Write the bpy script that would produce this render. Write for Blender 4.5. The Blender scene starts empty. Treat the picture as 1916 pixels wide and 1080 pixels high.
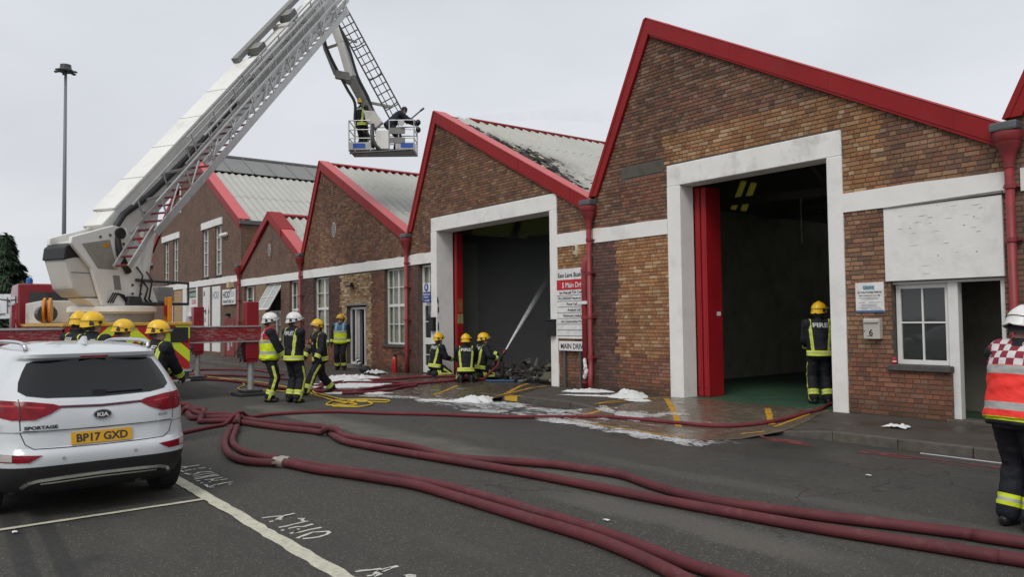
import bpy, bmesh, math, random
from mathutils import Vector, Matrix, noise
from mathutils.bvhtree import BVHTree
random.seed(11)
SC = bpy.context.scene
COL = SC.collection
# ------------------------------------------------------------------ camera
PITCH, YAW, ROLL, CAMH = 0.03940, 0.65550, 0.012, 1.72
_fw = Vector((-math.cos(YAW), math.sin(YAW), 0)); _rt = Vector((math.sin(YAW), math.cos(YAW), 0)); _up = Vector((0, 0, 1))
_f = _fw * math.cos(PITCH) + _up * math.sin(PITCH); _u = -_fw * math.sin(PITCH) + _up * math.cos(PITCH)
_R = _rt * math.cos(ROLL) - _u * math.sin(ROLL); _U = _rt * math.sin(ROLL) + _u * math.cos(ROLL)
cd = bpy.data.cameras.new('camera'); cam = bpy.data.objects.new('camera', cd); COL.objects.link(cam)
cam.matrix_world = Matrix(((_R.x, _U.x, -_f.x, 0), (_R.y, _U.y, -_f.y, 0), (_R.z, _U.z, -_f.z, CAMH), (0, 0, 0, 1)))
cd.sensor_width = 36.0; cd.lens = 36.0 * 1480 / 1916; cd.clip_start = .05; cd.clip_end = 3000
SC.camera = cam
# ------------------------------------------------------------------ sky and sun (overcast)
W = bpy.data.worlds.new('World'); SC.world = W; W.use_nodes = True
SUN_EL, SUN_AZ = math.radians(48), math.radians(-28)   # azimuth measured from -Y (behind the camera side) towards +X
def _world():
    nt = W.node_tree; N = nt.nodes; L = nt.links; N.clear()
    out = N.new('ShaderNodeOutputWorld'); bg = N.new('ShaderNodeBackground')
    sky = N.new('ShaderNodeTexSky'); sky.sky_type = 'NISHITA'; sky.sun_disc = False
    sky.sun_elevation = SUN_EL; sky.sun_rotation = math.pi + SUN_AZ; sky.dust_density = 6.0; sky.air_density = 1.5
    sc = N.new('ShaderNodeVectorMath'); sc.operation = 'SCALE'; sc.inputs['Scale'].default_value = .012
    tc = N.new('ShaderNodeTexCoord'); mp = N.new('ShaderNodeMapping'); mp.inputs['Scale'].default_value = (1.2, 1.2, 3.2)
    nz = N.new('ShaderNodeTexNoise'); nz.inputs['Scale'].default_value = 1.5; nz.inputs['Detail'].default_value = 5; nz.inputs['Roughness'].default_value = .5
    cr = N.new('ShaderNodeValToRGB'); cr.color_ramp.elements[0].position = .3; cr.color_ramp.elements[1].position = .72
    cr.color_ramp.elements[0].color = (.60, .62, .66, 1); cr.color_ramp.elements[1].color = (.755, .775, .815, 1)
    ad = N.new('ShaderNodeVectorMath'); ad.operation = 'ADD'
    L.new(tc.outputs['Generated'], mp.inputs['Vector']); L.new(mp.outputs['Vector'], nz.inputs['Vector'])
    L.new(nz.outputs['Fac'], cr.inputs['Fac']); L.new(sky.outputs['Color'], sc.inputs[0])
    L.new(cr.outputs['Color'], ad.inputs[0]); L.new(sc.outputs['Vector'], ad.inputs[1])
    L.new(ad.outputs['Vector'], bg.inputs['Color']); bg.inputs['Strength'].default_value = 1.0
    L.new(bg.outputs['Background'], out.inputs['Surface'])
_world()
sd = bpy.data.lights.new('sun', 'SUN'); sd.energy = 1.45; sd.angle = math.radians(24); sd.color = (1, .975, .94)
so = bpy.data.objects.new('sun', sd); COL.objects.link(so)
_sdir = Vector((math.sin(-SUN_AZ) * math.cos(SUN_EL), -math.cos(SUN_AZ) * math.cos(SUN_EL), math.sin(SUN_EL)))
so.rotation_euler = _sdir.to_track_quat('Z', 'Y').to_euler(); so.location = (0, 0, 40)
vs = SC.view_settings; vs.view_transform = 'Standard'; vs.look = 'None'; vs.exposure = 0; vs.gamma = 1; vs.use_curve_mapping = False
SC.render.engine = 'CYCLES'
# ------------------------------------------------------------------ helpers
def tag(o, label=None, cat=None, group=None, kind=None):
    if label: o['label'] = label
    if cat: o['category'] = cat
    if group: o['group'] = group
    if kind: o['kind'] = kind
    return o
def thing(name, loc, label, cat, group=None, rz=0.0):
    o = bpy.data.objects.new(name, None); COL.objects.link(o); o.location = loc; o.rotation_euler = (0, 0, rz); o.empty_display_size = .2
    return tag(o, label, cat, group)
def root_of(o):
    while o.parent: o = o.parent
    return o
class MB:
    """collects faces; verts are world coordinates unless local=True at build"""
    def __init__(s): s.v = []; s.f = []; s.m = []
    def add(s, vs, fs, mi=0):
        b = len(s.v); s.v += [tuple(p) for p in vs]; s.f += [tuple(b + i for i in q) for q in fs]; s.m += [mi] * len(fs); return s
    def box(s, x0, x1, y0, y1, z0, z1, mi=0):
        return s.add([(x0, y0, z0), (x1, y0, z0), (x1, y1, z0), (x0, y1, z0), (x0, y0, z1), (x1, y0, z1), (x1, y1, z1), (x0, y1, z1)],
                     [(0, 3, 2, 1), (4, 5, 6, 7), (0, 1, 5, 4), (1, 2, 6, 5), (2, 3, 7, 6), (3, 0, 4, 7)], mi)
    def frame(s, o, ax, ay, az, mi=0):
        """box from corner o with edge vectors"""
        o, ax, ay, az = Vector(o), Vector(ax), Vector(ay), Vector(az)
        c = [o, o + ax, o + ax + ay, o + ay]; c += [p + az for p in c]
        fl = ax.cross(ay).dot(az) < 0
        F = [(0, 3, 2, 1), (4, 5, 6, 7), (0, 1, 5, 4), (1, 2, 6, 5), (2, 3, 7, 6), (3, 0, 4, 7)]
        return s.add(c, [q[::-1] for q in F] if fl else F, mi)
    def bar(s, p0, p1, w, h=None, up=(0, 0, 1), mi=0):
        """rectangular bar between points, w across, h along up"""
        p0, p1 = Vector(p0), Vector(p1); h = h or w; d = (p1 - p0).normalized(); up = Vector(up)
        a = d.cross(up)
        if a.length < 1e-4: a = d.cross(Vector((1, 0, 0)))
        a.normalize(); b = a.cross(d).normalized()
        return s.frame(p0 - a * w / 2 - b * h / 2, a * w, b * h, p1 - p0, mi)
    def prism(s, poly, off, mi=0):
        """planar polygon (3D points) extruded by vector off"""
        n = len(poly); P = [Vector(p) for p in poly]; Q = [p + Vector(off) for p in P]
        nn = Vector((0, 0, 0))
        for i in range(n): nn += P[i].cross(P[(i + 1) % n])
        F = [tuple(range(n))[::-1], tuple(range(n, 2 * n))] + [(i, (i + 1) % n, n + (i + 1) % n, n + i) for i in range(n)]
        if nn.dot(Vector(off)) < 0: F = [q[::-1] for q in F]
        return s.add(P + Q, F, mi)
    def tube(s, pts, r, seg=10, caps=True, mi=0, rr=None):
        pts = [Vector(p) for p in pts]; n = len(pts); V = []; F = []
        t0 = (pts[1] - pts[0]).normalized(); a = t0.orthogonal().normalized()
        for i, p in enumerate(pts):
            t = (pts[min(i + 1, n - 1)] - pts[max(i - 1, 0)]).normalized()
            a = (a - t * a.dot(t)); a = a.normalized() if a.length > 1e-6 else t.orthogonal().normalized()
            b = t.cross(a); ri = rr[i] if rr else r
            for k in range(seg):
                an = 2 * math.pi * k / seg; V.append(p + (a * math.cos(an) + b * math.sin(an)) * ri)
        for i in range(n - 1):
            for k in range(seg):
                k2 = (k + 1) % seg; F.append((i * seg + k, i * seg + k2, (i + 1) * seg + k2, (i + 1) * seg + k))
        if caps: F.append(tuple(range(seg))[::-1]); F.append(tuple((n - 1) * seg + k for k in range(seg)))
        return s.add(V, F, mi)
    def cyl(s, p0, p1, r, seg=12, mi=0, r1=None): return s.tube([p0, p1], r, seg, True, mi, [r, r if r1 is None else r1])
    def lathe(s, c, prof, seg=20, axis=(0, 0, 1), mi=0):
        """prof: (radius, height) along axis from c"""
        c = Vector(c); t = Vector(axis).normalized(); pts = [c + t * h for _, h in prof]
        a = t.orthogonal().normalized(); b = t.cross(a); V = []; F = []
        for (r, h) in prof:
            for k in range(seg):
                an = 2 * math.pi * k / seg; V.append(c + t * h + (a * math.cos(an) + b * math.sin(an)) * max(r, 1e-4))
        n = len(prof)
        for i in range(n - 1):
            for k in range(seg):
                k2 = (k + 1) % seg; F.append((i * seg + k, i * seg + k2, (i + 1) * seg + k2, (i + 1) * seg + k))
        F.append(tuple(range(seg))[::-1]); F.append(tuple((n - 1) * seg + k for k in range(seg)))
        return s.add(V, F, mi)
    def ell(s, c, r, seg=16, rings=10, mi=0, ax=None):
        """ellipsoid"""
        c = Vector(c); V = []; F = []
        X, Y, Z = ax or (Vector((1, 0, 0)), Vector((0, 1, 0)), Vector((0, 0, 1)))
        for i in range(rings + 1):
            th = math.pi * i / rings
            for k in range(seg):
                ph = 2 * math.pi * k / seg
                V.append(c + X * (r[0] * math.sin(th) * math.cos(ph)) + Y * (r[1] * math.sin(th) * math.sin(ph)) - Z * (r[2] * math.cos(th)))
        for i in range(rings):
            for k in range(seg):
                k2 = (k + 1) % seg; F.append((i * seg + k, i * seg + k2, (i + 1) * seg + k2, (i + 1) * seg + k))
        return s.add(V, F, mi)
    def build(s, name, mat, parent=None, local=False, smooth=False, bevel=0, weld=False, kind=None, angle=None):
        off = Vector((0, 0, 0))
        if parent is not None and not local: off = root_of(parent).location
        me = bpy.data.meshes.new(name); me.from_pydata([(x - off.x, y - off.y, z - off.z) for x, y, z in s.v], [], s.f)
        ms = mat if isinstance(mat, (list, tuple)) else [mat]
        for m in ms: me.materials.append(m)
        if len(ms) > 1: me.polygons.foreach_set('material_index', s.m)
        if weld or bevel:
            bm = bmesh.new(); bm.from_mesh(me)
            if weld: bmesh.ops.remove_doubles(bm, verts=bm.verts, dist=1e-4)
            if bevel: bmesh.ops.bevel(bm, geom=bm.edges[:], offset=bevel, segments=1 if bevel < .02 else 2, affect='EDGES', profile=.6)
            bm.to_mesh(me); bm.free()
        if smooth: me.shade_smooth()
        if angle is not None:
            me.shade_smooth(); me.set_sharp_from_angle(angle=math.radians(angle))
        me.validate(); me.update()
        o = bpy.data.objects.new(name, me); COL.objects.link(o)
        if parent is not None: o.parent = parent
        if kind: o['kind'] = kind
        return o
def catmull(pts, n=8):
    P = [Vector(p) for p in pts]; out = []
    P = [P[0] * 2 - P[1]] + P + [P[-1] * 2 - P[-2]]
    for i in range(1, len(P) - 2):
        a, b, c, d = P[i - 1], P[i], P[i + 1], P[i + 2]
        for k in range(n):
            t = k / n; out.append(.5 * ((2 * b) + (c - a) * t + (2 * a - 5 * b + 4 * c - d) * t * t + (3 * b - a - 3 * c + d) * t ** 3))
    out.append(P[-2]); return out
def lerp(a, b, t): return a + (b - a) * t
# ------------------------------------------------------------------ materials
MATS = {}
def S(c):  # sRGB 0-255 -> linear
    return tuple(((x / 255) / 12.92 if x / 255 <= .04045 else ((x / 255 + .055) / 1.055) ** 2.4) for x in c)
class NT:
    def __init__(s, name):
        s.m = bpy.data.materials.new(name); s.m.use_nodes = True; s.t = s.m.node_tree; s.t.nodes.clear()
        s.out = s.t.nodes.new('ShaderNodeOutputMaterial'); s.b = s.t.nodes.new('ShaderNodeBsdfPrincipled'); s.t.links.new(s.b.outputs[0], s.out.inputs[0])
        s._co = None
    def n(s, typ, **kw):
        nd = s.t.nodes.new(typ)
        for k, v in kw.items():
            if k in nd.inputs: s.set(nd.inputs[k], v)
            else: setattr(nd, k, v)
        return nd
    def set(s, inp, v):
        if isinstance(v, bpy.types.NodeSocket): s.t.links.new(v, inp)
        elif isinstance(v, (tuple, list)) and len(v) == 3 and inp.type == 'RGBA': inp.default_value = (*v, 1)
        else: inp.default_value = v
    def co(s, scale=(1, 1, 1), rot=(0, 0, 0), world=False):
        tc = s.n('ShaderNodeNewGeometry').outputs['Position'] if world else s.n('ShaderNodeTexCoord').outputs['Object']
        return s.n('ShaderNodeMapping', Vector=tc, Scale=scale, Rotation=rot).outputs[0]
    def noise(s, scale=5, detail=4, rough=.55, vec=None, dist=0.0):
        return s.n('ShaderNodeTexNoise', Vector=vec if vec is not None else s.co(), Scale=scale, Detail=detail, Roughness=rough, Distortion=dist).outputs['Fac']
    def ramp(s, fac, stops):
        r = s.n('ShaderNodeValToRGB', Fac=fac); e = r.color_ramp.elements
        while len(e) < len(stops): e.new(.5)
        for el, (p, c) in zip(e, stops): el.position = p; el.color = (*c, 1) if len(c) == 3 else c
        return r.outputs[0]
    def step(s, fac, a, b): return s.n('ShaderNodeMapRange', Value=fac, **{'From Min': a, 'From Max': b, 'To Min': 0., 'To Max': 1.}).outputs[0]
    def mix(s, f, a, b, mode='MIX'):
        m = s.t.nodes.new('ShaderNodeMix'); m.data_type = 'RGBA'; m.blend_type = mode
        s.set(m.inputs[0], f); s.set(m.inputs[6], a); s.set(m.inputs[7], b); return m.outputs[2]
    def math(s, op, a, b=0.0, clamp=False):
        m = s.t.nodes.new('ShaderNodeMath'); m.operation = op; m.use_clamp = clamp; s.set(m.inputs[0], a); s.set(m.inputs[1], b); return m.outputs[0]
    def bump(s, h, strength=.3, dist=.01):
        b = s.n('ShaderNodeBump', Height=h, Strength=strength, Distance=dist); s.t.links.new(b.outputs[0], s.b.inputs['Normal'])
    def P(s, **kw):
        for k, v in kw.items(): s.set(s.b.inputs[k.replace('_', ' ')], v)
        return s.m
def mat(name, c, rough=.6, var=.18, scale=6, metal=0.0, bump=0.0, bscale=60, dirt=0.0, dirtc=(.03, .025, .02), coat=0.0, dscale=1.7, spec=.5):
    """generic weathered material"""
    if name in MATS: return MATS[name]
    t = NT(name); nz = t.noise(scale, 5)
    col = t.ramp(nz, [(.25, tuple(x * (1 - var) for x in c)), (.75, tuple(min(1, x * (1 + var)) for x in c))])
    if dirt > 0:
        d = t.noise(dscale, 8, .7); col = t.mix(t.math('MULTIPLY', t.step(d, .5, .75), dirt), col, dirtc)
    t.P(Base_Color=col, Roughness=t.math('ADD', t.math('MULTIPLY', nz, .2), rough - .1), Metallic=metal, Coat_Weight=coat)
    t.b.inputs['Specular IOR Level'].default_value = spec
    if bump: t.bump(t.noise(bscale, 3), bump, .01)
    MATS[name] = t.m; return t.m
def glass_mat(name, c=(.02, .025, .025), rough=.03):
    if name in MATS: return MATS[name]
    t = NT(name); t.P(Base_Color=c, Roughness=rough); t.b.inputs['Specular IOR Level'].default_value = .8
    t.bump(t.noise(2.5, 2), .04, .02)
    MATS[name] = t.m; return t.m
def clear_mat(name, tint=(.9, .95, .93), alpha=.25, rough=.05):
    if name in MATS: return MATS[name]
    t = NT(name); t.P(Base_Color=tint, Roughness=rough, Alpha=alpha); MATS[name] = t.m; return t.m
def emit_mat(name, c, st):
    if name in MATS: return MATS[name]
    t = NT(name); t.P(Base_Color=c, Emission_Color=c, Emission_Strength=st, Roughness=.3); MATS[name] = t.m; return t.m
def text_mesh(body, size, mat, name, M, parent=None, align='LEFT', extrude=.0, width=None, local=False, offset=0.0, shear=0.0):
    """flat lettering; M maps text plane (x right, y up) to space. width scales the line to that length"""
    cu = bpy.data.curves.new(name, 'FONT'); cu.body = body; cu.size = size; cu.align_x = align; cu.extrude = extrude; cu.offset = offset; cu.shear = shear; cu.resolution_u = 3
    o = bpy.data.objects.new(name, cu); COL.objects.link(o); bpy.context.view_layer.update()
    me = bpy.data.meshes.new_from_object(o.evaluated_get(bpy.context.evaluated_depsgraph_get())); bpy.data.objects.remove(o)
    if width:
        xs = [v.co.x for v in me.vertices]; k = width / max(1e-6, max(xs) - min(xs)); me.transform(Matrix.Diagonal((k, 1, 1, 1)))
    me.transform(M)
    if parent is not None and not local: me.transform(Matrix.Translation(-root_of(parent).location))
    me.materials.clear(); me.materials.append(mat)
    q = bpy.data.objects.new(name, me); COL.objects.link(q)
    if parent is not None: q.parent = parent
    return q
def FM(x, y, z):  # facade lettering: text right = +X, up = +Z, faces -Y
    return Matrix(((1, 0, 0, x), (0, 0, -1, y), (0, 1, 0, z), (0, 0, 0, 1)))
# ------------------------------------------------------------------ ground
YW = 12.35          # facade plane
YK = 10.12          # kerb line
def kerb_drop(x):   # 1 = full kerb, 0 = dropped crossing
    def sm(a, b, t): t = max(0, min(1, (t - a) / (b - a))); return t * t * (3 - 2 * t)
    d1 = 1 - (1 - sm(-13.75, -13.35, x)) * sm(-22.6, -21.6, x)
    d2 = 1 - (1 - sm(-7.15, -6.3, x)) * sm(-11.0, -10.2, x)
    return min(d1, d2)
def kerb_lin(x):
    n = math.floor((x + 60) / .9); a = -60 + n * .9; return lerp(kerb_drop(a + .006), kerb_drop(a + .894), (x - a) / .9)
def pave_z(x, y):
    if y < YK: return 0.0
    k = .02 + .10 * kerb_lin(x); t = max(0, min(1, (y - YK) / 1.5)); return lerp(k, .12, t)
def mat_road():
    t = NT('asphalt'); p = t.co(world=True); xyz = t.n('ShaderNodeSeparateXYZ', Vector=p)
    X, Y = xyz.outputs[0], xyz.outputs[1]
    fine = t.noise(70, 3, .7, p); mid = t.noise(9, 5, .6, p); big = t.noise(.55, 5, .6, p)
    vo = t.n('ShaderNodeTexVoronoi', Vector=p, Scale=85.0); stone = t.n('ShaderNodeSeparateColor', Color=vo.outputs['Color']).outputs[0]
    col = t.ramp(stone, [(0, (.022, .021, .019)), (.35, (.045, .0435, .039)), (.7, (.066, .0635, .056)), (.93, (.105, .10, .088)), (.985, (.26, .25, .225))])
    col = t.mix(.5, col, t.ramp(fine, [(.3, (.025, .0242, .0215)), (.5, (.057, .055, .0485)), (.7, (.095, .092, .082))]))
    col = t.mix(t.math('MULTIPLY', t.step(big, .4, .66), .6), col, t.mix(.55, col, (.040, .041, .039)))
    lt = t.noise(.9, 6, .65, t.co(scale=(.35, 1.2, 1), world=True)); col = t.mix(t.math('MULTIPLY', t.step(lt, .55, .75), .4), col, (.115, .108, .094))
    col = t.mix(t.math('MULTIPLY', t.step(mid, .55, .8), .25), col, (.1, .094, .08))
    dk = t.noise(2.1, 5, .6, p); col = t.mix(t.math('MULTIPLY', t.step(dk, .6, .75), .5), col, (.028, .028, .027))
    # two dark tyre bands run along the bay
    for yc in (.74, .97): tr = t.math('MULTIPLY', t.step(t.math('ABSOLUTE', t.math('SUBTRACT', t.math('ADD', Y, t.math('MULTIPLY', X, .035)), yc - .26)), .085, .05), t.step(X, -9.2, -8.6)); col = t.mix(t.math('MULTIPLY', tr, .6), col, (.02, .02, .022))
    col = t.mix(1.0, col, (.90, .89, .86), 'MULTIPLY')
    # pale worn strip and repair patches along the carriageway
    wob = t.math('MULTIPLY', t.math('SUBTRACT', t.noise(.8, 4, .6, p), .5), .55); Yw = t.math('ADD', Y, wob)
    a = t.math('MULTIPLY', t.step(Yw, 5.50, 5.58), t.step(Yw, 6.35, 6.0)); a = t.math('MULTIPLY', a, t.step(t.noise(2.2, 5, .7, p), .25, .55))
    a = t.math('MULTIPLY', a, t.step(X, -16.6, -16.1)); a = t.math('MULTIPLY', a, t.step(X, -2.0, -9.0))
    col = t.mix(t.math('MULTIPLY', a, .62), col, (.145, .136, .115))
    b = t.math('MULTIPLY', t.step(Yw, 4.9, 5.0), t.step(Yw, 5.5, 5.3)); b = t.math('MULTIPLY', b, t.math('MULTIPLY', t.step(X, -6.3, -5.6), t.step(X, -2.6, -3.4)))
    col = t.mix(t.math('MULTIPLY', b, .45), col, (.13, .12, .105))
    sh = t.math('MULTIPLY', t.step(Yw, 6.6, 6.7), t.step(Yw, 7.0, 6.9)); sh = t.math('MULTIPLY', sh, t.step(X, -8.5, -6.5))
    col = t.mix(t.math('MULTIPLY', sh, .3), col, (.12, .112, .1))
    # cracks
    vor = t.n('ShaderNodeTexVoronoi', Vector=t.n('ShaderNodeVectorMath', operation='ADD', **{}).outputs[0], Scale=.42, feature='DISTANCE_TO_EDGE')
    va = vor.inputs['Vector'].links[0].from_node; t.t.links.new(p, va.inputs[0]); nn = t.n('ShaderNodeTexNoise', Vector=p, Scale=2.5, Detail=6)
    t.t.links.new(nn.outputs['Color'], va.inputs[1])
    crk = t.math('MULTIPLY', t.step(vor.outputs['Distance'], .011, .003), t.step(t.noise(.35, 3, .5, p), .47, .55))
    crk = t.math('MULTIPLY', crk, t.step(Y, 4.3, 4.7))
    col = t.mix(t.math('MULTIPLY', crk, .75), col, (.015, .015, .014))
    # oil drips in the bay
    oil = t.math('MULTIPLY', t.step(t.noise(1.6, 4, .6, p), .55, .7), t.step(Y, 2.3, 1.8)); col = t.mix(t.math('MULTIPLY', oil, .6), col, (.02, .02, .02))
    # tyre marks
    # wet run-off and thin foam scum
    wetn = t.noise(.7, 5, .6, p)
    wet = t.math('MULTIPLY', t.step(t.math('ADD', Y, t.math('MULTIPLY', wetn, 3.0)), 8.2, 9.6), t.step(X, -1.0, -5.0))
    col = t.mix(t.math('MULTIPLY', wet, .4), col, (.034, .034, .033))
    sp = t.co(scale=(.9, 2.6, 1), rot=(0, 0, .25), world=True)
    sc1 = t.noise(3.2, 7, .68, sp, 1.2); sc2 = t.noise(.9, 3, .5, p)
    band = t.math('MULTIPLY', t.step(Y, 8.0, 8.8), t.step(Y, 10.4, 9.9)); band = t.math('MULTIPLY', band, t.math('MULTIPLY', t.step(X, -16.5, -14.5), t.step(X, -5.6, -7.2)))
    scum = t.step(t.math('ADD', t.math('ADD', sc1, t.math('MULTIPLY', sc2, .25)), t.math('MULTIPLY', band, .3)), .93, 1.02)
    scum = t.math('MULTIPLY', scum, t.step(band, .02, .3))
    col = t.mix(t.math('MULTIPLY', scum, .8), col, (.62, .63, .63))
    ro = t.mix(wet, (.86, .86, .86), t.mix(t.step(wetn, .4, .6), (.6, .6, .6), (.38, .38, .38)))
    t.P(Base_Color=col, Roughness=ro); t.b.inputs['Specular IOR Level'].default_value = .4
    t.bump(t.math('ADD', t.math('ADD', fine, t.math('MULTIPLY', stone, .5)), t.math('MULTIPLY', crk, -1.5)), .6, .006)
    return t.m
def mat_pave(name, c, wetx=None, rough=.85):
    t = NT(name); p = t.co(world=True); xyz = t.n('ShaderNodeSeparateXYZ', Vector=p); X, Y = xyz.outputs[0], xyz.outputs[1]
    f = t.noise(80, 3, .7, p); b = t.noise(1.1, 6, .65, p); m = t.noise(6, 4, .6, p)
    col = t.ramp(f, [(.3, tuple(x * .6 for x in c)), (.55, c), (.75, tuple(x * 1.6 for x in c))])
    col = t.mix(t.math('MULTIPLY', t.step(b, .4, .65), .6), col, tuple(x * .55 for x in c))
    col = t.mix(t.math('MULTIPLY', t.step(m, .6, .8), .25), col, tuple(x * 1.7 for x in c))
    r = t.mix(t.step(b, .45, .6), (rough, rough, rough), (rough * .5,) * 3)
    if wetx:
        w = t.math('MULTIPLY', t.step(t.math('ADD', X, t.math('MULTIPLY', b, 1.5)), wetx[0], wetx[0] + 1), t.step(X, wetx[1], wetx[1] - .8))
        col = t.mix(t.math('MULTIPLY', w, .4), col, tuple(x * .45 for x in c)); r = t.mix(w, r, t.mix(t.step(m, .45, .6), (.16, .16, .16), (.42, .42, .42)))
        sp = t.co(scale=(.7, 2.6, 1), rot=(0, 0, -.35), world=True); sc = t.noise(2.6, 6, .62, sp, .8)
        zone = t.math('MULTIPLY', t.step(Y, 10.9, 10.2), t.step(X, wetx[1] - .8, wetx[1] - 2.2))
        s2 = t.math('MULTIPLY', t.step(sc, .58, .66), zone); col = t.mix(t.math('MULTIPLY', s2, .75), col, (.6, .6, .6))
    t.P(Base_Color=col, Roughness=r); t.bump(f, .35, .005)
    return t.m
road = MB().add([(-400, -300, 0), (300, -300, 0), (300, 500, 0), (-400, 500, 0)], [(0, 1, 2, 3)]).build('road', mat_road()); tag(road, kind='structure')
# pavement strip following the dropped kerbs
M_pave = mat_pave('pavement_tarmac', (.062, .052, .041))
def strip(name, x0, x1, y0, y1, nx, ny, zf, m, dz=0.0):
    V = []; F = []
    for i in range(nx + 1):
        for j in range(ny + 1):
            x = lerp(x0, x1, i / nx); y = lerp(y0, y1, j / ny); V.append((x, y, zf(x, y) + dz))
    for i in range(nx):
        for j in range(ny):
            a = i * (ny + 1) + j; F.append((a, a + ny + 1, a + ny + 2, a + 1))
    return MB().add(V, F).build(name, m)
pv = strip('pavement', -75, 6, YK + .135, YW + .05, 540, 8, pave_z, M_pave); tag(pv, kind='structure')
M_kerb = mat('kerb_stone', (.085, .076, .063), .85, .3, 9, bump=.3, bscale=40, dirt=.5)
M_yel = mat('yellow_paint', S((178, 132, 28)), .7, .25, 12, dirt=.55, dirtc=(.05, .045, .035), dscale=5)
x = -60.0
while x < 5.5:
    xe = x + .9; k0, k1 = .02 + .105 * kerb_drop(x + .006), .02 + .105 * kerb_drop(xe - .006); g = .005
    b = MB(); jy = random.uniform(-.006, .006); y0, y1 = YK + jy, YK + .145
    b.add([(x + g, y0, -.05), (xe - g, y0, -.05), (xe - g, y1, -.05), (x + g, y1, -.05), (x + g, y0 + .012, k0), (xe - g, y0 + .012, k1), (xe - g, y1, k1), (x + g, y1, k0)],
          [(0, 3, 2, 1), (4, 5, 6, 7), (0, 1, 5, 4), (1, 2, 6, 5), (2, 3, 7, 6), (3, 0, 4, 7)])
    o = b.build('kerb_stone', M_kerb, pv, bevel=.008); x = xe
# concrete crossings (aprons), flush with the road outside the kerb line
M_apron = mat_pave('apron_concrete', (.175, .145, .105), (-12.5, -6.4), .8)
M_apron2 = mat_pave('apron_concrete_wet', (.115, .094, .07), (-24, -13.2), .7)
def apron(name, outline, m):
    """polygon outline (x,y) sampled to a grid that follows the pavement height"""
    bm = bmesh.new(); vs = [bm.verts.new((px, py, 0)) for px, py in outline]; bm.faces.new(vs)
    xs = [q[0] for q in outline]; ys = [q[1] for q in outline]
    for k in range(1, 30):
        xx = lerp(min(xs), max(xs), k / 30); g = bm.verts[:] + bm.edges[:] + bm.faces[:]; bmesh.ops.bisect_plane(bm, geom=g, plane_co=(xx, 0, 0), plane_no=(1, 0, 0))
    for yy in [YK + .001, YK + .3, YK + .6, YK + .9, YK + 1.2, YK + 1.5]:
        g = bm.verts[:] + bm.edges[:] + bm.faces[:]; bmesh.ops.bisect_plane(bm, geom=g, plane_co=(0, yy, 0), plane_no=(0, 1, 0))
    for v in bm.verts:
        lo = max(0, min(1, (v.co.y - (YK - .9)) / .9)); base = pave_z(v.co.x, v.co.y) if v.co.y > YK else lo * (.02 + .1 * kerb_lin(v.co.x))
        v.co.z = base + .006
    bmesh.ops.recalc_face_normals(bm, faces=bm.faces)
    me = bpy.data.meshes.new(name); bm.to_mesh(me); bm.free(); me.materials.append(m)
    if me.polygons and me.polygons[0].normal.z < 0: me.flip_normals()
    o = bpy.data.objects.new(name, me); COL.objects.link(o); return tag(o, kind='structure')
apron('door_crossing', [(-10.9, YW + .02), (-10.75, 11.6), (-10.6, 10.6), (-10.9, 9.7), (-10.45, 9.05), (-9.3, 8.78), (-8.2, 8.74), (-7.3, 8.66), (-6.9, 9.3), (-6.75, 10.1), (-6.95, 11.0), (-7.2, 11.8), (-7.3, YW + .02)], M_apron)
apron('burnt_unit_crossing', [(-22.0, YW + .02), (-22.3, 11.0), (-21.6, 10.0), (-18.6, 8.7), (-16.8, 8.35), (-15.2, 8.7), (-13.9, 9.3), (-13.5, 9.95), (-13.55, 10.3), (-14.0, 11.3), (-14.45, YW + .02)], M_apron2)
# painted markings: ribbons a few mm above the ground they lie on
def gz(x, y):
    z = pave_z(x, y) if y > YK else 0.0
    if y <= YK and (-10.9 < x < -6.8 or -21.6 < x < -13.5): z = max(0, min(1, (y - (YK - .9)) / .9)) * (.02 + .1 * kerb_lin(x)) + .006
    elif y > YK: z += .006
    return z
def ribbon(b, pts, w, dz=.005, rag=0.0):
    P = [Vector((p[0], p[1], 0)) for p in pts]; L = []; Rr = []
    Q = []
    for a, c in zip(P[:-1], P[1:]):
        n = max(1, int((c - a).length / .12))
        for k in range(n): Q.append(a.lerp(c, k / n))
    Q.append(P[-1])
    for i, p in enumerate(Q):
        t = (Q[min(i + 1, len(Q) - 1)] - Q[max(i - 1, 0)]).normalized(); s = Vector((-t.y, t.x, 0)) * w / 2
        for lst, sg in ((L, 1), (Rr, -1)):
            q = p + s * sg * (1 + random.uniform(-rag, rag)); lst.append((q.x, q.y, gz(q.x, q.y) + dz))
    n = len(Q); b.add(L + Rr, [(i, n + i, n + i + 1, i + 1) for i in range(n - 1)]); return b
M_line = mat('worn_white_line', (.50, .485, .38), .8, .2, 20, dirt=.5, dirtc=(.09, .088, .08), dscale=7)
M_red = mat('worn_red_line', (.17, .035, .038), .7, .35, 10, dirt=1.0, dirtc=(.055, .045, .042), dscale=7)
b = MB(); ribbon(b, [(-14.5, 2.44), (5, 2.30)], .125, .004, .18); tag(b.build('bay_line', M_line, road), kind='structure')
b = MB(); ribbon(b, [(-7.93, .3), (-8.0, 2.34)], .07, .005, .15); b.build('bay_divider_line', M_line, road)
b = MB(); ribbon(b, [(-4.55, .3), (-4.55, 2.26)], .07, .005, .15); ribbon(b, [(-12.6, .3), (-12.6, 2.36)], .07, .005, .15); b.build('bay_divider_line', M_line, road)
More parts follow.
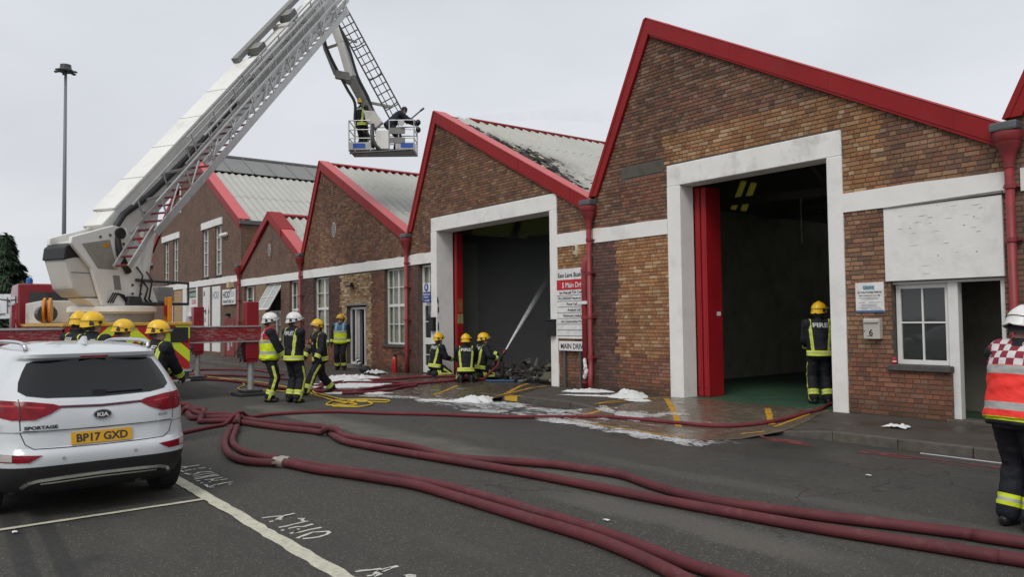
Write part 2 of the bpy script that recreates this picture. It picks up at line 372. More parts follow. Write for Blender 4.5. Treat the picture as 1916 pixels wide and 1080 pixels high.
STROKES = [[(-9.99,2.63),(-9.93,2.72),(-9.94,2.85)],[(-9.84,2.59),(-9.86,2.65),(-9.92,2.71)],[(-9.72,2.58),(-9.61,2.58),(-9.63,2.61)],[(-9.68,2.62),(-9.69,2.69)],[(-9.51,2.57),(-9.39,2.60)],[(-9.70,2.71),(-9.69,2.74)],[(-9.71,2.78),(-9.72,2.86)],[(-9.60,2.87),(-9.60,2.89)],[(-9.37,2.62),(-9.42,2.70),(-9.47,2.69),(-9.45,2.73),(-9.40,2.84)],[(-9.27,2.59),(-9.31,2.72),(-9.31,2.84)],[(-9.17,2.58),(-9.17,2.66),(-9.20,2.84)],[(-9.07,2.55),(-9.09,2.62),(-9.13,2.71),(-9.11,2.83)],[(-8.96,2.54),(-8.96,2.58)],[(-8.97,2.63),(-8.96,2.70),(-8.98,2.83)],[(-8.95,2.71),(-8.88,2.68),(-8.84,2.74)],[(-8.82,2.63),(-8.81,2.65)],[(-8.85,2.76),(-8.85,2.84)],[(-8.82,2.54),(-8.81,2.57)],[(-8.71,2.55),(-8.67,2.56),(-8.55,2.54),(-8.62,2.64)],[(-8.62,2.66),(-8.65,2.75),(-8.65,2.83)],[(-8.53,2.55),(-8.51,2.59)],[(-8.56,2.76),(-8.53,2.77)],[(-6.89,2.51),(-6.88,2.58),(-6.85,2.69),(-6.86,2.80)],[(-6.75,2.52),(-6.75,2.56)],[(-6.78,2.59),(-6.80,2.63),(-6.85,2.68)],[(-6.76,2.61),(-6.77,2.64)],[(-6.68,2.75),(-6.66,2.80),(-6.63,2.76),(-6.57,2.76)],[(-6.51,2.51),(-6.51,2.57),(-6.53,2.65),(-6.55,2.79)],[(-6.40,2.49),(-6.41,2.52)],[(-6.42,2.56),(-6.43,2.64),(-6.40,2.68),(-6.43,2.78)],[(-6.35,2.61),(-6.35,2.63)],[(-6.26,2.51),(-6.27,2.54),(-6.30,2.58),(-6.25,2.54),(-6.25,2.59),(-6.27,2.67),(-6.28,2.79)],[(-6.09,2.50),(-6.11,2.53),(-6.14,2.59),(-6.18,2.67),(-6.15,2.73),(-6.13,2.78),(-6.08,2.77),(-6.04,2.73),(-6.02,2.65),(-6.02,2.60),(-6.05,2.53)],[(-5.02,2.48),(-5.02,2.52),(-4.99,2.59),(-4.97,2.65)],[(-4.89,2.50),(-4.88,2.54),(-4.92,2.59),(-4.95,2.67),(-4.95,2.77)],[(-4.86,2.53),(-4.88,2.60)],[(-4.94,2.60),(-4.92,2.64),(-4.94,2.71)],[(-4.73,2.70),(-4.73,2.73),(-4.69,2.76)],[(-4.70,2.69),(-4.67,2.75)]]
M_letter = mat('worn_white_lettering', (.52, .51, .45), .8, .2, 25, dirt=.45, dirtc=(.1, .1, .09), dscale=11)
b = MB()
for st in STROKES:
    if len(st) > 1: ribbon(b, st, .032, .004, .35)
b.build('bay_lettering', M_letter, road)
b = MB()   # yellow box in front of the open unit
for l, w in (([(-10.75, 12.2), (-11.05, 10.95), (-11.0, 10.4)], .05), ([(-10.55, 11.9), (-9.2, 10.6), (-7.55, 8.85)], .10), ([(-10.4, 9.12), (-9.3, 8.9), (-7.55, 8.82)], .06),
             ([(-10.25, 9.2), (-10.55, 10.35)], .10), ([(-8.25, 11.9), (-7.25, 10.55)], .10), ([(-7.5, 8.9), (-6.98, 10.0)], .06), ([(-7.1, 10.4), (-7.3, 11.6), (-7.6, 12.3)], .06), ([(-11.0, 10.4), (-10.7, 11.8)], .05)): ribbon(b, l, w, .004, .2)
b.build('yellow_hatching', M_yel, road)
b = MB()
for l, w in (([(-15.0, 9.05), (-14.3, 9.35), (-14.05, 10.3), (-14.55, 12.2)], .08), ([(-15.1, 9.1), (-16.6, 11.0)], .09), ([(-14.1, 10.6), (-15.4, 12.3)], .09), ([(-15.0, 9.05), (-17.2, 9.3), (-18.6, 9.9)], .05)): ribbon(b, l, w, .004, .3)
b.build('yellow_hatching', M_yel, road)
b = MB(); rl = random.Random(6)
for x0_, x1_, y_, n_ in ((-13.35, -11.0, 9.84, 16), (-6.95, -2.0, 9.70, 34), (-6.9, -4.2, 9.56, 14)):
    for k in range(n_): xx = lerp(x0_, x1_, rl.random()); L_ = rl.uniform(.08, .45); yy = y_ + rl.gauss(0, .025); ribbon(b, [(xx, yy), (xx + L_, yy + rl.gauss(0, .01))], rl.uniform(.02, .075), .004 + k * .00004, .6)
b.build('red_line', M_red, road)
b = MB(); b.add([(-13.46, YK - .003, .015), (-13.02, YK - .003, .015), (-13.02, YK - .003, .128), (-13.46, YK - .003, .10)], [(0, 1, 2, 3)]); b.add([(-13.46, YK, .112), (-13.02, YK, .132), (-13.02, YK + .146, .132), (-13.46, YK + .146, .112)], [(0, 1, 2, 3)])
b.build('yellow_kerb_paint', mat('yellow_kerb_paint', S((196, 160, 45)), .7, .2, 15, dirt=.3), pv)
b = MB(); b.box(-4.75, -3.2, 9.985, 10.0, .004, .012); b.build('white_kerb_strip', mat('white_strip', (.6, .6, .6), .5), road)
# ------------------------------------------------------------------ building materials
M_white = mat('white_painted_render', (.76, .755, .73), .7, .04, 3, bump=.15, bscale=25, dirt=.4, dirtc=(.36, .345, .31), dscale=1.3)
M_whitep = mat('white_paint_flaking', (.74, .74, .715), .55, .05, 4, bump=.2, bscale=18, dirt=.3, dirtc=(.3, .28, .25), dscale=3)
M_upvc = mat('white_window_frame', (.70, .70, .68), .4, .05, 5, dirt=.2, dirtc=(.3, .29, .26))
M_redmetal = mat('red_flashing', S((140, 25, 28)), .5, .16, 1.5, dirt=.5, dirtc=(.15, .03, .028), dscale=3, spec=.25)
M_redcap = mat('skylit_faded_red', S((196, 84, 86)), .45, .1, 2.5, dirt=.2, dirtc=(.3, .09, .09))  # faded red, lightened further as if sky-lit from above
M_redpipe = mat('red_painted_iron', S((136, 46, 50)), .5, .2, 5, dirt=.75, dirtc=(.085, .035, .028), dscale=4, bump=.15)
M_reddoor = mat('red_door_paint', S((150, 22, 30)), .45, .12, 2, dirt=.25, dirtc=(.12, .02, .02), dscale=2.5)
M_lead = mat('grey_gutter', (.09, .095, .1), .5, .2, 6)
M_stone = mat('dark_sill', (.07, .068, .062), .8, .3, 12, bump=.3)
M_mortar = mat('mortar', (.115, .093, .074), .95, .3, 8, bump=.3, bscale=90, dirt=.5, dirtc=(.035, .03, .025))
M_black = mat('black_plastic', (.012, .012, .013), .45, .2)
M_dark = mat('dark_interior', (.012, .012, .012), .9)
M_curtain = mat('cream_net_curtain', (.38, .36, .28), .9, .15, 3)
M_glass = glass_mat('window_glass', (.03, .033, .032))
def _glass_clear():
    t = NT('pane_glass'); tr = t.n('ShaderNodeBsdfTransparent', Color=(.80, .83, .81)); gl = t.n('ShaderNodeBsdfGlossy', Roughness=.04)
    fa = t.n('ShaderNodeLayerWeight', Blend=.5).outputs['Facing']; ms = t.n('ShaderNodeMixShader'); t.t.links.new(t.math('ADD', t.math('MULTIPLY', t.math('POWER', fa, 4.0), .7), .05), ms.inputs[0])
    t.t.links.new(tr.outputs[0], ms.inputs[1]); t.t.links.new(gl.outputs[0], ms.inputs[2]); t.t.links.new(ms.outputs[0], t.out.inputs[0]); return t.m
M_pane = _glass_clear()
def brick_colour(t, src):
    """shared shading for real bricks: src is the brick's own colour"""
    p = t.co(world=True); n1 = t.noise(55, 4, .65, p); n2 = t.noise(1.3, 6, .7, p)
    c = t.mix(.55, src, t.mix(1.0, src, t.ramp(n1, [(.25, (.45, .45, .45)), (.75, (1.5, 1.45, 1.4))]), 'MULTIPLY'))
    c = t.mix(t.math('MULTIPLY', t.step(n2, .53, .78), .5), c, (.05, .04, .032))
    st = t.noise(1.0, 4, .6, t.co(scale=(5, 5, .35), world=True)); c = t.mix(t.math('MULTIPLY', t.step(st, .55, .78), .35), c, (.045, .038, .03))
    z = t.n('ShaderNodeSeparateXYZ', Vector=p).outputs[2]; g = t.math('MULTIPLY', t.step(t.math('ADD', z, t.math('MULTIPLY', n2, .35)), .62, .25), .6)
    c = t.mix(g, c, (.03, .033, .02))
    t.P(Base_Color=c, Roughness=.88); t.b.inputs['Specular IOR Level'].default_value = .3; t.bump(n1, .35, .006)
def mat_brick_single():
    t = NT('brick_single'); brick_colour(t, t.n('ShaderNodeObjectInfo').outputs['Color']); return t.m
def mat_brick_joined():
    t = NT('brick_joined'); brick_colour(t, t.n('ShaderNodeAttribute', attribute_name='bc').outputs['Color']); return t.m
M_brick1, M_brickn = mat_brick_single(), mat_brick_joined()
def mat_brick_far(name, c1, c2, mo):
    t = NT(name); p = t.co(world=True); s = t.n('ShaderNodeSeparateXYZ', Vector=p); v = t.n('ShaderNodeCombineXYZ', X=t.math('ADD', s.outputs[0], s.outputs[1]), Y=s.outputs[2], Z=0.0).outputs[0]
    b = t.n('ShaderNodeTexBrick', Vector=v, Color1=c1, Color2=c2, Mortar=mo, Scale=1.0, **{'Mortar Size': .011, 'Brick Width': .225, 'Row Height': .075, 'Bias': -.1})
    n = t.noise(1.2, 6, .7, p); n3 = t.noise(7, 5, .75, t.co(scale=(1, 1, 2.2), world=True))
    c = t.mix(t.math('MULTIPLY', t.step(n, .45, .7), .55), b.outputs['Color'], (.045, .034, .027)); c = t.mix(t.math('MULTIPLY', t.step(n3, .52, .66), .45), c, (.235, .15, .105)); c = t.mix(t.math('MULTIPLY', t.step(n3, .46, .34), .5), c, (.055, .036, .028))
    st = t.noise(1.0, 4, .6, t.co(scale=(3, 3, .3), world=True)); c = t.mix(t.math('MULTIPLY', t.step(st, .55, .75), .3), c, (.05, .042, .035))
    t.P(Base_Color=c, Roughness=.9); t.bump(t.math('SUBTRACT', n3, b.outputs['Fac']), .5, .008); return t.m
M_brickfar = mat_brick_far('weathered_brickwork', (.215, .118, .080), (.15, .088, .064), (.075, .058, .046))
M_brickred = mat_brick_far('red_brickwork', (.21, .085, .048), (.15, .07, .042), (.12, .1, .08))
def mat_sheet(name, c, char=False):
    t = NT(name); p = t.co(world=True); n = t.noise(.8, 6, .65, p); f = t.noise(30, 4, .7, p)
    col = t.ramp(n, [(.3, tuple(x * .85 for x in c)), (.7, c)]); col = t.mix(t.math('MULTIPLY', t.step(f, .5, .8), .3), col, tuple(x * .6 for x in c))
    st = t.noise(1.0, 4, .6, t.co(scale=(.3, 6, .3), world=True)); col = t.mix(t.math('MULTIPLY', st, .25), col, tuple(x * .7 for x in c))
    t.P(Base_Color=col, Roughness=.8); t.bump(f, .2, .005)
    if char:   # scorched, soot-stained sheeting beside the fire damage
        s = t.n('ShaderNodeSeparateXYZ', Vector=p); X, Y = s.outputs[0], s.outputs[1]
        w = t.math('ADD', t.math('MULTIPLY', t.step(t.math('ABSOLUTE', t.math('ADD', X, 16.2)), 2.6, .2), 1.5), .35)
        d = t.math('DIVIDE', t.math('SUBTRACT', Y, 12.4), w); d = t.math('ADD', d, t.math('MULTIPLY', t.math('SUBTRACT', t.noise(1.7, 8, .75, t.co(scale=(.7, 2.2, 1), world=True)), .5), 2.6))
        k = t.math('MULTIPLY', t.step(d, .78, .66), t.step(X, -13.3, -13.9)); col = t.mix(k, col, (.014, .014, .013))
        k2 = t.math('MULTIPLY', t.step(d, 1.5, .8), .35); col = t.mix(k2, col, (.09, .085, .075)); t.P(Base_Color=col)
    return t.m
M_sheet = mat_sheet('roof_sheeting', (.47, .47, .43)); M_sheetchar = mat_sheet('scorched_roof_sheeting', (.47, .47, .43), True)
M_sheetgrey = mat_sheet('grey_roof_sheeting', (.23, .235, .225)); M_sheetdark = mat_sheet('dark_roof_sheeting', (.12, .12, .12))
def mat_translucent(name, c, w=.8):
    t = NT(name); tr = t.n('ShaderNodeBsdfTranslucent', Color=c); ms = t.n('ShaderNodeMixShader'); ms.inputs[0].default_value = w
    t.P(Base_Color=c, Roughness=.7); t.t.links.new(t.b.outputs[0], ms.inputs[1]); t.t.links.new(tr.outputs[0], ms.inputs[2]); t.t.links.new(ms.outputs[0], t.out.inputs[0]); return t.m
# ------------------------------------------------------------------ brickwork
STR, HDR, CRS, JT = .215, .1025, .075, .010
def mk_brick_mesh(name, L):
    b = MB(); g = .003; h = CRS - JT
    b.add([(0, 0, 0), (L, 0, 0), (L, 0, h), (0, 0, h), (g, -.012, g), (L - g, -.012, g), (L - g, -.012, h - g), (g, -.012, h - g), (0, .03, 0), (L, .03, 0), (L, .03, h), (0, .03, h)],
          [(4, 5, 6, 7), (0, 1, 5, 4), (1, 2, 6, 5), (2, 3, 7, 6), (3, 0, 4, 7), (8, 9, 1, 0), (9, 10, 2, 1), (10, 11, 3, 2), (11, 8, 0, 3)])
    me = bpy.data.meshes.new(name); me.from_pydata(b.v, [], b.f); me.materials.append(M_brick1); return me
ME_STR, ME_HDR = mk_brick_mesh('brick_stretcher', STR), mk_brick_mesh('brick_header', HDR)
PAL = {'old': [(.205, .105, .066), (.18, .092, .06), (.15, .082, .056), (.22, .122, .08), (.115, .072, .053), (.225, .15, .108), (.19, .09, .056)],
       'warm': [(.32, .168, .078), (.29, .145, .068), (.335, .188, .094), (.265, .13, .064), (.35, .212, .115), (.25, .122, .062), (.31, .158, .074), (.39, .265, .16)],
       'red': [(.215, .092, .056), (.185, .082, .053), (.235, .108, .066), (.155, .075, .054), (.205, .115, .08)],
       'purple': [(.125, .068, .058), (.105, .060, .053), (.14, .072, .06), (.09, .056, .05)],
       'pale': [(.40, .28, .15), (.34, .23, .125), (.45, .34, .20), (.30, .18, .095), (.37, .245, .13), (.24, .14, .08), (.52, .42, .29)],
       'brown': [(.225, .122, .072), (.245, .138, .078), (.19, .105, .068), (.27, .165, .10), (.14, .085, .062), (.21, .10, .066)]}
def lay_bricks(parent, top, x0, x1, z0, openings, zone, singles=300, yoff=0.0, seed=3):
    """course by course; singles nearest the street become objects, the rest one mesh"""
    rnd = random.Random(seed); rt = root_of(parent).location; allb = []; nc = 0; z = z0
    zmax = max(top(x) for x in [x0 + (x1 - x0) * i / 200 for i in range(201)])
    while z < zmax:
        zc = z + CRS / 2; spans = []; cur = None; N = int((x1 - x0) / .02)
        for i in range(N + 1):   # scan the course
            xx = x0 + i * .02; ok = zc + .05 < top(xx) and not any(a < xx < b and c < zc + .02 and zc - .02 < d for a, b, c, d in openings)
            if ok and cur is None: cur = xx
            if (not ok or i == N) and cur is not None: spans.append((cur, xx)); cur = None
        for a, b in spans:
            per = STR + HDR + 2 * JT; xx = a - rnd.uniform(0, .2); k = 0
            while xx < b:
                L = HDR if rnd.random() < (.72 if nc % 2 else .38) else STR; u, v = max(a, xx), min(b, xx + L)
                if v - u > .035: allb.append((u, z + JT / 2, v - u, L if v - u > L - .002 else 0))
                xx += L + JT; k += 1
        z += CRS; nc += 1
    cols = []
    for (x, zz, L, full) in allb:
        p = PAL[zone(x + L / 2, zz)]; c = rnd.choice(p); j = rnd.uniform(.82, 1.18); n = noise.noise(Vector((x * .5, zz * .5, seed))) * .3
        cols.append(tuple(max(.01, q * (j + n)) for q in c))
    order = sorted([i for i, q in enumerate(allb) if q[3]], key=lambda i: -allb[i][0]); sing = set(order[:singles])
    V = []; F = []; FC = []
    for i, (x, zz, L, full) in enumerate(allb):
        jy = rnd.uniform(-.002, .0025)
        if i in sing:
            o = bpy.data.objects.new('brick', ME_STR if full == STR else ME_HDR); COL.objects.link(o); o.parent = parent
            o.location = (x - rt.x, YW + yoff + jy - rt.y, zz - rt.z); o.color = (*cols[i], 1)
        else:
            g = .004; h = CRS - JT; y = YW + yoff + jy; b0 = len(V)
            V += [(x, y, zz), (x + L, y, zz), (x + L, y, zz + h), (x, y, zz + h), (x + g, y - .012, zz + g), (x + L - g, y - .012, zz + g), (x + L - g, y - .012, zz + h - g), (x + g, y - .012, zz + h - g)]
            F += [tuple(b0 + q for q in f) for f in ((4, 5, 6, 7), (0, 1, 5, 4), (1, 2, 6, 5), (2, 3, 7, 6), (3, 0, 4, 7))]; FC += [cols[i]] * 5
    m = MB(); m.v = V; m.f = F; m.m = [0] * len(F); o = m.build('brickwork', M_brickn, parent, kind='stuff'); me = o.data
    ca = me.color_attributes.new('bc', 'FLOAT_COLOR', 'CORNER'); arr = []
    for pl, c in zip(me.polygons, FC): arr += [c[0], c[1], c[2], 1.0] * len(pl.vertices)
    ca.data.foreach_set('color', arr); return o
def gable(xl, xr, xa, za, zl, zr):
    def f(x): return lerp(zl, za, (x - xl) / (xa - xl)) if x < xa else lerp(za, zr, (x - xa) / (xr - xa))
    return f
def wall_panels(b, top, x0, x1, z0, openings, apex, y0, th):
    xs = sorted({x0, x1, apex} | {v for o in openings for v in o[:2] if x0 < v < x1})
    for a, c in zip(xs[:-1], xs[1:]):
        mid = (a + c) / 2; iv = sorted([(o[2], o[3]) for o in openings if o[0] < mid < o[1]]); z = z0
        for lo, hi in iv:
            if lo > z + .005: b.box(a, c, y0, y0 + th, z, lo)
            z = max(z, hi)
        b.prism([(a, y0, z), (c, y0, z), (c, y0, top(c)), (a, y0, top(a))], (0, th, 0))
def corrugated(b, xa, za, xb, zb, y0, y1, pitch=.33, amp=.058, rows=2, seg=8):
    """sheeting between ridge (xa,za) and eave (xb,zb), corrugations run down the slope"""
    d = Vector((xb - xa, 0, zb - za)); n = Vector((-d.z, 0, d.x)).normalized()
    if n.z < 0: n = -n
    N = int((y1 - y0) / pitch * seg)
    for r in range(rows):
        p = Vector((xa, 0, za)) + d * (r / rows) + n * (.0 if r == 0 else .002); q = Vector((xa, 0, za)) + d * min(1, ((r + 1) / rows + .01)) + n * .012
        V = []; F = []
        for i in range(N + 1):
            y = y0 + (y1 - y0) * i / N; a = n * (amp * math.sin(2 * math.pi * (y - y0) / pitch))
            V += [p + a + Vector((0, y, 0)), q + a + Vector((0, y, 0))]
        for i in range(N): F.append((2 * i, 2 * i + 1, 2 * i + 3, 2 * i + 2))
        b.add(V, F)
    return b
def barge(parent, xl, xr, xa, za, zl, zr, h=.40, wl=.21, cap=.30):
    h *= .70
    yf = YW - .09; b = MB()
    # shallow side board and its capping
    b.prism([(xa, yf, za), (xr, yf, zr), (xr - .06, yf, zr - h + .02), (xa, yf, za - h - .03)], (0, .085, 0))
    s = (zr - za) / (xr - xa)
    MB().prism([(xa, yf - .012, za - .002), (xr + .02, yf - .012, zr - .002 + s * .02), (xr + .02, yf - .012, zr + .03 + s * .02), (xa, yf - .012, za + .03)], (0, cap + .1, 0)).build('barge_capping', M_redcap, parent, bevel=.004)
    b.prism([(xa + .05, yf + .012, za - h - .02), (xr - .05, yf + .012, zr - h + .03), (xr - .05, yf + .012, zr - h - .035), (xa + .05, yf + .012, za - h - .09)], (0, .09, 0))
    o = b.build('barge_board', M_redmetal, parent, bevel=.006)
    n = int((xr - xa) / 1.75)   # lapped joints
    for k in range(1, n + 1):
        x = lerp(xa, xr, k / (n + .4)); z = lerp(za, zr, k / (n + .4)); MB().prism([(x, yf - .004, z - .01), (x + .09, yf - .004, z - .01 + s * .09), (x + .09, yf - .004, z - h + s * .09), (x, yf - .004, z - h)], (0, .004, 0)).build('lap_joint', M_redmetal, o)
    b = MB(); b.prism([(xa, yf + .004, za), (xa, yf + .004, za - h * 1.3), (xl + wl, yf + .004, zl), (xl - .02, yf + .004, zl), (xa - .12, yf + .004, za - .03)], (0, .1, 0))
    b.prism([(xa - .10, yf - .01, za + .02), (xa - .02, yf - .01, za + .04), (xl + .05, yf - .01, zl), (xl - .05, yf - .01, zl)], (0, cap + .1, 0))
    b.build('barge_board', M_redmetal, parent, bevel=.006)
    return o
def ridge_cap(parent, xa, za, y0, y1, m=None):
    b = MB(); n = int((y1 - y0) / .33)
    b.prism([(xa - .18, y0, za - .22), (xa, y0, za + .05), (xa + .26, y0, za - .05), (xa + .25, y0, za - .08), (xa, y0, za + .01), (xa - .16, y0, za - .24)], (0, y1 - y0, 0))
    for k in range(n): b.box(xa + .14, xa + .27, y0 + k * .33, y0 + k * .33 + .2, za - .12, za - .055)   # scalloped closer pieces
    return b.build('ridge_cap', m or M_redmetal, parent)
def pane_window(parent, x0, x1, z0, z1, colsx, rows, y=None, fw=.055, thin=.022, sill=True, back=M_curtain, bdepth=.10, transom=None, glass=None, name='window', sillm=None):
    """white framed window set back in the wall; colsx: list of (x, bar width), rows: list of (z, bar width)"""
    y = YW + .12 if y is None else y; b = MB()
    b.box(x0, x0 + fw, y, y + .07, z0, z1); b.box(x1 - fw, x1, y, y + .07, z0, z1); b.box(x0 + fw, x1 - fw, y, y + .07, z0, z0 + fw); b.box(x0 + fw, x1 - fw, y, y + .07, z1 - fw, z1)
    xs = [(x0 + fw, 0)] + sorted(colsx) + [(x1 - fw, 0)]; zs = [(z0 + fw, 0)] + sorted(rows) + [(z1 - fw, 0)]
    for x, w in colsx: b.box(x - w / 2, x + w / 2, y + .008, y + .062, z0 + fw, z1 - fw)
    for z, w in rows:
        for (xa, wa), (xb, wb) in zip(xs[:-1], xs[1:]): b.box(xa + wa / 2, xb - wb / 2, y + .012, y + .058, z - w / 2, z + w / 2)
    o = b.build(name, M_upvc, parent)
    for (xa, wa), (xb, wb) in zip(xs[:-1], xs[1:]):
        for (za, va), (zb, vb) in zip(zs[:-1], zs[1:]):
            MB().add([(xa + wa / 2, y + .033, za + va / 2), (xb - wb / 2, y + .033, za + va / 2), (xb - wb / 2, y + .033, zb - vb / 2), (xa + wa / 2, y + .033, zb - vb / 2)], [(0, 1, 2, 3)]).build('pane', glass or M_pane, o)
    if back:
        q = MB(); N = 40; V = []; F = []
        for i in range(N + 1):
            x = lerp(x0, x1, i / N); yy = y + bdepth + .012 * math.sin(i * 1.9) + .008 * math.sin(i * .7); V += [(x, yy, z0), (x, yy, z1)]
        F = [(2 * i, 2 * i + 2, 2 * i + 3, 2 * i + 1) for i in range(N)]; q.add(V, F).build('curtain', back, o, smooth=True)
    if sill: MB().box(x0 - .08, x1 + .06, YW - .07, y + .02, z0 - .10, z0 - .005).build('sill', sillm or M_stone, o, bevel=.012)
    return o
def shell(parent, xl, xr, xa, za, zl, zr, y1, fl_m, wall_m, roof_m, left_m, in_m=None):
    """rest of the unit behind the front wall: floor, party walls, back wall, roof slopes"""
    MB().box(xl + .12, xr - .12, YW + .02, y1, -.05, .125).build('floor_slab', fl_m, parent)
    b = MB(); b.box(xl - .1, xl + .1, YW + .34, y1 - .01, 0, zl + .06); b.box(xr - .24, xr - .13, YW + .34, y1 - .01, 0, zr - .15)
    b.prism([(xl + .11, y1, 0), (xr - .11, y1, 0), (xr - .11, y1, zr - .1), (xa, y1, za - .15), (xl + .11, y1, zl - .1)], (0, .3, 0)); b.build('party_wall', wall_m, parent)
# ------------------------------------------------------------------ the five units
def building(name, x, label): return thing(name, (x, YW, 0), label, 'building')
def bands(parent, spans, z0, z1, m=None):
    for a, c in spans:
        b = MB(); n = max(1, int((c - a) / 1.3)); top = []; bot = []
        for i in range(n * 4 + 1): top.append((lerp(a, c, i / (n * 4)), YW - .035, z1 + random.uniform(-.012, .012)))
        b.prism([(a, YW - .035, z0), (c, YW - .035, z0)] + top[::-1], (0, .06, 0)); b.build('string_course', m or M_white, parent)
ZB0, ZB1 = 3.43, 3.745
# ---- unit six: open door, boarded window, door on the right
A = building('brick_unit', -8.8, 'brick workshop unit with empty dark doorway, wide red gable edge and boarded window')
xl, xr, xa, za, zl, zr = -13.02, -4.5, -11.2, 8.0, 4.42, 4.38
topA = gable(xl, xr, xa - .02, za - .2, zl - .05, zr - .12)
opA = [(-10.79, -7.0, -.1, 4.815), (-6.25, -5.38, .93, 2.24), (-5.38, -4.62, .0, 2.24)]
b = MB(); wall_panels(b, topA, xl, xr, 0, opA, xa, YW, .33); wA = b.build('wall', M_mortar, A)
def zoneA(x, z):
    n = noise.noise(Vector((x * 1.3, z * 1.3, 5))) * .25
    if -12.1 < x < -10.85 and 4.72 < z < 4.98: return 'old'
    if x < -12.3 and z < 3.45: return 'purple'
    if x < -10.7 and z < .85 + n: return 'red'
    if x < -10.7 and z < 3.45: return 'warm'
    if -12.0 < x < -10.95 and 4.05 < z < 4.72: return 'red'
    if -10.85 < x < -6.35 + n and 4.8 <= z < 5.42 + n * .3 - .0: return 'warm'
    if -7.05 < x < -6.35 + n and 3.7 < z < 5.42: return 'warm'
    if x > -7.05 and z < 1.1: return 'red'
    if x > -7.05 and z < 3.45: return 'brown'
    if x > -6.3: return 'brown' if z < 4.6 else 'old'
    return 'old'
lay_bricks(wA, topA, xl + .02, xr, .13, opA + [(-13.1, -10.79, ZB0, ZB1), (-7.0, -4.4, ZB0, ZB1), (-12.1, -10.88, 4.74, 4.97), (-6.32, -4.6, 2.24, 3.45)], zoneA, 300, seed=3)
MB().box(-12.1, -10.88, YW - .012, YW + .1, 4.74, 4.97).build('old_lintel', mat('grimy_concrete', (.085, .08, .062), .9, .3, 5, dirt=.5), A)
bands(A, [(-13.0, -10.8), (-6.995, -4.56)], ZB0, ZB1)
def door_frame(parent, x0, x1, jl, jr, z0, z1, dep=.40, dirty=None):
    f = MB(); f.box(x0, x1, YW - .04, YW + dep, z0, z1); o = f.build('door_surround', dirty or M_white, parent, bevel=.012)
    MB().box(x0 - .004, x0 + jl, YW - .043, YW + dep - .004, .1, z0 + .001).build('jamb', M_white, o, bevel=.012)
    MB().box(x1 - jr, x1 + .004, YW - .043, YW + dep - .004, .1, z0 + .001).build('jamb', M_white, o, bevel=.012); return o
M_whitesoot = mat('soot_stained_white', (.75, .745, .72), .7, .06, 3, bump=.2, bscale=25, dirt=.8, dirtc=(.24, .235, .21), dscale=1.1)
dfA = door_frame(A, -10.79, -7.0, .34, .27, 4.385, 4.82, .38, M_whitesoot)
def folding_door(parent, x, w, y, z1, n=3, dep=.5):
    """stack of folded red door leaves standing just inside the jamb"""
    o = None
    for k in range(n):
        xa_ = x + w * k / n; b = MB(); b.box(xa_, xa_ + w / n - .012, y + (k % 2) * .03, y + dep, .13, z1)
        b.box(xa_ + .02, xa_ + w / n - .04, y - .012 + (k % 2) * .03, y + .0 + (k % 2) * .03, .3, z1 - .2)
        q = b.build('door_leaf', M_reddoor, parent, bevel=.006); o = q
    return o
folding_door(A, -10.45, .27, YW + .40, 4.36, 2)
MB().box(-10.193, -10.189, YW + .72, YW + .84, 1.75, 1.83).build('door_notice', M_upvc, A)
# boarded-over panel with peeling paint
bp = MB().box(-6.31, -4.6, YW - .05, YW + .0, 2.25, ZB0 - .02).build('painted_board', M_whitep, A, bevel=.006)
b = MB()
for k in range(22):
    x0 = random.uniform(-6.25, -4.9); z0 = random.choice([random.uniform(2.95, 3.4), random.uniform(2.3, 3.4)]); w = random.uniform(.03, .16); h = random.uniform(.002, .006)
    b.prism([(x0, YW - .052, z0), (x0 + w * .5, YW - .052, z0 - h), (x0 + w, YW - .052, z0 + h * .5), (x0 + w * .6, YW - .052, z0 + h)], (0, .003, 0))
for x0, z0 in ((-5.12, 3.02), (-4.98, 3.13), (-5.5, 2.6), (-4.96, 2.62), (-5.9, 3.05)): b.box(x0, x0 + .018, YW - .053, YW - .05, z0, z0 + .015)
b.build('paint_flake', mat('weathered_timber', (.26, .23, .19), .9, .4), bp)
MB().prism([(-6.3, YW - .07, 3.405), (-4.58, YW - .07, 3.43), (-4.58, YW - .07, 3.47), (-6.3, YW - .07, 3.425)], (0, .06, 0)).build('cover_strip', mat('grey_strip', (.19, .18, .165), .8, .3), A)
pane_window(A, -6.23, -5.42, .95, 2.2, [(-5.83, .025)], [(1.60, .025)], fw=.07, glass=M_glass, back=None)
MB().box(-5.425, -5.28, YW + .06, YW + .2, .12, 2.2).build('door_post', M_upvc, A, bevel=.006)
MB().box(-4.70, -4.62, YW + .06, YW + .2, .12, 2.2).build('door_post', M_upvc, A, bevel=.006)
MB().box(-6.25, -4.6, YW + .05, YW + .21, 2.2, 2.25).build('door_head', M_upvc, A)
MB().box(-5.45, -4.5, YW - .06, YW + .3, .1, .165).build('door_step', M_kerb, A, bevel=.01)
M_green = mat('green_floor_paint', (.035, .085, .05), .5, .3, 2, dirt=.5, dirtc=(.03, .03, .025))
M_inwall = mat('dim_interior_wall', (.27, .258, .22), .9, .25, 1.5, dirt=.5, dirtc=(.06, .056, .045))
shell(A, xl, xr, xa, za, zl, zr, 34, M_green, M_inwall, None, None)
MB().box(-5.9, -4.6, YW + 1.6, YW + 1.7, .1, 3.4).box(-6.3, -6.2, YW + .34, YW + 4, .1, 3.6).build('partition', M_inwall, A)
b = MB(); ya = YW
for y0_, y1_ in ((22.5, 23.6), (26.0, 27.1)): corrugated(b, xa, za - .07, xr - .05, zr - .12, ya, y0_, rows=3); ya = y1_; q_ = MB(); corrugated(q_, xa, za - .07, xr - .05, zr - .12, y0_, y1_, rows=1); q_.build('added_rooflight_sheet', mat_translucent('added_rooflight', (.42, .42, .38), .75), A)  # unseen translucent sheets added to let daylight into the dark interior
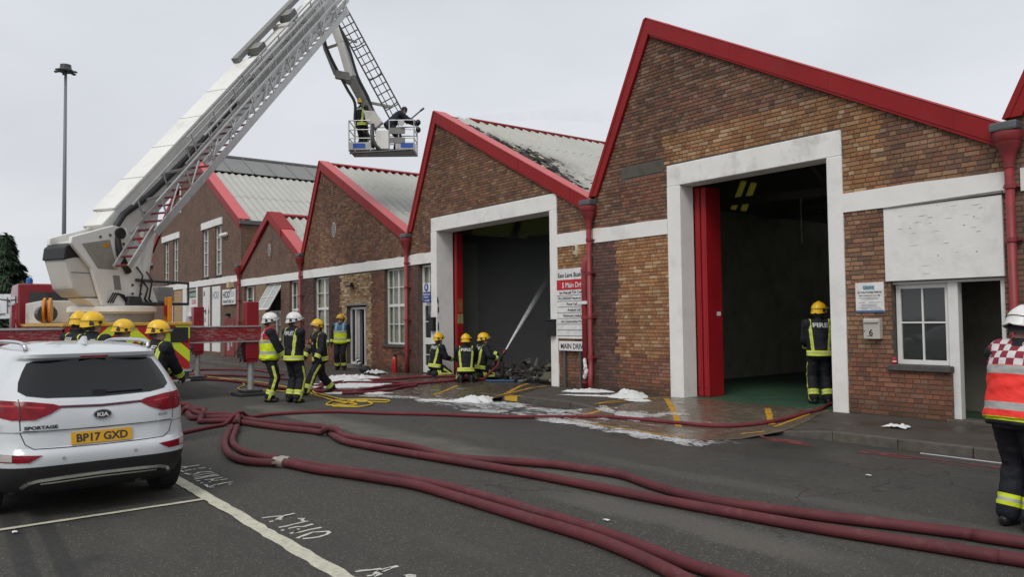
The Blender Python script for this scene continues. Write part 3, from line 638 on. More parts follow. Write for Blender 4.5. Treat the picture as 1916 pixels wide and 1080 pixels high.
corrugated(b, xa, za - .07, xr - .05, zr - .12, ya, 34, rows=3); rfA = b.build('roof', M_sheet, A)
def rooflights(parent, xa, za, xl, zl, y0, y1, m_glass, strips, m_sheet, lo=.05, hi=.45):
    """steep north slope: sheeting with translucent strips"""
    d = Vector((xl - xa, 0, zl - za)); b = MB(); g = MB(); ys = sorted([y0, y1] + [v for s in strips for v in s])
    def q(bb, ya, yb, s0, s1): P0 = Vector((xa, 0, za)) + d * s0; P1 = Vector((xa, 0, za)) + d * s1; bb.prism([(P0.x, ya, P0.z), (P1.x, ya, P1.z), (P1.x, yb, P1.z), (P0.x, yb, P0.z)], (-.03, 0, 0))
    for ya, yb in zip(ys[:-1], ys[1:]):
        if (ya, yb) in strips: q(b, ya, yb, 0, 1 - hi); q(g, ya, yb, 1 - hi, 1 - lo); q(b, ya, yb, 1 - lo, 1)
        else: q(b, ya, yb, 0, 1)
    o = b.build('roof_slope', m_sheet, parent)
    if strips: g.build('rooflight', m_glass, o)
    return o
M_tr1 = mat_translucent('yellowed_rooflight', (.34, .32, .12)); M_tr2 = mat_translucent('sooty_rooflight', (.14, .15, .08))
rooflights(A, xa, za - .08, xl, zl - .08, YW + .02, 34, M_tr1, [(17.2, 17.45), (17.62, 17.9)], M_sheetdark, .06, .26)
barge(A, xl, xr, xa, za, zl + .05, zr, .42, .2)
ridge_cap(A, xa, za - .05, YW + .25, 34)
for p_, q_, w_ in (((-12.9, 19, 4.6), (-4.75, 19, 5.4), .12), ((-12.9, 19, 4.5), (-4.75, 19, 4.2), .14), ((-9, 19, 4.4), (-11.4, 19, 7.4), .09), ((-9, 19, 4.4), (-7.0, 19, 5.6), .09), ((-12.9, 26, 4.5), (-4.75, 26, 4.2), .14), ((-12.9, 15.5, 4.5), (-4.75, 15.5, 4.2), .14), ((-9, 15.5, 4.35), (-11.4, 15.5, 7.4), .09)): MB().bar(p_, q_, w_, w_ * 1.2).build('truss_member', mat('truss_steel', (.10, .096, .085), .8), A)
MB().cyl((-11.6, 18.4, 4.9), (-11.6, 18.4, 3.6), .016, 6).build('pull_cord', M_white, A)
# ---- unit five: burnt unit
B = building('brick_unit', -17.1, 'smoke-darkened brick unit with scorched roof and burnt-out doorway')
xl, xr, xa, za, zl, zr = -21.2, -13.02, -19.58, 7.86, 4.42, 4.42
topB = gable(xl, xr, xa - .02, za - .2, zl - .05, zr - .12)
opB = [(-19.92, -14.25, -.1, 4.735), (-20.72, -19.92, .0, 3.42)]
b = MB(); wall_panels(b, topB, xl, xr, 0, opB, xa, YW, .33); wB = b.build('wall', M_mortar, B)
def zoneB(x, z):
    n = noise.noise(Vector((x * 1.1, z * 1.1, 8))) * .3
    if x > -14.3 and z < 1.0: return 'red'
    if x > -14.3 and z < 3.45: return 'warm'
    if x < -19.9: return 'purple' if z < 3.5 else 'old'
    return 'brown' if (z < 6.2 + n * 2 and x > -19 + n) else 'old'
lay_bricks(wB, topB, xl + .01, xr - .01, .13, opB + [(-21.3, -19.9, ZB0, ZB1), (-14.25, -12.9, ZB0, ZB1)], zoneB, 300, seed=4)
bands(B, [(-21.18, -19.93), (-14.245, -13.04)], ZB0, ZB1)
dfB = door_frame(B, -19.92, -14.25, .30, .26, 4.335, 4.74, .55)
folding_door(B, -19.6, .14, YW + .57, 4.3, 1, .22)
b = MB(); b.box(-19.471, -19.466, YW + .60, YW + .77, 1.95, 2.35); b.build('door_notice', mat('orange_notice', S((150, 80, 40)), .6, .3, 8), B)
b = MB(); b.box(-19.471, -19.465, YW + .59, YW + .78, 1.62, 1.9); b.build('door_notice', mat('yellow_notice', S((150, 140, 90)), .6, .3, 8), B)
M_burn = mat('sooty_interior_wall', (.05, .051, .049), .95, .35, 1.2, dirt=.5, dirtc=(.012, .012, .012))
M_burnfl = mat('sooty_floor', (.022, .021, .02), .7, .4, 5)
shell(B, xl, xr, xa, za, zl, zr, 34, M_burnfl, M_burn, None, None)
MB().box(-21.095, -21.0, YW + .345, YW + 2.4, .1, 4.2).build('pale_wall_patch', mat('smoked_plaster', (.16, .155, .135), .9, .2, 2, dirt=.4, dirtc=(.06, .06, .05)), B)
b = MB(); corrugated(b, xa, za - .07, xr - .05, zr - .08, YW, 34, rows=3); rfB = b.build('roof', M_sheetchar, B)
rooflights(B, xa, za - .08, xl, zl - .08, YW + .02, 34, M_tr2, [(14.6, 16.2), (16.5, 18.6), (18.9, 21.0)], M_sheetdark, .04, .5)
barge(B, xl, xr, xa, za, zl + .02, zr, .42, .2)
ridge_cap(B, xa, za - .05, YW + 1.15, 34)
for p_, q_, w_ in (((-21.1, 17, 4.5), (-13.3, 17, 4.2), .14), ((-17, 17, 4.4), (-19.7, 17, 7.3), .09), ((-17, 17, 4.4), (-15.5, 17, 5.4), .09), ((-21.1, 22, 4.5), (-13.3, 22, 4.2), .14)): MB().bar(p_, q_, w_, w_ * 1.2).build('truss_member', mat('burnt_steel', (.03, .028, .026), .8), B)
# charred battens and curled sheet scraps left on the damaged strip
def slopeB(x): return lerp(za - .07, zr - .08, (x - xa) / (xr - .05 - xa))
M_charw = mat('charred_timber', (.012, .012, .011), .9, .4, 30); M_scrap = mat('pale_insulation', (.52, .50, .33), .9, .2, 20)
b = MB(); c = MB()
rs = random.Random(5)
for k in range(230):
    x = min(-13.6, max(-19.3, rs.gauss(-16.0, 1.9))); y = YW + .22 + abs(rs.gauss(0, .38)) * (1.3 if abs(x + 15.8) < 1.4 else .5); L = rs.uniform(.06, .3); an = rs.uniform(-.5, .5); z = slopeB(x) + .04 + rs.uniform(0, .05)
    bb = c if rs.random() < .26 and -17.5 < x < -14.5 else b; dx = Vector((.883, 0, -.468)) * L * math.cos(an) + Vector((0, 1, 0)) * L * math.sin(an)
    bb.bar((x, y, z), Vector((x, y, z)) + dx + Vector((0, 0, rs.uniform(-.02, .04))), rs.uniform(.025, .08), rs.uniform(.006, .02))
b.build('charred_batten', M_charw, rfB, kind='stuff'); c.build('insulation_scrap', M_scrap, rfB, kind='stuff')
b = MB(); rj = random.Random(9)
for z_, w_ in ((1.55, .05), (1.25, .16), (1.0, .2), (.85, .13), (.6, .07), (.4, .1), (2.3, .03), (2.05, .04)):
    P_ = [(-19.618, YW - .03 + max(.0, rj.random() * .03) + w_ * (.5 + .5 * math.cos(k * .785)) * (1 + rj.uniform(-.3, .3)), z_ + .13 * math.sin(k * .785) * (1 + rj.uniform(-.3, .3))) for k in range(8)]; b.prism(P_, (.004, 0, 0))
b.build('bare_patch', mat('bare_brown_patch', (.06, .04, .03), .9, .4, 20), dfB, kind='stuff')
# pedestrian door beside the burnt doorway
pane_window(B, -20.70, -19.95, 2.32, 3.40, [(-20.33, .02)], [(2.82, .03)], y=YW + .14, fw=.06, sill=False, back=M_curtain)
def glazed_door(parent, x0, x1, z0, z1, y, mid=.45, cols=1, label='glazed_door'):
    b = MB(); fw = .13; zm = lerp(z0, z1, mid)
    b.box(x0, x0 + fw, y, y + .06, z0, z1); b.box(x1 - fw, x1, y, y + .06, z0, z1); b.box(x0 + fw, x1 - fw, y, y + .06, z0, z0 + .22); b.box(x0 + fw, x1 - fw, y, y + .06, z1 - .1, z1); b.box(x0 + fw, x1 - fw, y, y + .06, zm - .1, zm + .1)
    for za_, zb_ in ((z0 + .22, zm - .1), (zm + .1, z1 - .1)): b.box(x0 + fw, x1 - fw, y + .01, y + .05, (za_ + zb_) / 2 - .012, (za_ + zb_) / 2 + .012)
    b.box((x0 + x1) / 2 + .07, (x0 + x1) / 2 + .09, y + .012, y + .048, z0 + .22, z1 - .1)
    o = b.build('door', M_upvc, parent)
    for za_, zb_ in ((z0 + .22, zm - .1), (zm + .1, z1 - .1)): MB().box(x0 + fw, x1 - fw, y + .025, y + .03, za_, zb_).build('pane', M_glass, o)
    return o
glazed_door(B, -20.70, -19.95, .16, 2.27, YW + .14)
MB().box(-20.72, -19.93, YW + .5, YW + .52, .1, 3.4).build('dark_lobby_wall', M_dark, B)
# ---- unit four: windows, pale brick infill, open double door
Cb = building('brick_unit', -25.3, 'brick unit with oval gable vent, pale brick infill and open white double door')
xl, xr, xa, za, zl, zr = -29.42, -21.2, -27.68, 7.74, 4.38, 4.40
topC = gable(xl, xr, xa - .02, za - .2, zl - .05, zr - .12)
opC = [(-22.86, -21.42, .97, 3.42), (-25.62, -24.12, .05, 2.27), (-28.45, -27.1, .97, 3.42)]
b = MB(); wall_panels(b, topC, xl, xr, 0, opC, xa, YW, .33); wC = b.build('wall', M_mortar, Cb)
def zoneC(x, z):
    if -26.1 < x < -23.75 and z < 3.45: return 'pale'
    if z < 1.0: return 'red'
    if z < 3.45: return 'red' if x > -23.75 else 'purple'
    return 'old' if noise.noise(Vector((x, z * .4, 2))) < .2 else 'brown'
lay_bricks(wC, topC, xl + .01, xr - .01, .13, opC + [(-29.5, -21.1, ZB0 - .02, ZB1)], zoneC, 300, seed=6)
bands(Cb, [(-29.38, -21.22)], ZB0 - .02, ZB1 - .02)
pane_window(Cb, -22.85, -21.42, .98, 3.40, [(-22.14, .06), (-22.5, .02), (-21.78, .02)], [(2.22, .09), (2.80, .025), (1.62, .025)])
pane_window(Cb, -28.44, -27.1, .98, 3.38, [(-27.72, .09)], [(2.22, .09), (2.80, .025), (1.62, .025)])
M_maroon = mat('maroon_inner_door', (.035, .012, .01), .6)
def double_door(parent, x0, x1, z0, z1):
    y = YW + .14; b = MB(); b.box(x0, x0 + .07, y, y + .1, z0, z1); b.box(x1 - .07, x1, y, y + .1, z0, z1); b.box(x0 + .07, x1 - .07, y, y + .1, z1 - .08, z1); b.box(x0 + .36, x0 + .44, y, y + .1, z0, z1 - .08); b.box(x1 - .42, x1 - .34, y, y + .1, z0, z1 - .08)
    b.box(x0 + .07, x0 + .36, y, y + .1, z0, z0 + .08); b.box(x1 - .34, x1 - .07, y, y + .1, z0, z0 + .08)
    o = b.build('door_set', M_upvc, parent)
    MB().box(x0 + .07, x0 + .36, y + .04, y + .05, z0 + .08, z1 - .08).build('side_light', M_glass, o); MB().box(x1 - .34, x1 - .07, y + .04, y + .05, z0 + .08, z1 - .08).build('side_light', M_glass, o)
    q = MB(); q.frame((x0 + .44, y + .1, z0 + .02), (-.05, .14, 0), (.05, .0, 0), (0, 0, z1 - z0 - .12)); q.build('open_leaf', M_upvc, o)
    MB().box(x0 - .02, x1 + .02, y + 1.5, y + 1.55, z0, z1 + .3).build('dark_lobby_wall', M_maroon, o); MB().box(x0 - .06, x0 - .02, y + .2, y + 1.55, z0, z1 + .3).build('dark_lobby_wall', M_maroon, o); MB().box(x0 - .06, x1 + .06, y + .2, y + 1.55, z1 + .3, z1 + .34).build('dark_lobby_ceiling', M_maroon, o); MB().box(x0 + .05, x1 - .4, y + .7, y + .95, z0, z0 + .42).build('lobby_box', mat('red_box', (.12, .01, .018), .6), o)  # side wall and ceiling added in dark maroon to keep the doorway dark
    MB().box(x0 - .06, x1 + .05, YW - .05, YW + .14, .12, z0).build('threshold', mat('pale_step', (.2, .19, .17), .8), o)
    return o
double_door(Cb, -25.6, -24.14, .24, 2.22)
MB().box(-25.75, -24.0, YW - .03, YW + .05, 2.27, 2.34).build('door_lintel', mat('grey_lintel', (.2, .19, .17), .8), Cb)
def oval_vent(parent, x, z, rx=.16, rz=.27):
    b = MB(); b.lathe((x, YW - .03, z), [(1, 0), (1, .04), (.8, .04)], 28, (0, 1, 0)); b.v = [(x + (p[0] - x) * rx, p[1], z + (p[2] - z) * rz) for p in b.v]
    o = b.build('oval_vent', mat('vent_white', (.4, .4, .38), .6), parent); c = MB()
    for k in range(-3, 4):
        zz = z + k * rz * .23; w = rx * .8 * math.sqrt(max(0, 1 - (k * .23) ** 2)); c.box(x - w, x + w, YW - .036, YW - .03, zz - .012, zz + .018)
    c.build('louvre', M_black, o); b = MB()
    b.lathe((x, YW - .014, z), [(1, 0), (1, .02)], 28, (0, 1, 0)); b.v = [(x + (p[0] - x) * rx * 1.9, p[1], z + (p[2] - z) * rz * 1.75) for p in b.v]; b.build('brick_ring', M_brickred, o)
oval_vent(Cb, -26.6, 5.06)
shell(Cb, xl, xr, xa, za, zl, zr, 34, M_burnfl, M_inwall, None, None)
b = MB(); corrugated(b, xa, za - .07, xr - .05, zr - .08, YW, 34, rows=3); b.build('roof', M_sheet, Cb)
rooflights(Cb, xa, za - .08, xl, zl - .08, YW + .02, 34, M_tr2, [], M_sheetdark)
barge(Cb, xl, xr, xa, za, zl + .02, zr, .42, .2); ridge_cap(Cb, xa, za - .05, YW + .3, 34)
# ---- small gable unit
Db = building('brick_unit', -33, 'small low gabled brick unit with a tilted open window, beside tall building')
xl, xr, xa, za, zl, zr = -36.62, -29.42, -32.95, 6.42, 4.32, 4.32
topD = gable(xl, xr, xa, za - .25, zl - .1, zr - .1)
opD = [(-36.2, -34.92, .97, 3.40), (-33.35, -31.75, .97, 3.40), (-30.85, -29.62, .97, 3.40)]
b = MB(); wall_panels(b, topD, xl, xr, 0, opD, xa, YW, .33); b.build('wall', M_brickfar, Db)
bands(Db, [(-36.55, -29.46)], ZB0 - .03, ZB1 - .04)
MB().box(-34.6, -33.36, YW - .012, YW + .1, .6, 3.38).build('pale_infill', mat_brick_far('pale_brickwork', (.30, .20, .11), (.23, .15, .085), (.2, .17, .13)), Db)
pane_window(Db, -36.2, -34.92, .98, 3.38, [(-35.35, .07)], [(2.22, .09), (2.80, .02), (1.62, .02)], back=mat('grey_net', (.16, .16, .14), .9))
pane_window(Db, -30.85, -29.62, .98, 3.38, [(-30.05, .07), (-30.42, .02)], [(2.22, .09), (2.80, .02), (1.62, .02)], back=mat('grey_net', (.16, .16, .14), .9))
w = pane_window(Db, -33.35, -31.75, .98, 2.22, [(-32.55, .07)], [(1.62, .02)], fw=.07)
b = MB(); zt, zb, yo = 3.36, 2.28, -.62     # top hung sash swung outwards
def tp(x, t): return Vector((x, YW + .1 + (yo) * t, lerp(zt, zb, t)))
for xx in (-33.3, -32.55, -31.8): b.bar(tp(xx, 0), tp(xx, 1), .06, .04, up=(0, -1, .3))
for t in (0, .52, 1): b.bar(tp(-33.3, t), tp(-31.8, t), .06 if t != .52 else .025, .04, up=(0, -1, .3))
sash = b.build('open_sash', M_upvc, w); g = MB(); g.add([tp(-33.28, .02), tp(-31.82, .02), tp(-31.82, .98), tp(-33.28, .98)], [(3, 2, 1, 0)]); g.build('sash_glass', glass_mat('sash_pane', (.30, .31, .28), .25), w)
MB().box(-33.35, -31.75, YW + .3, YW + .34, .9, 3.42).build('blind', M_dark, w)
oval_vent(Db, -33.0, 4.82)
b = MB(); corrugated(b, xa, za - .07, xr - .05, zr - .05, YW, 26, rows=2); corrugated(b, xa, za - .07, xl + .05, zl - .05, YW, 26, rows=2); b.build('roof', M_sheet, Db)
b = MB(); b.box(xl + .1, xl + .3, YW + .33, 26, 0, zl - .2); b.box(xr - .3, xr - .1, YW + .33, 26, 0, zr - .2); b.box(xl + .1, xr - .1, 25.7, 26, 0, 6.0); b.build('party_wall', M_brickfar, Db)
def gable_trim(parent, xl, xr, xa, za, zl, zr, h=.36, cap=.5, split=None):
    for (x1, z1, sg) in ((xr, zr, 1), (xl, zl, -1)):
        s = (z1 - za) / (x1 - xa); yf = YW - .1; b = MB()
        b.prism([(xa, yf, za), (x1, yf, z1), (x1, yf, z1 - h), (xa, yf, za - h)], (0, .09, 0))
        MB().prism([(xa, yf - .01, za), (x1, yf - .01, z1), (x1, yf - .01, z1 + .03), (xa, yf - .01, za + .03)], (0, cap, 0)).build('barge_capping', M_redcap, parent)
        if split:
            xs = lerp(xa, x1, split); zs = lerp(za, z1, split)
            b.prism([(xa, yf - .03, za + .05), (xs, yf - .03, zs + .05), (xs, yf - .03, zs - h * .85), (xa, yf - .03, za - h * .9)], (0, cap + .12, 0))
        b.build('barge_board', M_redmetal, parent)
gable_trim(Db, xl + .1, xr, xa, za, zl, zr, .34, .5, .42); ridge_cap(Db, xa, za - .05, YW + .5, 26)
# ---- tall two-storey building with shop signs
Eb = building('tall_brick_building', -44.8, 'tall two-storey gabled brick building with narrow upper windows and furniture shop signs')
xl, xr, xa, za, zl, zr = -53.0, -36.62, -44.6, 11.0, 6.5, 6.55
topE = gable(xl, xr, xa, za - .25, zl - .1, zr - .1)
opE = [(-42.62, -41.58, 4.1, 6.6), (-40.5, -39.46, 4.1, 6.6), (-50.25, -49.25, 4.1, 6.6), (-48.3, -47.3, 4.1, 6.6), (-46.15, -43.45, .3, 3.62)]
b = MB(); wall_panels(b, topE, xl, xr, 0, opE, xa, YW, .33); b.build('wall', M_brickfar, Eb)
MB().box(xr - .3, xr, YW + .33, 45, 0, zr - .12).build('side_wall', M_brickred, Eb); MB().box(xl, xl + .3, YW + .33, 45, 0, zl - .12).build('side_wall', M_brickfar, Eb)
MB().box(xl, xr, 45, 45.3, 0, 6.4).build('back_wall', M_brickfar, Eb)
bands(Eb, [(-52.95, -36.8)], 3.66, 3.97)
for a, c in ((-42.75, -39.35), (-50.75, -46.95)): MB().box(a, c, YW - .05, YW + .1, 6.6, 6.95).build('window_lintel', M_white, Eb)
for o_ in opE[:4]:
    pane_window(Eb, o_[0], o_[1], 4.12, 6.6, [((o_[0] + o_[1]) / 2 + .1, .03)], [(4.75, .03), (5.38, .03), (6.0, .03)], fw=.05, y=YW + .08, back=mat('pale_net', (.42, .42, .38), .9), glass=M_pane)
b = MB(); corrugated(b, lerp(xa, xr, .26), lerp(za, zr, .26) - .12, xr + .1, zr - .14, YW, 45, pitch=.36, amp=.04, rows=2); b.build('roof', M_sheet, Eb)
b = MB(); n = 26
d = Vector((xr - xa, 0, zr - za)).normalized()
for k in range(n):
    y0 = YW + .3 + k * 1.22; b.frame(Vector((xa, y0, za - .02)) , d * (Vector((xr - xa, 0, zr - za)).length * .265), (0, 1.16, 0), (.012, 0, .03))
    b.frame(Vector((xa, y0 - .06, za + .01)), d * (Vector((xr - xa, 0, zr - za)).length * .265), (0, .06, 0), (.02, 0, .05))
b.build('rooflight_sheet', M_sheetgrey, Eb)
b = MB(); corrugated(b, xa, za - .04, xl - .1, zl - .05, YW, 45, pitch=.36, amp=.065, rows=2); b.build('roof', M_sheetgrey, Eb)
MB().cyl((xa, YW, za), (xa, 45, za), .14, 10).build('ridge_tile', M_sheetdark, Eb)
gable_trim(Eb, xl - .15, xr, xa, za, zl, zr, .4, .55)
MB().box(xr - .05, xr + .14, YW - .1, 45, zr - .24, zr - .06).build('gutter', M_lead, Eb)
MB().cyl((-46.7, YW - .03, 8.0), (-46.7, YW - .03, 9.5), .05, 8).build('vent_pipe', M_white, Eb)
for k in range(3): MB().lathe((-39.15 + k * .3, YW - .02, 6.0 - k * 0.0), [(.09, 0), (.11, -.1), (.06, -.2)], 10, (0, 1, 0)).build('flood_lamp', M_white, Eb)
# shop front
b = MB(); b.box(-46.2, -45.5, YW - .03, YW + .25, .15, 3.66); b.box(-43.65, -43.4, YW - .03, YW + .25, .15, 3.66); b.box(-45.5, -43.65, YW + .08, YW + .2, 3.5, 3.66); b.box(-45.5, -43.65, YW + .08, YW + .2, 2.1, 2.2); b.build('shop_front', M_upvc, Eb)
MB().box(-45.5, -43.65, YW + .2, YW + .22, .15, 2.1).build('shop_glass', M_glass, Eb)
MB().box(-45.5, -43.65, YW + .16, YW + .18, 2.2, 3.5).build('shop_poster', M_upvc, Eb)
MB().box(-45.5, -43.65, YW + .15, YW + .16, 3.12, 3.5).build('shop_poster_strip', mat('green_print', (.05, .16, .07), .6, .4, 6), Eb)
M_ink = mat('dark_print', (.03, .033, .035), .6); M_redink = mat('red_print', S((180, 30, 40)), .6); M_wink = mat('white_print', (.68, .68, .67), .5)
def fascia_text(body, size, m, x, z, parent, y=YW - .06, width=None, align='LEFT'): return text_mesh(body, size, m, 'lettering', FM(x, y, z), parent, align, width=width, offset=size * .02)
fascia_text('FURNITURE OUTLET', .26, M_upvc, -45.4, 3.2, Eb, YW + .145, 1.7); fascia_text('CLEARANCE', .36, M_redink, -45.15, 2.78, Eb, YW + .155, 1.45); fascia_text('0208 908 3848', .26, M_ink, -45.1, 2.3, Eb, YW + .155, 1.4)
for a, c, z0, z1 in ((-42.45, -41.3, .3, 3.58), (-40.9, -39.62, .3, 3.56)): MB().box(a, c, YW - .02, YW + .02, z0, z1).build('white_panel', M_upvc, Eb)
b = MB()
for x0, z0, w_, h_ in ((-42.3, 2.3, .35, .1), (-42.05, 2.15, .2, .35), (-42.15, 1.75, .18, .3), (-42.25, .95, .45, .5), (-41.55, 1.2, .12, 1.5), (-41.5, 2.2, .15, .2), (-42.35, 3.1, .25, .3)): b.prism([(x0, YW - .023, z0), (x0 + w_, YW - .023, z0 + h_ * .2), (x0 + w_ * .8, YW - .023, z0 + h_), (x0 + w_ * .2, YW - .023, z0 + h_ * .8)], (0, .002, 0))
b.build('panel_print', M_ink, Eb)
fascia_text('HOD', .5, mat('pale_print', (.25, .25, .27), .6), -40.85, 2.95, Eb, YW - .024, 1.0)
sg = MB().box(-39.1, -37.22, YW - .09, YW - .02, 2.60, 3.33).build('shop_sign', M_wink, Eb, bevel=.01); fascia_text('HOD', .44, M_ink, -39.0, 2.93, Eb, YW - .095, 1.05); fascia_text('FURNITURE Ltd', .2, M_ink, -39.0, 2.68, Eb, YW - .095, 1.6)
b = MB()
for k in range(3): b.box(-37.8, -37.35, YW - .094, YW - .09, 2.98 + k * .09, 3.0 + k * .09)
b.build('sign_small_print', M_ink, Eb)
MB().box(-39.0, -38.78, YW - .03, YW + .02, .15, 1.95).box(-38.78, -37.45, YW - .03, YW + .02, 1.8, 1.95).box(-37.62, -37.45, YW - .03, YW + .02, .15, 1.8).build('door_frame', mat('dull_red', (.2, .03, .03), .6), Eb)
MB().box(-38.78, -37.62, YW - .015, YW + .0, .15, 1.8).build('red_door', mat('dull_red', (.2, .03, .03), .6), Eb)
b = MB(); b.box(-38.5, -38.2, YW - .02, YW - .016, .4, 1.6); b.box(-38.0, -37.8, YW - .02, YW - .016, .6, 1.6); b.build('door_poster', mat('poster', (.35, .33, .32), .6, .6, 9), Eb)
MB().box(-47.95, -46.35, YW - .02, YW + .02, .2, 3.6).build('plywood_board', mat('plywood', (.36, .24, .13), .8), Eb); MB().box(-49.4, -48.3, YW - .02, YW + .02, .2, 3.55).build('white_door', M_upvc, Eb)
MB().box(-37.95, -37.6, YW - .25, YW, 3.4, 3.66).build('lamp_box', mat('cream_lamp', (.5, .4, .25), .5), Eb); MB().box(-38.35, -38.1, YW - .2, YW, 2.05, 2.18).build('door_lamp', M_black, Eb)
# ---- low building further along, and the next unit to the right
Fb = building('low_brick_building', -57, 'low brick building at the far left end, half hidden by the ladder')
b = MB(); b.box(-68, -53.05, YW + .5, 40, 0, 5.6); b.build('wall', M_brickfar, Fb); MB().prism([(-68.2, YW + .3, 5.5), (-52.9, YW + .3, 5.5), (-60.5, YW + .3, 8.8)], (0, 28, 0)).build('roof', M_sheetgrey, Fb)
MB().prism([(-60.5, YW + .2, 8.85), (-52.85, YW + .2, 5.5), (-52.85, YW + .2, 5.1), (-60.5, YW + .2, 8.4)], (0, .12, 0)).build('barge_board', M_redmetal, Fb)
for x0 in (-56.5, -58.6): pane_window(Fb, x0, x0 + .9, 1.0, 3.4, [(x0 + .45, .05)], [(2.2, .06)], y=YW + .46, glass=M_glass, back=None, sill=False)
Gb = building('brick_unit', -.5, 'next brick unit cut off at the right edge, only its corner showing')
xl, xr, xa, za, zl, zr = -4.5, 3.7, -2.75, 8.0, 4.42, 4.38
topG = gable(xl, xr, xa - .02, za - .2, zl - .05, zr - .12); b = MB(); wall_panels(b, topG, xl, xr, 0, [], xa, YW, .33); b.build('wall', M_brickfar, Gb)
bands(Gb, [(-4.36, 3.6)], ZB0, ZB1); barge(Gb, xl, xr, xa, za, zl + .05, zr, .42, .2)
b = MB(); corrugated(b, xa, za - .07, xr - .05, zr - .12, YW, 34, rows=3); corrugated(b, xa, za - .07, xl, zl - .1, YW, 34, rows=1); b.build('roof', M_sheet, Gb)
MB().box(3.4, 3.7, YW + .33, 34, 0, 4.2).box(xl, xr, 34, 34.3, 0, 4.3).build('party_wall', M_brickfar, Gb)
# ------------------------------------------------------------------ rainwater pipes in the valleys
def rain_pipe(x, label, s=1.0, foot='shoe', zt=4.28):
    r = thing('rainwater_pipe', (x, YW - .12, .12), label, 'drainpipe', 'red rainwater pipes between the gables')
    b = MB(); b.lathe((x, YW - .13, 3.86), [(.065, -.1), (.075, 0), (.10, .10), (.16, .22), (.17, .25), (.15, .26), (.19, .32), (.19, .40), (.17, .40), (.16, .34)], 18); b.build('hopper', M_redpipe, r, smooth=False, angle=40)
    b = MB(); b.box(x - .21, x + .15, YW - .24, YW + .0, zt, zt + .13); b.build('valley_gutter', M_lead, r, bevel=.03)
    pts = [(x, YW - .13, 3.8), (x, YW - .13, .75)]
    pts += [(x + .02, YW - .15, .62), (x + .09, YW - .22, .48), (x + .1, YW - .24, .36), (x + .1, YW - .24, .14)] if foot == 'swan' else [(x, YW - .13, .14)]
    MB().tube(pts, .058, 14).build('pipe', M_redpipe, r, smooth=True)
    for z in (3.5, 2.75, 1.75, .85):
        b = MB(); b.lathe((x, YW - .13, z), [(.06, -.03), (.072, -.03), (.072, .03), (.06, .03)], 14); b.box(x - .1, x + .1, YW - .10, YW - .0, z - .012, z + .012); b.build('pipe_bracket', M_redpipe, r)
    return r
rp = rain_pipe(-13.03, 'red rainwater pipe with hopper between burnt doorway and open doorway', foot='swan'); rain_pipe(-21.22, 'red rainwater pipe with hopper left of the half-glazed white door')
rain_pipe(-29.44, 'red rainwater pipe with hopper behind the two white-helmeted men'); rain_pipe(-36.6, 'dull red rainwater pipe at the corner of the tall shop building'); rain_pipe(-4.46, 'red rainwater pipe and large hopper at the right edge')
# thick soil pipe beside it
sp = thing('soil_pipe', (-13.21, YW - .14, .12), 'thick pink-red waste pipe with domed top beside white tenant board', 'drainpipe')
MB().tube([(-13.21, YW - .10, .14), (-13.21, YW - .10, 2.85), (-13.2, YW - .09, 3.0), (-13.18, YW - .05, 3.08), (-13.14, YW - .0, 3.11)], .085, 16).build('pipe', M_redpipe, sp, smooth=True)
for z in (.3, .5, 1.75, 2.82): MB().lathe((-13.21, YW - .10, z), [(.086, -.035), (.098, -.035), (.098, .035), (.086, .035)], 16).build('pipe_collar', M_redpipe, sp)
MB().box(-13.36, -13.06, YW - .2, YW - .02, 2.05, 2.12).build('pipe_clip', M_upvc, sp)
# ------------------------------------------------------------------ things fixed to the walls
tb = thing('tenant_board', (-13.85, YW, 1.2), 'tall white tenant directory board with red strip beside burnt doorway', 'sign')
MB().box(-14.24, -13.2, YW - .055, YW - .015, 1.26, 2.90).build('panel', M_wink, tb)
MB().box(-14.24, -13.2, YW - .058, YW - .0551, 2.40, 2.64).build('red_strip', M_redink, tb)
b = MB()
for k in range(1, 9): b.box(-14.24, -13.2, YW - .057, YW - .0552, 2.40 - k * .135, 2.412 - k * .135)
b.build('divider', M_ink, tb)
fascia_text('East Lane Business Park', .145, M_ink, -14.2, 2.70, tb, YW - .060, 1.3); fascia_text('5 Main Drive', .17, M_wink, -14.05, 2.455, tb, YW - .062, .80)
for k, (s_, x_, w_) in enumerate((('Ian Hensall T/A Coffee Plus', -14.15, 1.05), ('TKE DESIGNS Framing & Furniture', -14.2, 1.1), ('Floral Call Ltd', -13.9, .5), ('Konsult Ltd', -13.86, .42), ('Richstone London Ltd', -14.02, .76), ('Ark Construction Project Ltd', -14.1, .98))): fascia_text(s_, .085, M_ink, x_, 2.31 - k * .135, tb, YW - .060, w_)
rs_ = thing('street_name_sign', (-13.75, YW, .12), 'white street name plate on two short posts under the tenant board', 'sign')
MB().box(-14.12, -13.2, YW - .12, YW - .09, .98, 1.2).build('plate', M_wink, rs_, bevel=.006)
MB().box(-14.0, -13.95, YW - .09, YW - .04, .1, 1.1).build('post', M_lead, rs_); MB().box(-13.46, -13.41, YW - .09, YW - .04, .1, 1.1).build('post', M_lead, rs_); fascia_text('MAIN DRIVE', .17, M_ink, -14.06, 1.03, rs_, YW - .124, .84)
al = thing('alarm_box', (-13.58, YW, 3.15), 'cream oval alarm box under the white band beside tenant board', 'alarm')
b = MB(); b.lathe((-13.58, YW - .0, 3.30), [(1, -.0), (1, -.04), (.85, -.07), (.4, -.085)], 20, (0, 1, 0)); b.v = [(-13.58 + (p[0] + 13.58) * .085, p[1], 3.30 + (p[2] - 3.30) * .175) for p in b.v]; b.build('housing', mat('cream_plastic', (.5, .43, .28), .5), al, smooth=False, angle=50)
fascia_text('8', .16, M_ink, -13.62, 3.30, al, YW - .088); MB().box(-13.61, -13.54, YW - .09, YW - .08, 3.18, 3.205).build('lens', M_black, al)
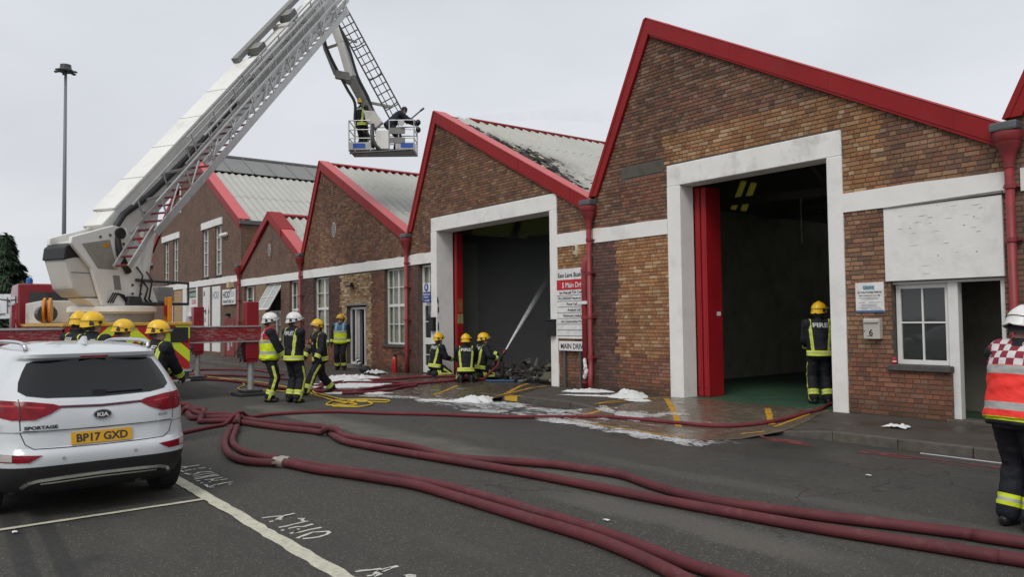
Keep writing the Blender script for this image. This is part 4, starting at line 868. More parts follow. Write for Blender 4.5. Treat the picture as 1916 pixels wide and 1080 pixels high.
def black_box(x, z, lab, y=YW - .04):
    r = thing('letter_box', (x, y, z), lab, 'letter box', 'black boxes on the door jambs'); MB().box(x - .13, x + .13, y - .12, y, z, z + .36).build('body', M_black, r, bevel=.02); MB().box(x - .14, x + .14, y - .15, y + .0, z + .36, z + .40).build('lid', M_black, r, bevel=.01)
black_box(-14.42, 1.32, 'black letter box on the right white jamb of burnt doorway'); black_box(-19.78, 1.42, 'black letter box on the left white jamb of burnt doorway')
ps = thing('parking_notice', (-6.58, YW, 1.77), 'white parking notice with blue foot strip on brick by boarded window', 'sign')
MB().box(-6.82, -6.35, YW - .03, YW - .012, 1.77, 2.25).build('plate', M_wink, ps); MB().box(-6.82, -6.35, YW - .032, YW - .0301, 1.77, 1.80).build('blue_strip', mat('blue_print', (.05, .13, .3), .5), ps)
b = MB(); b.box(-6.69, -6.5, YW - .032, YW - .0301, 2.135, 2.2); b.build('logo_box', mat('pale_blue_print', (.22, .36, .45), .5), ps)
fascia_text('U.K.P.C', .055, M_ink, -6.68, 2.145, ps, YW - .034, .17); fascia_text('NO UNAUTHORISED PARKING', .05, M_ink, -6.785, 2.075, ps, YW - .033, .40); fascia_text('PERMIT HOLDERS ONLY AT ALL TIMES', .028, M_ink, -6.765, 2.03, ps, YW - .033, .36)
b = MB()
for z_, a_, c_ in ((2.0, -6.77, -6.42), (1.975, -6.74, -6.44), (1.925, -6.77, -6.66), (1.925, -6.6, -6.4), (1.89, -6.73, -6.46), (1.865, -6.72, -6.47), (1.84, -6.76, -6.41), (1.815, -6.72, -6.62), (1.81, -6.58, -6.38)): b.box(a_, c_, YW - .032, YW - .0302, z_, z_ + .008)
b.build('small_print', mat('grey_print', (.2, .2, .21), .6), ps)
mb = thing('mail_box', (-6.52, YW, 1.34), 'cream metal mailbox with number 6 below the parking notice', 'mailbox')
MB().box(-6.66, -6.39, YW - .12, YW - .01, 1.34, 1.67).build('body', mat('cream_metal', (.46, .44, .39), .45, .06), mb, bevel=.01); MB().prism([(-6.645, YW - .12, 1.60), (-6.405, YW - .12, 1.60), (-6.405, YW - .12, 1.645), (-6.645, YW - .12, 1.645)], (0, -.025, 0)).build('flap', mat('cream_metal', (.46, .44, .39), .45, .06), mb, bevel=.006)
fascia_text('6', .14, M_ink, -6.565, 1.40, mb, YW - .124); MB().box(-6.60, -6.50, YW - .123, YW - .12, 1.385, 1.392).build('underline', M_ink, mb); MB().lathe((-6.635, YW - .12, 1.47), [(.009, 0), (.009, -.006)], 10, (0, 1, 0)).build('lock', M_black, mb)
wn = thing('pedestrian_sign', (-20.15, YW, 2.3), 'blue and white pedestrian route sign on window above white door', 'sign')
MB().box(-20.40, -20.0, YW - .03, YW - .02, 2.58, 2.84).build('plate', M_wink, wn); MB().box(-20.40, -20.0, YW - .03, YW - .02, 2.26, 2.575).build('blue_plate', mat('sign_blue', (.02, .055, .26), .5), wn)
b = MB(); b.lathe((-20.2, YW - .03, 2.71), [(.12, 0), (.12, -.006)], 24, (0, 1, 0)); b.build('roundel', mat('sign_blue', (.02, .055, .26), .5), wn)
b = MB(); b.ell((-20.2, YW - .038, 2.775), (.022, .004, .022)); b.prism([(-20.23, YW - .038, 2.75), (-20.17, YW - .038, 2.75), (-20.15, YW - .038, 2.63), (-20.19, YW - .038, 2.69), (-20.21, YW - .038, 2.69), (-20.25, YW - .038, 2.63)], (0, -.003, 0)); b.build('figure', M_wink, wn)
fascia_text('Pedestrian', .085, M_wink, -20.38, 2.48, wn, YW - .034, .37); fascia_text('Access', .085, M_wink, -20.34, 2.40, wn, YW - .034, .25)
b = MB(); b.box(-20.3, -20.1, YW - .036, YW - .031, 2.31, 2.33); b.prism([(-20.1, YW - .031, 2.29), (-20.04, YW - .031, 2.32), (-20.1, YW - .031, 2.35)], (0, -.004, 0)); b.build('arrow', M_wink, wn)
fl_ = thing('flood_light', (-25.1, YW, 3.0), 'small dark floodlight on the pale brick infill above door', 'light'); MB().box(-25.3, -24.95, YW - .2, YW - .05, 2.92, 3.0).build('head', M_black, fl_, bevel=.01); MB().box(-25.14, -25.1, YW - .1, YW, 2.98, 3.08).build('bracket', M_black, fl_)
cn = thing('red_can', (-6.2, YW - .04, .945), 'small red drinks can standing on the dark window sill', 'can'); MB().lathe((-6.21, YW - .03, .946), [(.024, 0), (.03, .008), (.03, .10), (.024, .115)], 14).build('can_body', mat('can_red', (.45, .01, .02), .3), cn, smooth=False, angle=40); MB().lathe((-6.21, YW - .03, .985), [(.0305, 0), (.0305, .02)], 14).build('can_print', M_wink, cn)
# ------------------------------------------------------------------ aerial ladder platform appliance
M_cream = mat('appliance_cream', (.75, .745, .705), .4, .05, 2, dirt=.3, dirtc=(.25, .22, .17), dscale=1.2)
M_creamd = mat('appliance_beige', (.60, .585, .535), .45, .06, 2, dirt=.3, dirtc=(.2, .17, .13))
M_appred = mat('appliance_red', S((132, 14, 30)), .32, .08, 2, coat=.3, dirt=.25, dirtc=(.12, .03, .035))
def mat_scratched():
    t = NT('scratched_red_beam'); p = t.co(scale=(1, 3, 14)); n = t.noise(2.2, 8, .75, p, .6)
    t.P(Base_Color=t.mix(t.step(n, .50, .60), S((132, 14, 30)), t.mix(t.noise(9, 3), (.34, .27, .24), (.16, .10, .09))), Roughness=.42); return t.m
M_scr = mat_scratched()
M_alu = mat('ladder_aluminium', (.46, .46, .45), .38, .12, 6, metal=.55, dirt=.25, dirtc=(.2, .18, .16)); M_steel = mat('dark_steel', (.07, .07, .072), .45, .2, 6, metal=.6); M_grey = mat('boom_grey', (.2, .2, .19), .5, .15)
M_rung = mat('red_rung', (.13, .01, .018), .5); M_hoseb = mat('black_hose', (.012, .012, .014), .5, .3); M_amber = mat('amber_plastic', S((205, 130, 20)), .35)
M_deck = mat('yellow_deck_edge', S((196, 150, 58)), .5, .2, 5, dirt=.4, dirtc=(.2, .14, .06))
def mat_chevron():
    t = NT('chevron_board'); s = t.n('ShaderNodeSeparateXYZ', Vector=t.co(world=True)); Y, Z = s.outputs[1], s.outputs[2]
    v = t.math('ADD', Z, t.math('MULTIPLY', t.math('ABSOLUTE', t.math('SUBTRACT', Y, 3.95)), .92)); f = t.math('FRACT', t.math('DIVIDE', t.math('SUBTRACT', v, .07), .52))
    c = t.mix(t.math('GREATER_THAN', f, .5), S((168, 22, 24)), S((196, 214, 40))); c = t.mix(t.math('MULTIPLY', t.step(t.noise(3, 6, .7), .5, .8), .3), c, (.2, .12, .08)); t.P(Base_Color=c, Roughness=.4); return t.m
TK = thing('aerial_ladder_truck', (-20.2, 3.84, 0), 'red fire appliance with raised white boom, ladder and chevron rear', 'fire engine')
T = Vector((-20.2, 3.84, 0)); EL = Vector((-24.0, 10.78, 12.44))
av = Vector((EL.x - T.x, EL.y - T.y, 0)).normalized(); sv = Vector((av.y, -av.x, 0)); Z1 = Vector((0, 0, 1))
P0 = T - av * .30 + Z1 * 3.78; bd = (EL - P0); BL = bd.length; bd.normalize(); nv = sv.cross(bd)
def tp_(f, s, z): return T + av * f + sv * s + Z1 * z
def bp_(k, s, n): return P0 + bd * k + sv * s + nv * n
bd_ = MB().box(-26.6, -18.46, 2.62, 5.08, .92, 1.68).build('body', M_appred, TK, bevel=.02)
MB().box(-29.2, -18.7, 3.1, 4.6, .5, .92).build('chassis', M_steel, TK)
MB().box(-26.65, -18.40, 2.575, 5.125, 1.68, 1.755).build('deck', M_deck, TK, bevel=.012)
rp_ = MB().box(-18.46, -18.42, 2.64, 5.07, .72, 1.675).build('chevron_panel', mat_chevron(), TK)
MB().box(-18.425, -18.40, 4.66, 5.03, 1.31, 1.64).build('rear_locker', M_black, rp_, bevel=.01); MB().box(-18.425, -18.40, 2.70, 3.0, 1.25, 1.64).build('rear_locker', M_black, rp_, bevel=.01)
MB().box(-18.41, -18.395, 3.75, 4.05, .95, 1.15).build('warning_plate', mat('plate_yellow', S((210, 190, 40)), .5), rp_)
text_mesh('KEEP', .1, M_ink, 'lettering', Matrix(((0, 0, 1, -18.393), (1, 0, 0, 3.77), (0, 1, 0, 1.06), (0, 0, 0, 1))), rp_, width=.25); text_mesh('CLEAR', .09, M_ink, 'lettering', Matrix(((0, 0, 1, -18.393), (1, 0, 0, 3.77), (0, 1, 0, .97), (0, 0, 0, 1))), rp_, width=.25)
M_bluel = emit_mat('lit_blue_lamp', (.05, .45, 1.0), 1.6)
MB().box(-18.40, -18.36, 4.24, 4.62, 1.53, 1.70).build('lamp_bezel', M_black, TK, bevel=.02); MB().box(-18.365, -18.33, 4.33, 4.56, 1.57, 1.66).build('blue_lamp', M_bluel, TK, bevel=.012)
b = MB().box(-18.46, -18.38, 2.6, 5.1, .655, .70).build('rear_bumper', M_alu, TK); MB().box(-18.5, -18.40, 2.62, 5.08, .44, .48).build('under_run_bar', M_alu, TK)
MB().box(-18.6, -18.44, 4.35, 5.06, .485, .655).build('lamp_cluster', M_steel, TK); MB().box(-18.44, -18.42, 4.5, 4.8, .495, .645).build('tail_lamp', mat('tail_red', (.35, .01, .012), .3), TK); MB().box(-18.44, -18.42, 4.805, 4.95, .495, .645).build('indicator', M_amber, TK); MB().box(-18.44, -18.42, 4.37, 4.495, .495, .645).build('reverse_lamp', M_wink, TK)
MB().box(-18.6, -18.44, 2.64, 3.35, .485, .655).build('lamp_cluster', M_steel, TK)
for x_ in (-20.6, -22.0, -27.6):
    for y_ in (2.62, 4.78):
        wl = MB().lathe((x_, y_, .52), [(.25, 0), (.5, .02), (.52, .06), (.52, .26), (.5, .3), (.25, .3)], 28, (0, 1, 0)).build('wheel', mat('truck_tyre', (.02, .02, .02), .85), TK); MB().lathe((x_, y_ - .005, .52), [(.28, 0), (.3, .05), (.12, .12)], 20, (0, 1, 0)).build('rim', M_alu, wl)
# cab at the far end
b = MB(); b.prism([(-27.0, 2.62, .9), (-29.3, 2.62, .9), (-29.35, 2.62, 1.7), (-29.0, 2.62, 2.75), (-28.6, 2.62, 2.95), (-27.0, 2.62, 2.95)], (0, 2.46, 0)); cab = b.build('cab', M_appred, TK, bevel=.05)
MB().box(-28.6, -27.5, 2.60, 2.63, 1.8, 2.6).build('side_window', M_glass, cab); MB().box(-26.98, -26.96, 2.9, 4.8, 1.9, 2.7).build('rear_window', M_glass, cab)
for y_ in (2.95, 4.7): MB().lathe((-27.4, y_, 2.95), [(.09, 0), (.09, .14), (.05, .2)], 14).build('blue_beacon', mat('beacon_blue', (.03, .12, .4), .2), cab)
b = MB(); b.tube([(-28.9, 2.6, 2.5), (-29.05, 2.25, 2.55), (-29.05, 2.2, 2.2)], .025, 8); b.box(-29.13, -29.03, 2.08, 2.3, 1.75, 2.4); b.build('wing_mirror', M_black, cab)
# deck equipment on the near side
b = MB(); b.box(-26.4, -23.2, 2.75, 4.2, 1.76, 2.35); b.build('equipment_locker', M_creamd, TK, bevel=.03)
b = MB(); b.cyl((-23.0, 2.8, 2.0), (-22.4, 2.8, 2.0), .22, 16); b.build('pump_motor', M_steel, TK)
for y_ in (2.68, 2.80): MB().lathe((-21.9, y_, 2.08), [(.06, -.025), (.30, -.025), (.30, .025), (.06, .025)], 20, (.25, .97, 0)).build('hose_reel', M_amber, TK)
for x_ in (-19.6, -19.85): MB().box(x_, x_ + .07, 4.88, 4.98, 1.76, 2.35).build('marker_post', M_amber, TK, bevel=.015)
MB().box(-19.75, -19.66, 4.84, 5.0, 1.9, 2.15).build('marker_lens', mat('tail_red', (.35, .01, .012), .3), TK)
b = MB(); b.tube([(-25.5, 2.65, 1.2), (-25.5, 2.45, 1.9), (-25.5, 2.45, 2.3), (-26.3, 2.45, 2.3), (-26.3, 2.45, 1.4)], .05, 8); b.build('guard_rail', M_appred, TK)
# outriggers
def outrigger(x, y0, y1, foot, near=True):
    """box beam sliding out sideways and jack leg standing on a pad; local pieces"""
    sg = 1 if y1 > y0 else -1
    bm_ = MB().box(x - .17, x + .17, min(y0, y1), max(y0, y1), 1.30, 1.63).build('outrigger_beam', M_scr, TK, bevel=.01)
    for z_ in (1.285, 1.64): MB().box(x - .19, x + .19, min(y0, y1), max(y0, y1), z_ - .015, z_ + .012).build('beam_flange', M_alu, bm_)
    j = MB().box(x - .15, x + .15, foot - .15, foot + .15, .86, 2.22).build('jack_housing', M_appred, TK, bevel=.015); MB().box(x - .13, x + .13, foot - .13, foot + .13, .78, .86).build('jack_collar', M_appred, j)
    MB().cyl((x, foot, .14), (x, foot, .86), .075, 14).build('jack_ram', M_alu, j)
    MB().box(x - .22, x + .22, foot - .22, foot + .22, .07, .14).build('jack_foot', M_steel, j, bevel=.01); MB().box(x - .34, x + .34, foot - .36, foot + .36, .006, .07).build('ground_pad', mat('black_pad', (.03, .03, .03), .9), j, bevel=.01)
    b = MB()
    for k in range(3): b.tube([(x + .1, foot - sg * .2, 1.25), (x + .12, foot - sg * (.3 + k * .06), .8 + k * .1), (x + .1, foot - sg * .16, .95)], .018, 6)
    b.build('hydraulic_hose', M_hoseb, j)
outrigger(-18.75, 5.1, 6.75, 6.55); outrigger(-18.75, 2.6, .65, .85); outrigger(-24.8, 5.1, 7.2, 7.05); outrigger(-24.8, 2.6, .5, .7)
# turntable and turret
MB().lathe((T.x, T.y, 1.756), [(.86, 0), (.86, .24), (.94, .25), (.94, .36), (.85, .38)], 40).build('turntable', M_cream, TK, angle=40)
def plate(name, prof, s0, s1, m, parent=TK, bev=.02): return MB().prism([tp_(f, s0, z) for f, z in prof], sv * (s1 - s0)).build(name, m, parent, bevel=bev)
prof = [(-1.5, 3.46), (-1.48, 3.60), (-.45, 3.95), (-.1, 3.9), (.10, 3.4), (.62, 2.6), (.82, 2.14), (-.72, 2.14), (-1.0, 2.95)]
for s0 in (.46, -.22): plate('turret_plate', prof, s0, s0 + .1, M_cream)
plate('turret_box', [(-1.3, 3.52), (-.5, 3.75), (-.1, 3.3), (.3, 2.6), (.5, 2.14), (-.48, 2.14), (-.9, 2.95), (-1.3, 3.4)], -.12, .46, M_creamd)
MB().add([tp_(-1.25, .563, 3.47), tp_(-.55, .563, 3.62), tp_(-.35, .563, 2.95), tp_(-.85, .563, 2.95)], [(0, 1, 2, 3)]).build('recess_shade_patch', mat('shaded_beige', (.26, .25, .21), .6), TK)  # flat face; its darker beige paints the shade of a recess
cw = plate('control_cabin', [(-1.36, 2.5), (-1.56, 3.12), (-1.52, 3.36), (-1.05, 3.42), (-.55, 2.75), (-.45, 2.32), (-1.15, 2.32)], -.22, .44, M_creamd, TK, .06); plate('cabin_cover', [(-1.59, 3.10), (-1.55, 3.38), (-1.42, 3.48), (-1.0, 3.48), (-.9, 3.16), (-1.3, 3.17)], -.24, .455, M_black, cw, .04)
plate('cabin_under', [(-1.1, 2.3), (-.5, 2.3), (-.35, 2.05), (-.7, 2.05)], -.1, .45, M_cream)
plate('cabin_seam', [(-1.40, 2.84), (-.9, 2.84), (-.9, 2.86), (-1.405, 2.86)], .438, .446, M_grey, cw, 0)
for f_, z_ in ((.05, 2.62), (.28, 2.62), (.05, 2.42), (.28, 2.42), (-.2, 3.55), (-.05, 3.5), (-.55, 3.72), (-.8, 3.66)): MB().cyl(tp_(f_, .555, z_), tp_(f_, .585, z_), .028, 8).build('turret_bolt', M_steel, TK)
plate('service_plate', [(-.42, 2.5), (-.25, 2.5), (-.30, 2.82), (-.47, 2.82)], .555, .572, M_grey, TK, 0)
for k_ in range(3): MB().tube([tp_(-.62 + k_ * .06, .60, 2.2), tp_(-.5 + k_ * .06, .62, 2.42), tp_(-.3 + k_ * .05, .60, 2.38), tp_(-.1, .59, 2.2)], .018, 6).build('hydraulic_line', M_hoseb, TK, smooth=True)
MB().cyl(tp_(-.3, .56, 3.78), tp_(-.3, .62, 3.78), .13, 18).build('pivot_cap', M_black, TK)
MB().frame(tp_(.95, -.15, 2.25), av * .5, sv * .5, Z1 * .38).build('control_box', M_alu, TK, bevel=.03)
b = MB(); c0 = T + av * .9 + sv * .62; b.tube([c0 + Z1 * 2.2 - av * .9, c0 + Z1 * 2.2 + av * .75], .035, 8); b.tube([c0 + Z1 * 2.74 - av * .8, c0 + Z1 * 2.72 + av * .75], .035, 8); b.tube([c0 + Z1 * 2.72 + av * .75, c0 + Z1 * 2.2 + av * .75], .025, 8)
b.build('platform_rail', M_steel, TK); plate('side_platform', [(.3, 2.17), (1.5, 2.17), (1.5, 2.21), (.3, 2.21)], -.7, .75, M_steel, TK, 0)
MB().lathe((T.x, T.y, 1.758), [(.88, 0), (.88, .2)], 40).build('slew_ring', M_grey, TK, angle=40)
for k_, (f_, z_) in enumerate(((.30, 2.75), (.42, 2.95), (.15, 3.05))): MB().tube([tp_(f_, .58, z_), tp_(f_ + .1, .66, z_ - .2), tp_(f_ + .05, .62, 2.3), tp_(f_ + .3, .5, 2.18)], .022, 6).build('hydraulic_line', M_hoseb, TK, smooth=True)
plate('turret_shadow_box', [(-.15, 2.16), (.3, 2.16), (.22, 2.36), (-.12, 2.36)], .56, .66, M_steel, TK, .01); plate('warning_sticker', [(-.72, 3.42), (-.58, 3.46), (-.58, 3.55), (-.72, 3.51)], .565, .568, M_amber, TK, 0)
# lift ram
b = MB(); b.cyl(tp_(.62, 0.16, 2.55), bp_(1.7, .1, -.3), .14, 16); b.cyl(bp_(1.6, .1, -.32), bp_(2.6, .05, -.22), .09, 14); b.build('lift_ram', M_cream, TK, smooth=False, angle=40)
# boom sections
def boombox(name, k0, k1, w, h, m, bev=.03): return MB().frame(bp_(k0, -w / 2, -h / 2), sv * w, nv * h, bd * (k1 - k0)).build(name, m, TK, bevel=bev)
bm1 = boombox('boom_base_section', -.05, 7.2, .62, .66, M_cream); MB().frame(bp_(.45, -.36, .335), sv * .72, nv * .07, bd * 6.75).build('boom_cover', M_cream, bm1, bevel=.02)
for k in (1.6, 2.9, 4.2, 5.5): MB().frame(bp_(k, -.365, .404), sv * .73, nv * .006, bd * .012).build('cover_seam', M_grey, bm1)
boombox('boom_middle_section', 7.2, 9.3, .52, .54, M_cream); boombox('boom_top_section', 9.3, BL + .1, .44, .46, M_cream)
for k in (7.15, 9.25): boombox('boom_collar', k, k + .2, .68, .68, M_creamd, .01)
b = MB(); b.frame(bp_(7.0, -.34, .42), sv * .22, nv * .14, bd * 3.9); b.frame(bp_(7.6, -.26, .30), sv * .5, nv * .2, bd * .35); b.frame(bp_(9.6, -.24, .26), sv * .45, nv * .25, bd * .4); b.build('cable_tray', M_grey, TK)
b = MB(); b.tube([tp_(-.1, .62, 2.9), tp_(-.35, .64, 3.3), bp_(.05, .48, .12), bp_(.5, .42, .16), bp_(1.4, .38, .0)] + [bp_(k, .38, -.08) for k in (3, 5, 7, 9, 11)], .075, 12); b.build('supply_hose', M_hoseb, TK, smooth=True)
# ladder along the right side of the boom
SR = MB(); SR.bar(sv * .0, sv * .62, .035, .035); SR.v = [tuple(v) for v in SR.v]
meR = bpy.data.meshes.new('rung'); meR.from_pydata(SR.v, [], SR.f); meR.materials.append(M_rung); meR2 = meR.copy(); meR2.materials.clear(); meR2.materials.append(M_alu)
def ladder(k0, k1, s0, s1, n0, dep, m, rail=True, rung=True, step=.30):
    for s_ in (s0, s1): MB().frame(bp_(k0, s_ - .02, n0 - dep / 2), sv * .04, nv * dep, bd * (k1 - k0)).build('ladder_stringer', m, TK)
    if rail:
        for s_ in (s0, s1):
            h = .46; MB().frame(bp_(k0 + .5, s_ - .018, n0 + h), sv * .036, nv * .036, bd * (k1 - k0 - .7)).build('hand_rail', m, TK)
            k = k0 + .5
            while k < k1 - .3: MB().bar(bp_(k, s_, n0), bp_(k + .18, s_, n0 + h), .03, .03, up=sv).build('rail_post', m, TK); k += 1.05
    if rung:
        k = k0 + .15; i = 0
        while k < k1: o = bpy.data.objects.new('rung', meR if k < 4.6 else meR2); COL.objects.link(o); o.parent = TK; o.location = bp_(k, s0, n0) - T; o.scale = ((s1 - s0) / .62,) * 3; k += step
ladder(.2, 10.9, .62, 1.36, -.22, .17, M_alu)
ladder(2.6, 11.3, .70, 1.26, -.04, .13, M_alu, True, False); ladder(5.2, 11.5, .78, 1.18, .10, .10, M_alu, True, False)
b = MB(); k = 1.0
while k < 10.5: b.bar(bp_(k, .31, .1), bp_(k + .5, .62, -.12), .03, .06, up=nv); b.bar(bp_(k, .30, -.2), bp_(k + .0, .62, -.2), .05, .04, up=nv); b.frame(bp_(k + .2, .32, -.3), sv * .28, nv * .02, bd * .5); k += 1.1
b.build('ladder_bracket', M_alu, TK, kind='stuff')
b = MB(); k = .6
while k < 10.8: b.bar(bp_(k, 1.36, -.26), bp_(k + 1.0, 1.28, .12), .022, .03, up=sv); k += .9
b.build('ladder_brace', M_alu, TK, kind='stuff')
# folding foot ladder reaching down to the platform
q0, q1 = bp_(.45, .66, -.22), tp_(-.62, .80, 2.98); off = sv * .46
for s_ in (Vector((0, 0, 0)), off): MB().bar(q0 + s_, q1 + s_, .05, .11, up=nv).build('foot_ladder_stringer', M_alu, TK)
for t_ in (.08, .30, .52, .74, .96): MB().bar(q0.lerp(q1, t_), q0.lerp(q1, t_) + off, .045, .03, up=nv).build('foot_rung', M_rung, TK)
# elbow and fly boom hanging down to the cage
def dp(u, v, dd=26.0): return Vector((0, 0, CAMH)) + (_f + _R * ((u - 958) / 1480) - _U * ((v - 540) / 1480)) * dd
MB().cyl(EL - sv * .4 + Z1 * .0, EL + sv * .4, .30, 20).build('elbow_joint', M_creamd, TK)
fy = [Vector(p) for p in ((-23.95, 10.95, 12.0), (-23.75, 11.3, 10.9), (-23.55, 11.55, 9.75), (-23.32, 11.9, 8.95), (-23.15, 12.15, 8.35))]
b = MB(); b.bar(fy[0], fy[1], .2, .28, up=sv); b.bar(fy[1], fy[2], .2, .26, up=sv); b.build('fly_boom', M_cream, TK, bevel=.02)
b = MB(); b.bar(fy[2], fy[3], .22, .30, up=sv); b.bar(fy[3], fy[4], .22, .3, up=sv); b.build('fly_boom_knuckle', M_grey, TK, bevel=.02)
pz = [Vector(p) for p in ((-24.15, 10.65, 11.9), (-24.0, 10.85, 10.7), (-23.85, 11.15, 9.85), (-23.55, 11.5, 9.55))]
for k in range(3): MB().bar(pz[k], pz[k + 1], .08, .13, up=sv).build('levelling_rod', M_grey, TK)
MB().bar(pz[1], fy[1], .06, .08).build('fly_strut', M_grey, TK); MB().bar(pz[2], fy[2], .2, .25).build('fly_strut', M_grey, TK)
b = MB(); b.tube(catmull([pz[0], pz[1] + sv * .05, pz[3] + Vector((-.1, -.1, -.1)), (-23.5, 11.65, 8.9), (-23.45, 11.65, 8.2), (-23.2, 12.0, 7.8), (-23.1, 12.1, 7.4)], 5), .05, 8); b.tube(catmull([fy[0], fy[1] + sv * .2, fy[2] + sv * .25, fy[3] + sv * .2, (-23.1, 12.2, 8.0), (-23.0, 12.3, 7.45)], 5), .045, 8); b.build('fly_hose', M_hoseb, TK, smooth=True)
b = MB(); b.prism([Vector((-23.30, 11.9, 8.60)), Vector((-23.05, 12.2, 8.55)), Vector((-22.92, 12.4, 8.2)), Vector((-23.05, 12.2, 8.0)), Vector((-23.25, 11.95, 8.25))], Vector((.2, -.15, 0))); b.build('cage_bracket', M_creamd, TK, bevel=.03)
# fly ladder with safety hoops
la, lb_ = Vector((-23.78, 11.15, 12.15)), Vector((-22.68, 12.75, 8.45)); ld = (lb_ - la); LL = ld.length; ld.normalize(); lw = Vector((.61, .79, 0)); lw = (lw - ld * lw.dot(ld)).normalized(); lu = ld.cross(lw)
for s_ in (-.24, .24):
    MB().bar(la + lw * s_, lb_ + lw * s_, .05, .09, up=lu).build('fly_stringer', M_steel, TK); MB().bar(la + lw * s_ * .45 - lu * .3, lb_ + lw * s_ * .45 - lu * .3, .03, .03, up=lu).build('fly_rail', M_steel, TK)
k = .2
while k < LL:
    MB().bar(la + ld * k - lw * .24, la + ld * k + lw * .24, .03, .03, up=lu).build('fly_rung', M_steel, TK); k += .28
for k in (.15, 1.4, 2.6, 3.7):
    c = la + ld * k; MB().tube([c - lw * .24, c - lw * .2 - lu * .25, c - lu * .34, c + lw * .2 - lu * .25, c + lw * .24], .018, 6).build('safety_hoop', M_steel, TK)
b = MB(); b.bar(fy[0] + ld * .2, la + ld * .3, .06, .06); b.bar(fy[1] - ld * .3, la + ld * 1.4, .06, .06); b.bar(fy[3], lb_ - ld * .35, .08, .08); b.build('fly_ladder_stay', M_grey, TK)
# cage
cg = Vector((-22.98, 12.42, 0)); wv = Vector((.60, .80, 0)).normalized(); dv = Vector((-.80, .60, 0)); ZF, ZT = 7.22, 8.22
def cp(w, d_, z): return cg + wv * w + dv * d_ + Z1 * z
MB().frame(cp(-1.05, -.45, ZF), wv * 2.1, dv * .95, Z1 * .05).build('cage_floor', M_steel, TK)
for (a_, c_, h_) in (((-1.05, -.45), (-.35, -.45), .24), ((.45, -.45), (1.05, -.45), .22), ((1.05, -.45), (1.05, .5), .22), ((-1.05, .5), (1.05, .5), .22), ((-1.05, -.45), (-1.05, .5), .22)): MB().bar(cp(*a_, ZF + .05 + h_ / 2), cp(*c_, ZF + .05 + h_ / 2), .02, h_).build('toe_board', M_alu, TK)
M_bluep = mat('blue_plate', (.02, .10, .42), .5)
for w_ in (-.72, .82): MB().bar(cp(w_ - .2, -.468, ZF + .17), cp(w_ + .2, -.468, ZF + .17), .008, .15).build('blue_plate', M_bluep, TK)
posts = [(-1.05, -.45), (-.85, -.45), (-.35, -.45), (.25, -.45), (.55, -.45), (1.05, -.45), (1.05, .5), (.3, .5), (-.4, .5), (-1.05, .5)]
for w_, d_ in posts: MB().cyl(cp(w_, d_, ZF), cp(w_, d_, ZT), .02, 8).build('cage_post', M_alu, TK)
for z_ in (ZT, ZT - .3, ZT - .58):
    for (a_, c_) in (((-1.05, -.45), (-.35, -.45)), ((.25, -.45), (1.05, -.45)), ((1.05, -.45), (1.05, .5)), ((1.05, .5), (-1.05, .5)), ((-1.05, .5), (-1.05, -.45))): MB().cyl(cp(*a_, z_), cp(*c_, z_), .018, 8).build('cage_rail', M_alu, TK)
MB().frame(cp(-.18, -.52, ZF + .05), wv * .42, dv * .12, Z1 * .62).build('cage_panel', M_cream, TK, bevel=.02); MB().frame(cp(.26, -.48, ZF + .25), wv * .5, dv * .04, Z1 * .18).build('cage_panel', M_grey, TK); MB().frame(cp(.26, -.48, ZF + .55), wv * .5, dv * .04, Z1 * .2).build('cage_panel', M_grey, TK)
b = MB(); b.tube([cp(-1.0, -.6, ZF - .1), cp(.95, -.6, ZF + .0)], .03, 8); b.tube([cp(-.7, -.45, ZF), cp(-.7, -.6, ZF - .09)], .025, 6); b.tube([cp(.8, -.45, ZF), cp(.8, -.6, ZF)], .025, 6); b.build('bumper_rail', M_steel, TK)
b = MB(); b.tube(catmull([cp(-.3, -.3, ZF + .9), cp(-.3, -.5, ZF + .55), cp(-.2, -.55, ZF + .2), cp(.0, -.5, ZF - .02)], 5), .06, 10); b.build('cage_pipe', M_steel, TK, smooth=True)
b = MB(); b.tube([cp(.75, 0, ZT - .02), cp(.9, .0, ZT + .15), cp(1.25, .1, ZT + .48)], .025, 8); b.cyl(cp(1.2, .09, ZT + .44), cp(1.32, .12, ZT + .54), .035, 10); b.build('water_monitor', M_steel, TK)
for z_ in (ZT - .12, ZT - .36): MB().ell(cp(1.18, -.4, z_ + .05), (.085, .085, .10), 12, 8).build('work_lamp', M_black, TK, smooth=True)
MB().lathe(cp(.66, -.50, ZT - .12), [(.08, 0), (.1, .05), (.1, .06)], 16, -dv).build('cage_lamp', M_alu, TK)
# ------------------------------------------------------------------ people
import numpy as np
def V3(*a): return Vector(a if len(a) == 3 else a[0])
def etube(b, pts, rad, right, cap=True, seg=16):
    """tube with elliptical rings; rad = list of (across, fore-aft); right = across direction"""
    pts = [Vector(p) for p in pts]; n = len(pts); V = []; F = []; right = Vector(right)
    for i, p in enumerate(pts):
        t = (pts[min(i + 1, n - 1)] - pts[max(i - 1, 0)]).normalized(); r = right - t * right.dot(t); r = r.normalized() if r.length > 1e-3 else t.orthogonal().normalized(); f = t.cross(r)
        for k in range(seg): an = 2 * math.pi * k / seg; V.append(p + r * (rad[i][0] * math.cos(an)) + f * (rad[i][1] * math.sin(an)))
    for i in range(n - 1):
        for k in range(seg): k2 = (k + 1) % seg; F.append((i * seg + k, i * seg + k2, (i + 1) * seg + k2, (i + 1) * seg + k))
    F.append(tuple(range(seg))[::-1]); F.append(tuple((n - 1) * seg + k for k in range(seg))); b.add(V, F)
def limb(b, a, c, r0, r1, seg=12): b.tube([a, c], r0, seg, True, 0, [r0, r1]); b.ell(a, (r0,) * 3, 12, 8); b.ell(c, (r1,) * 3, 12, 8)
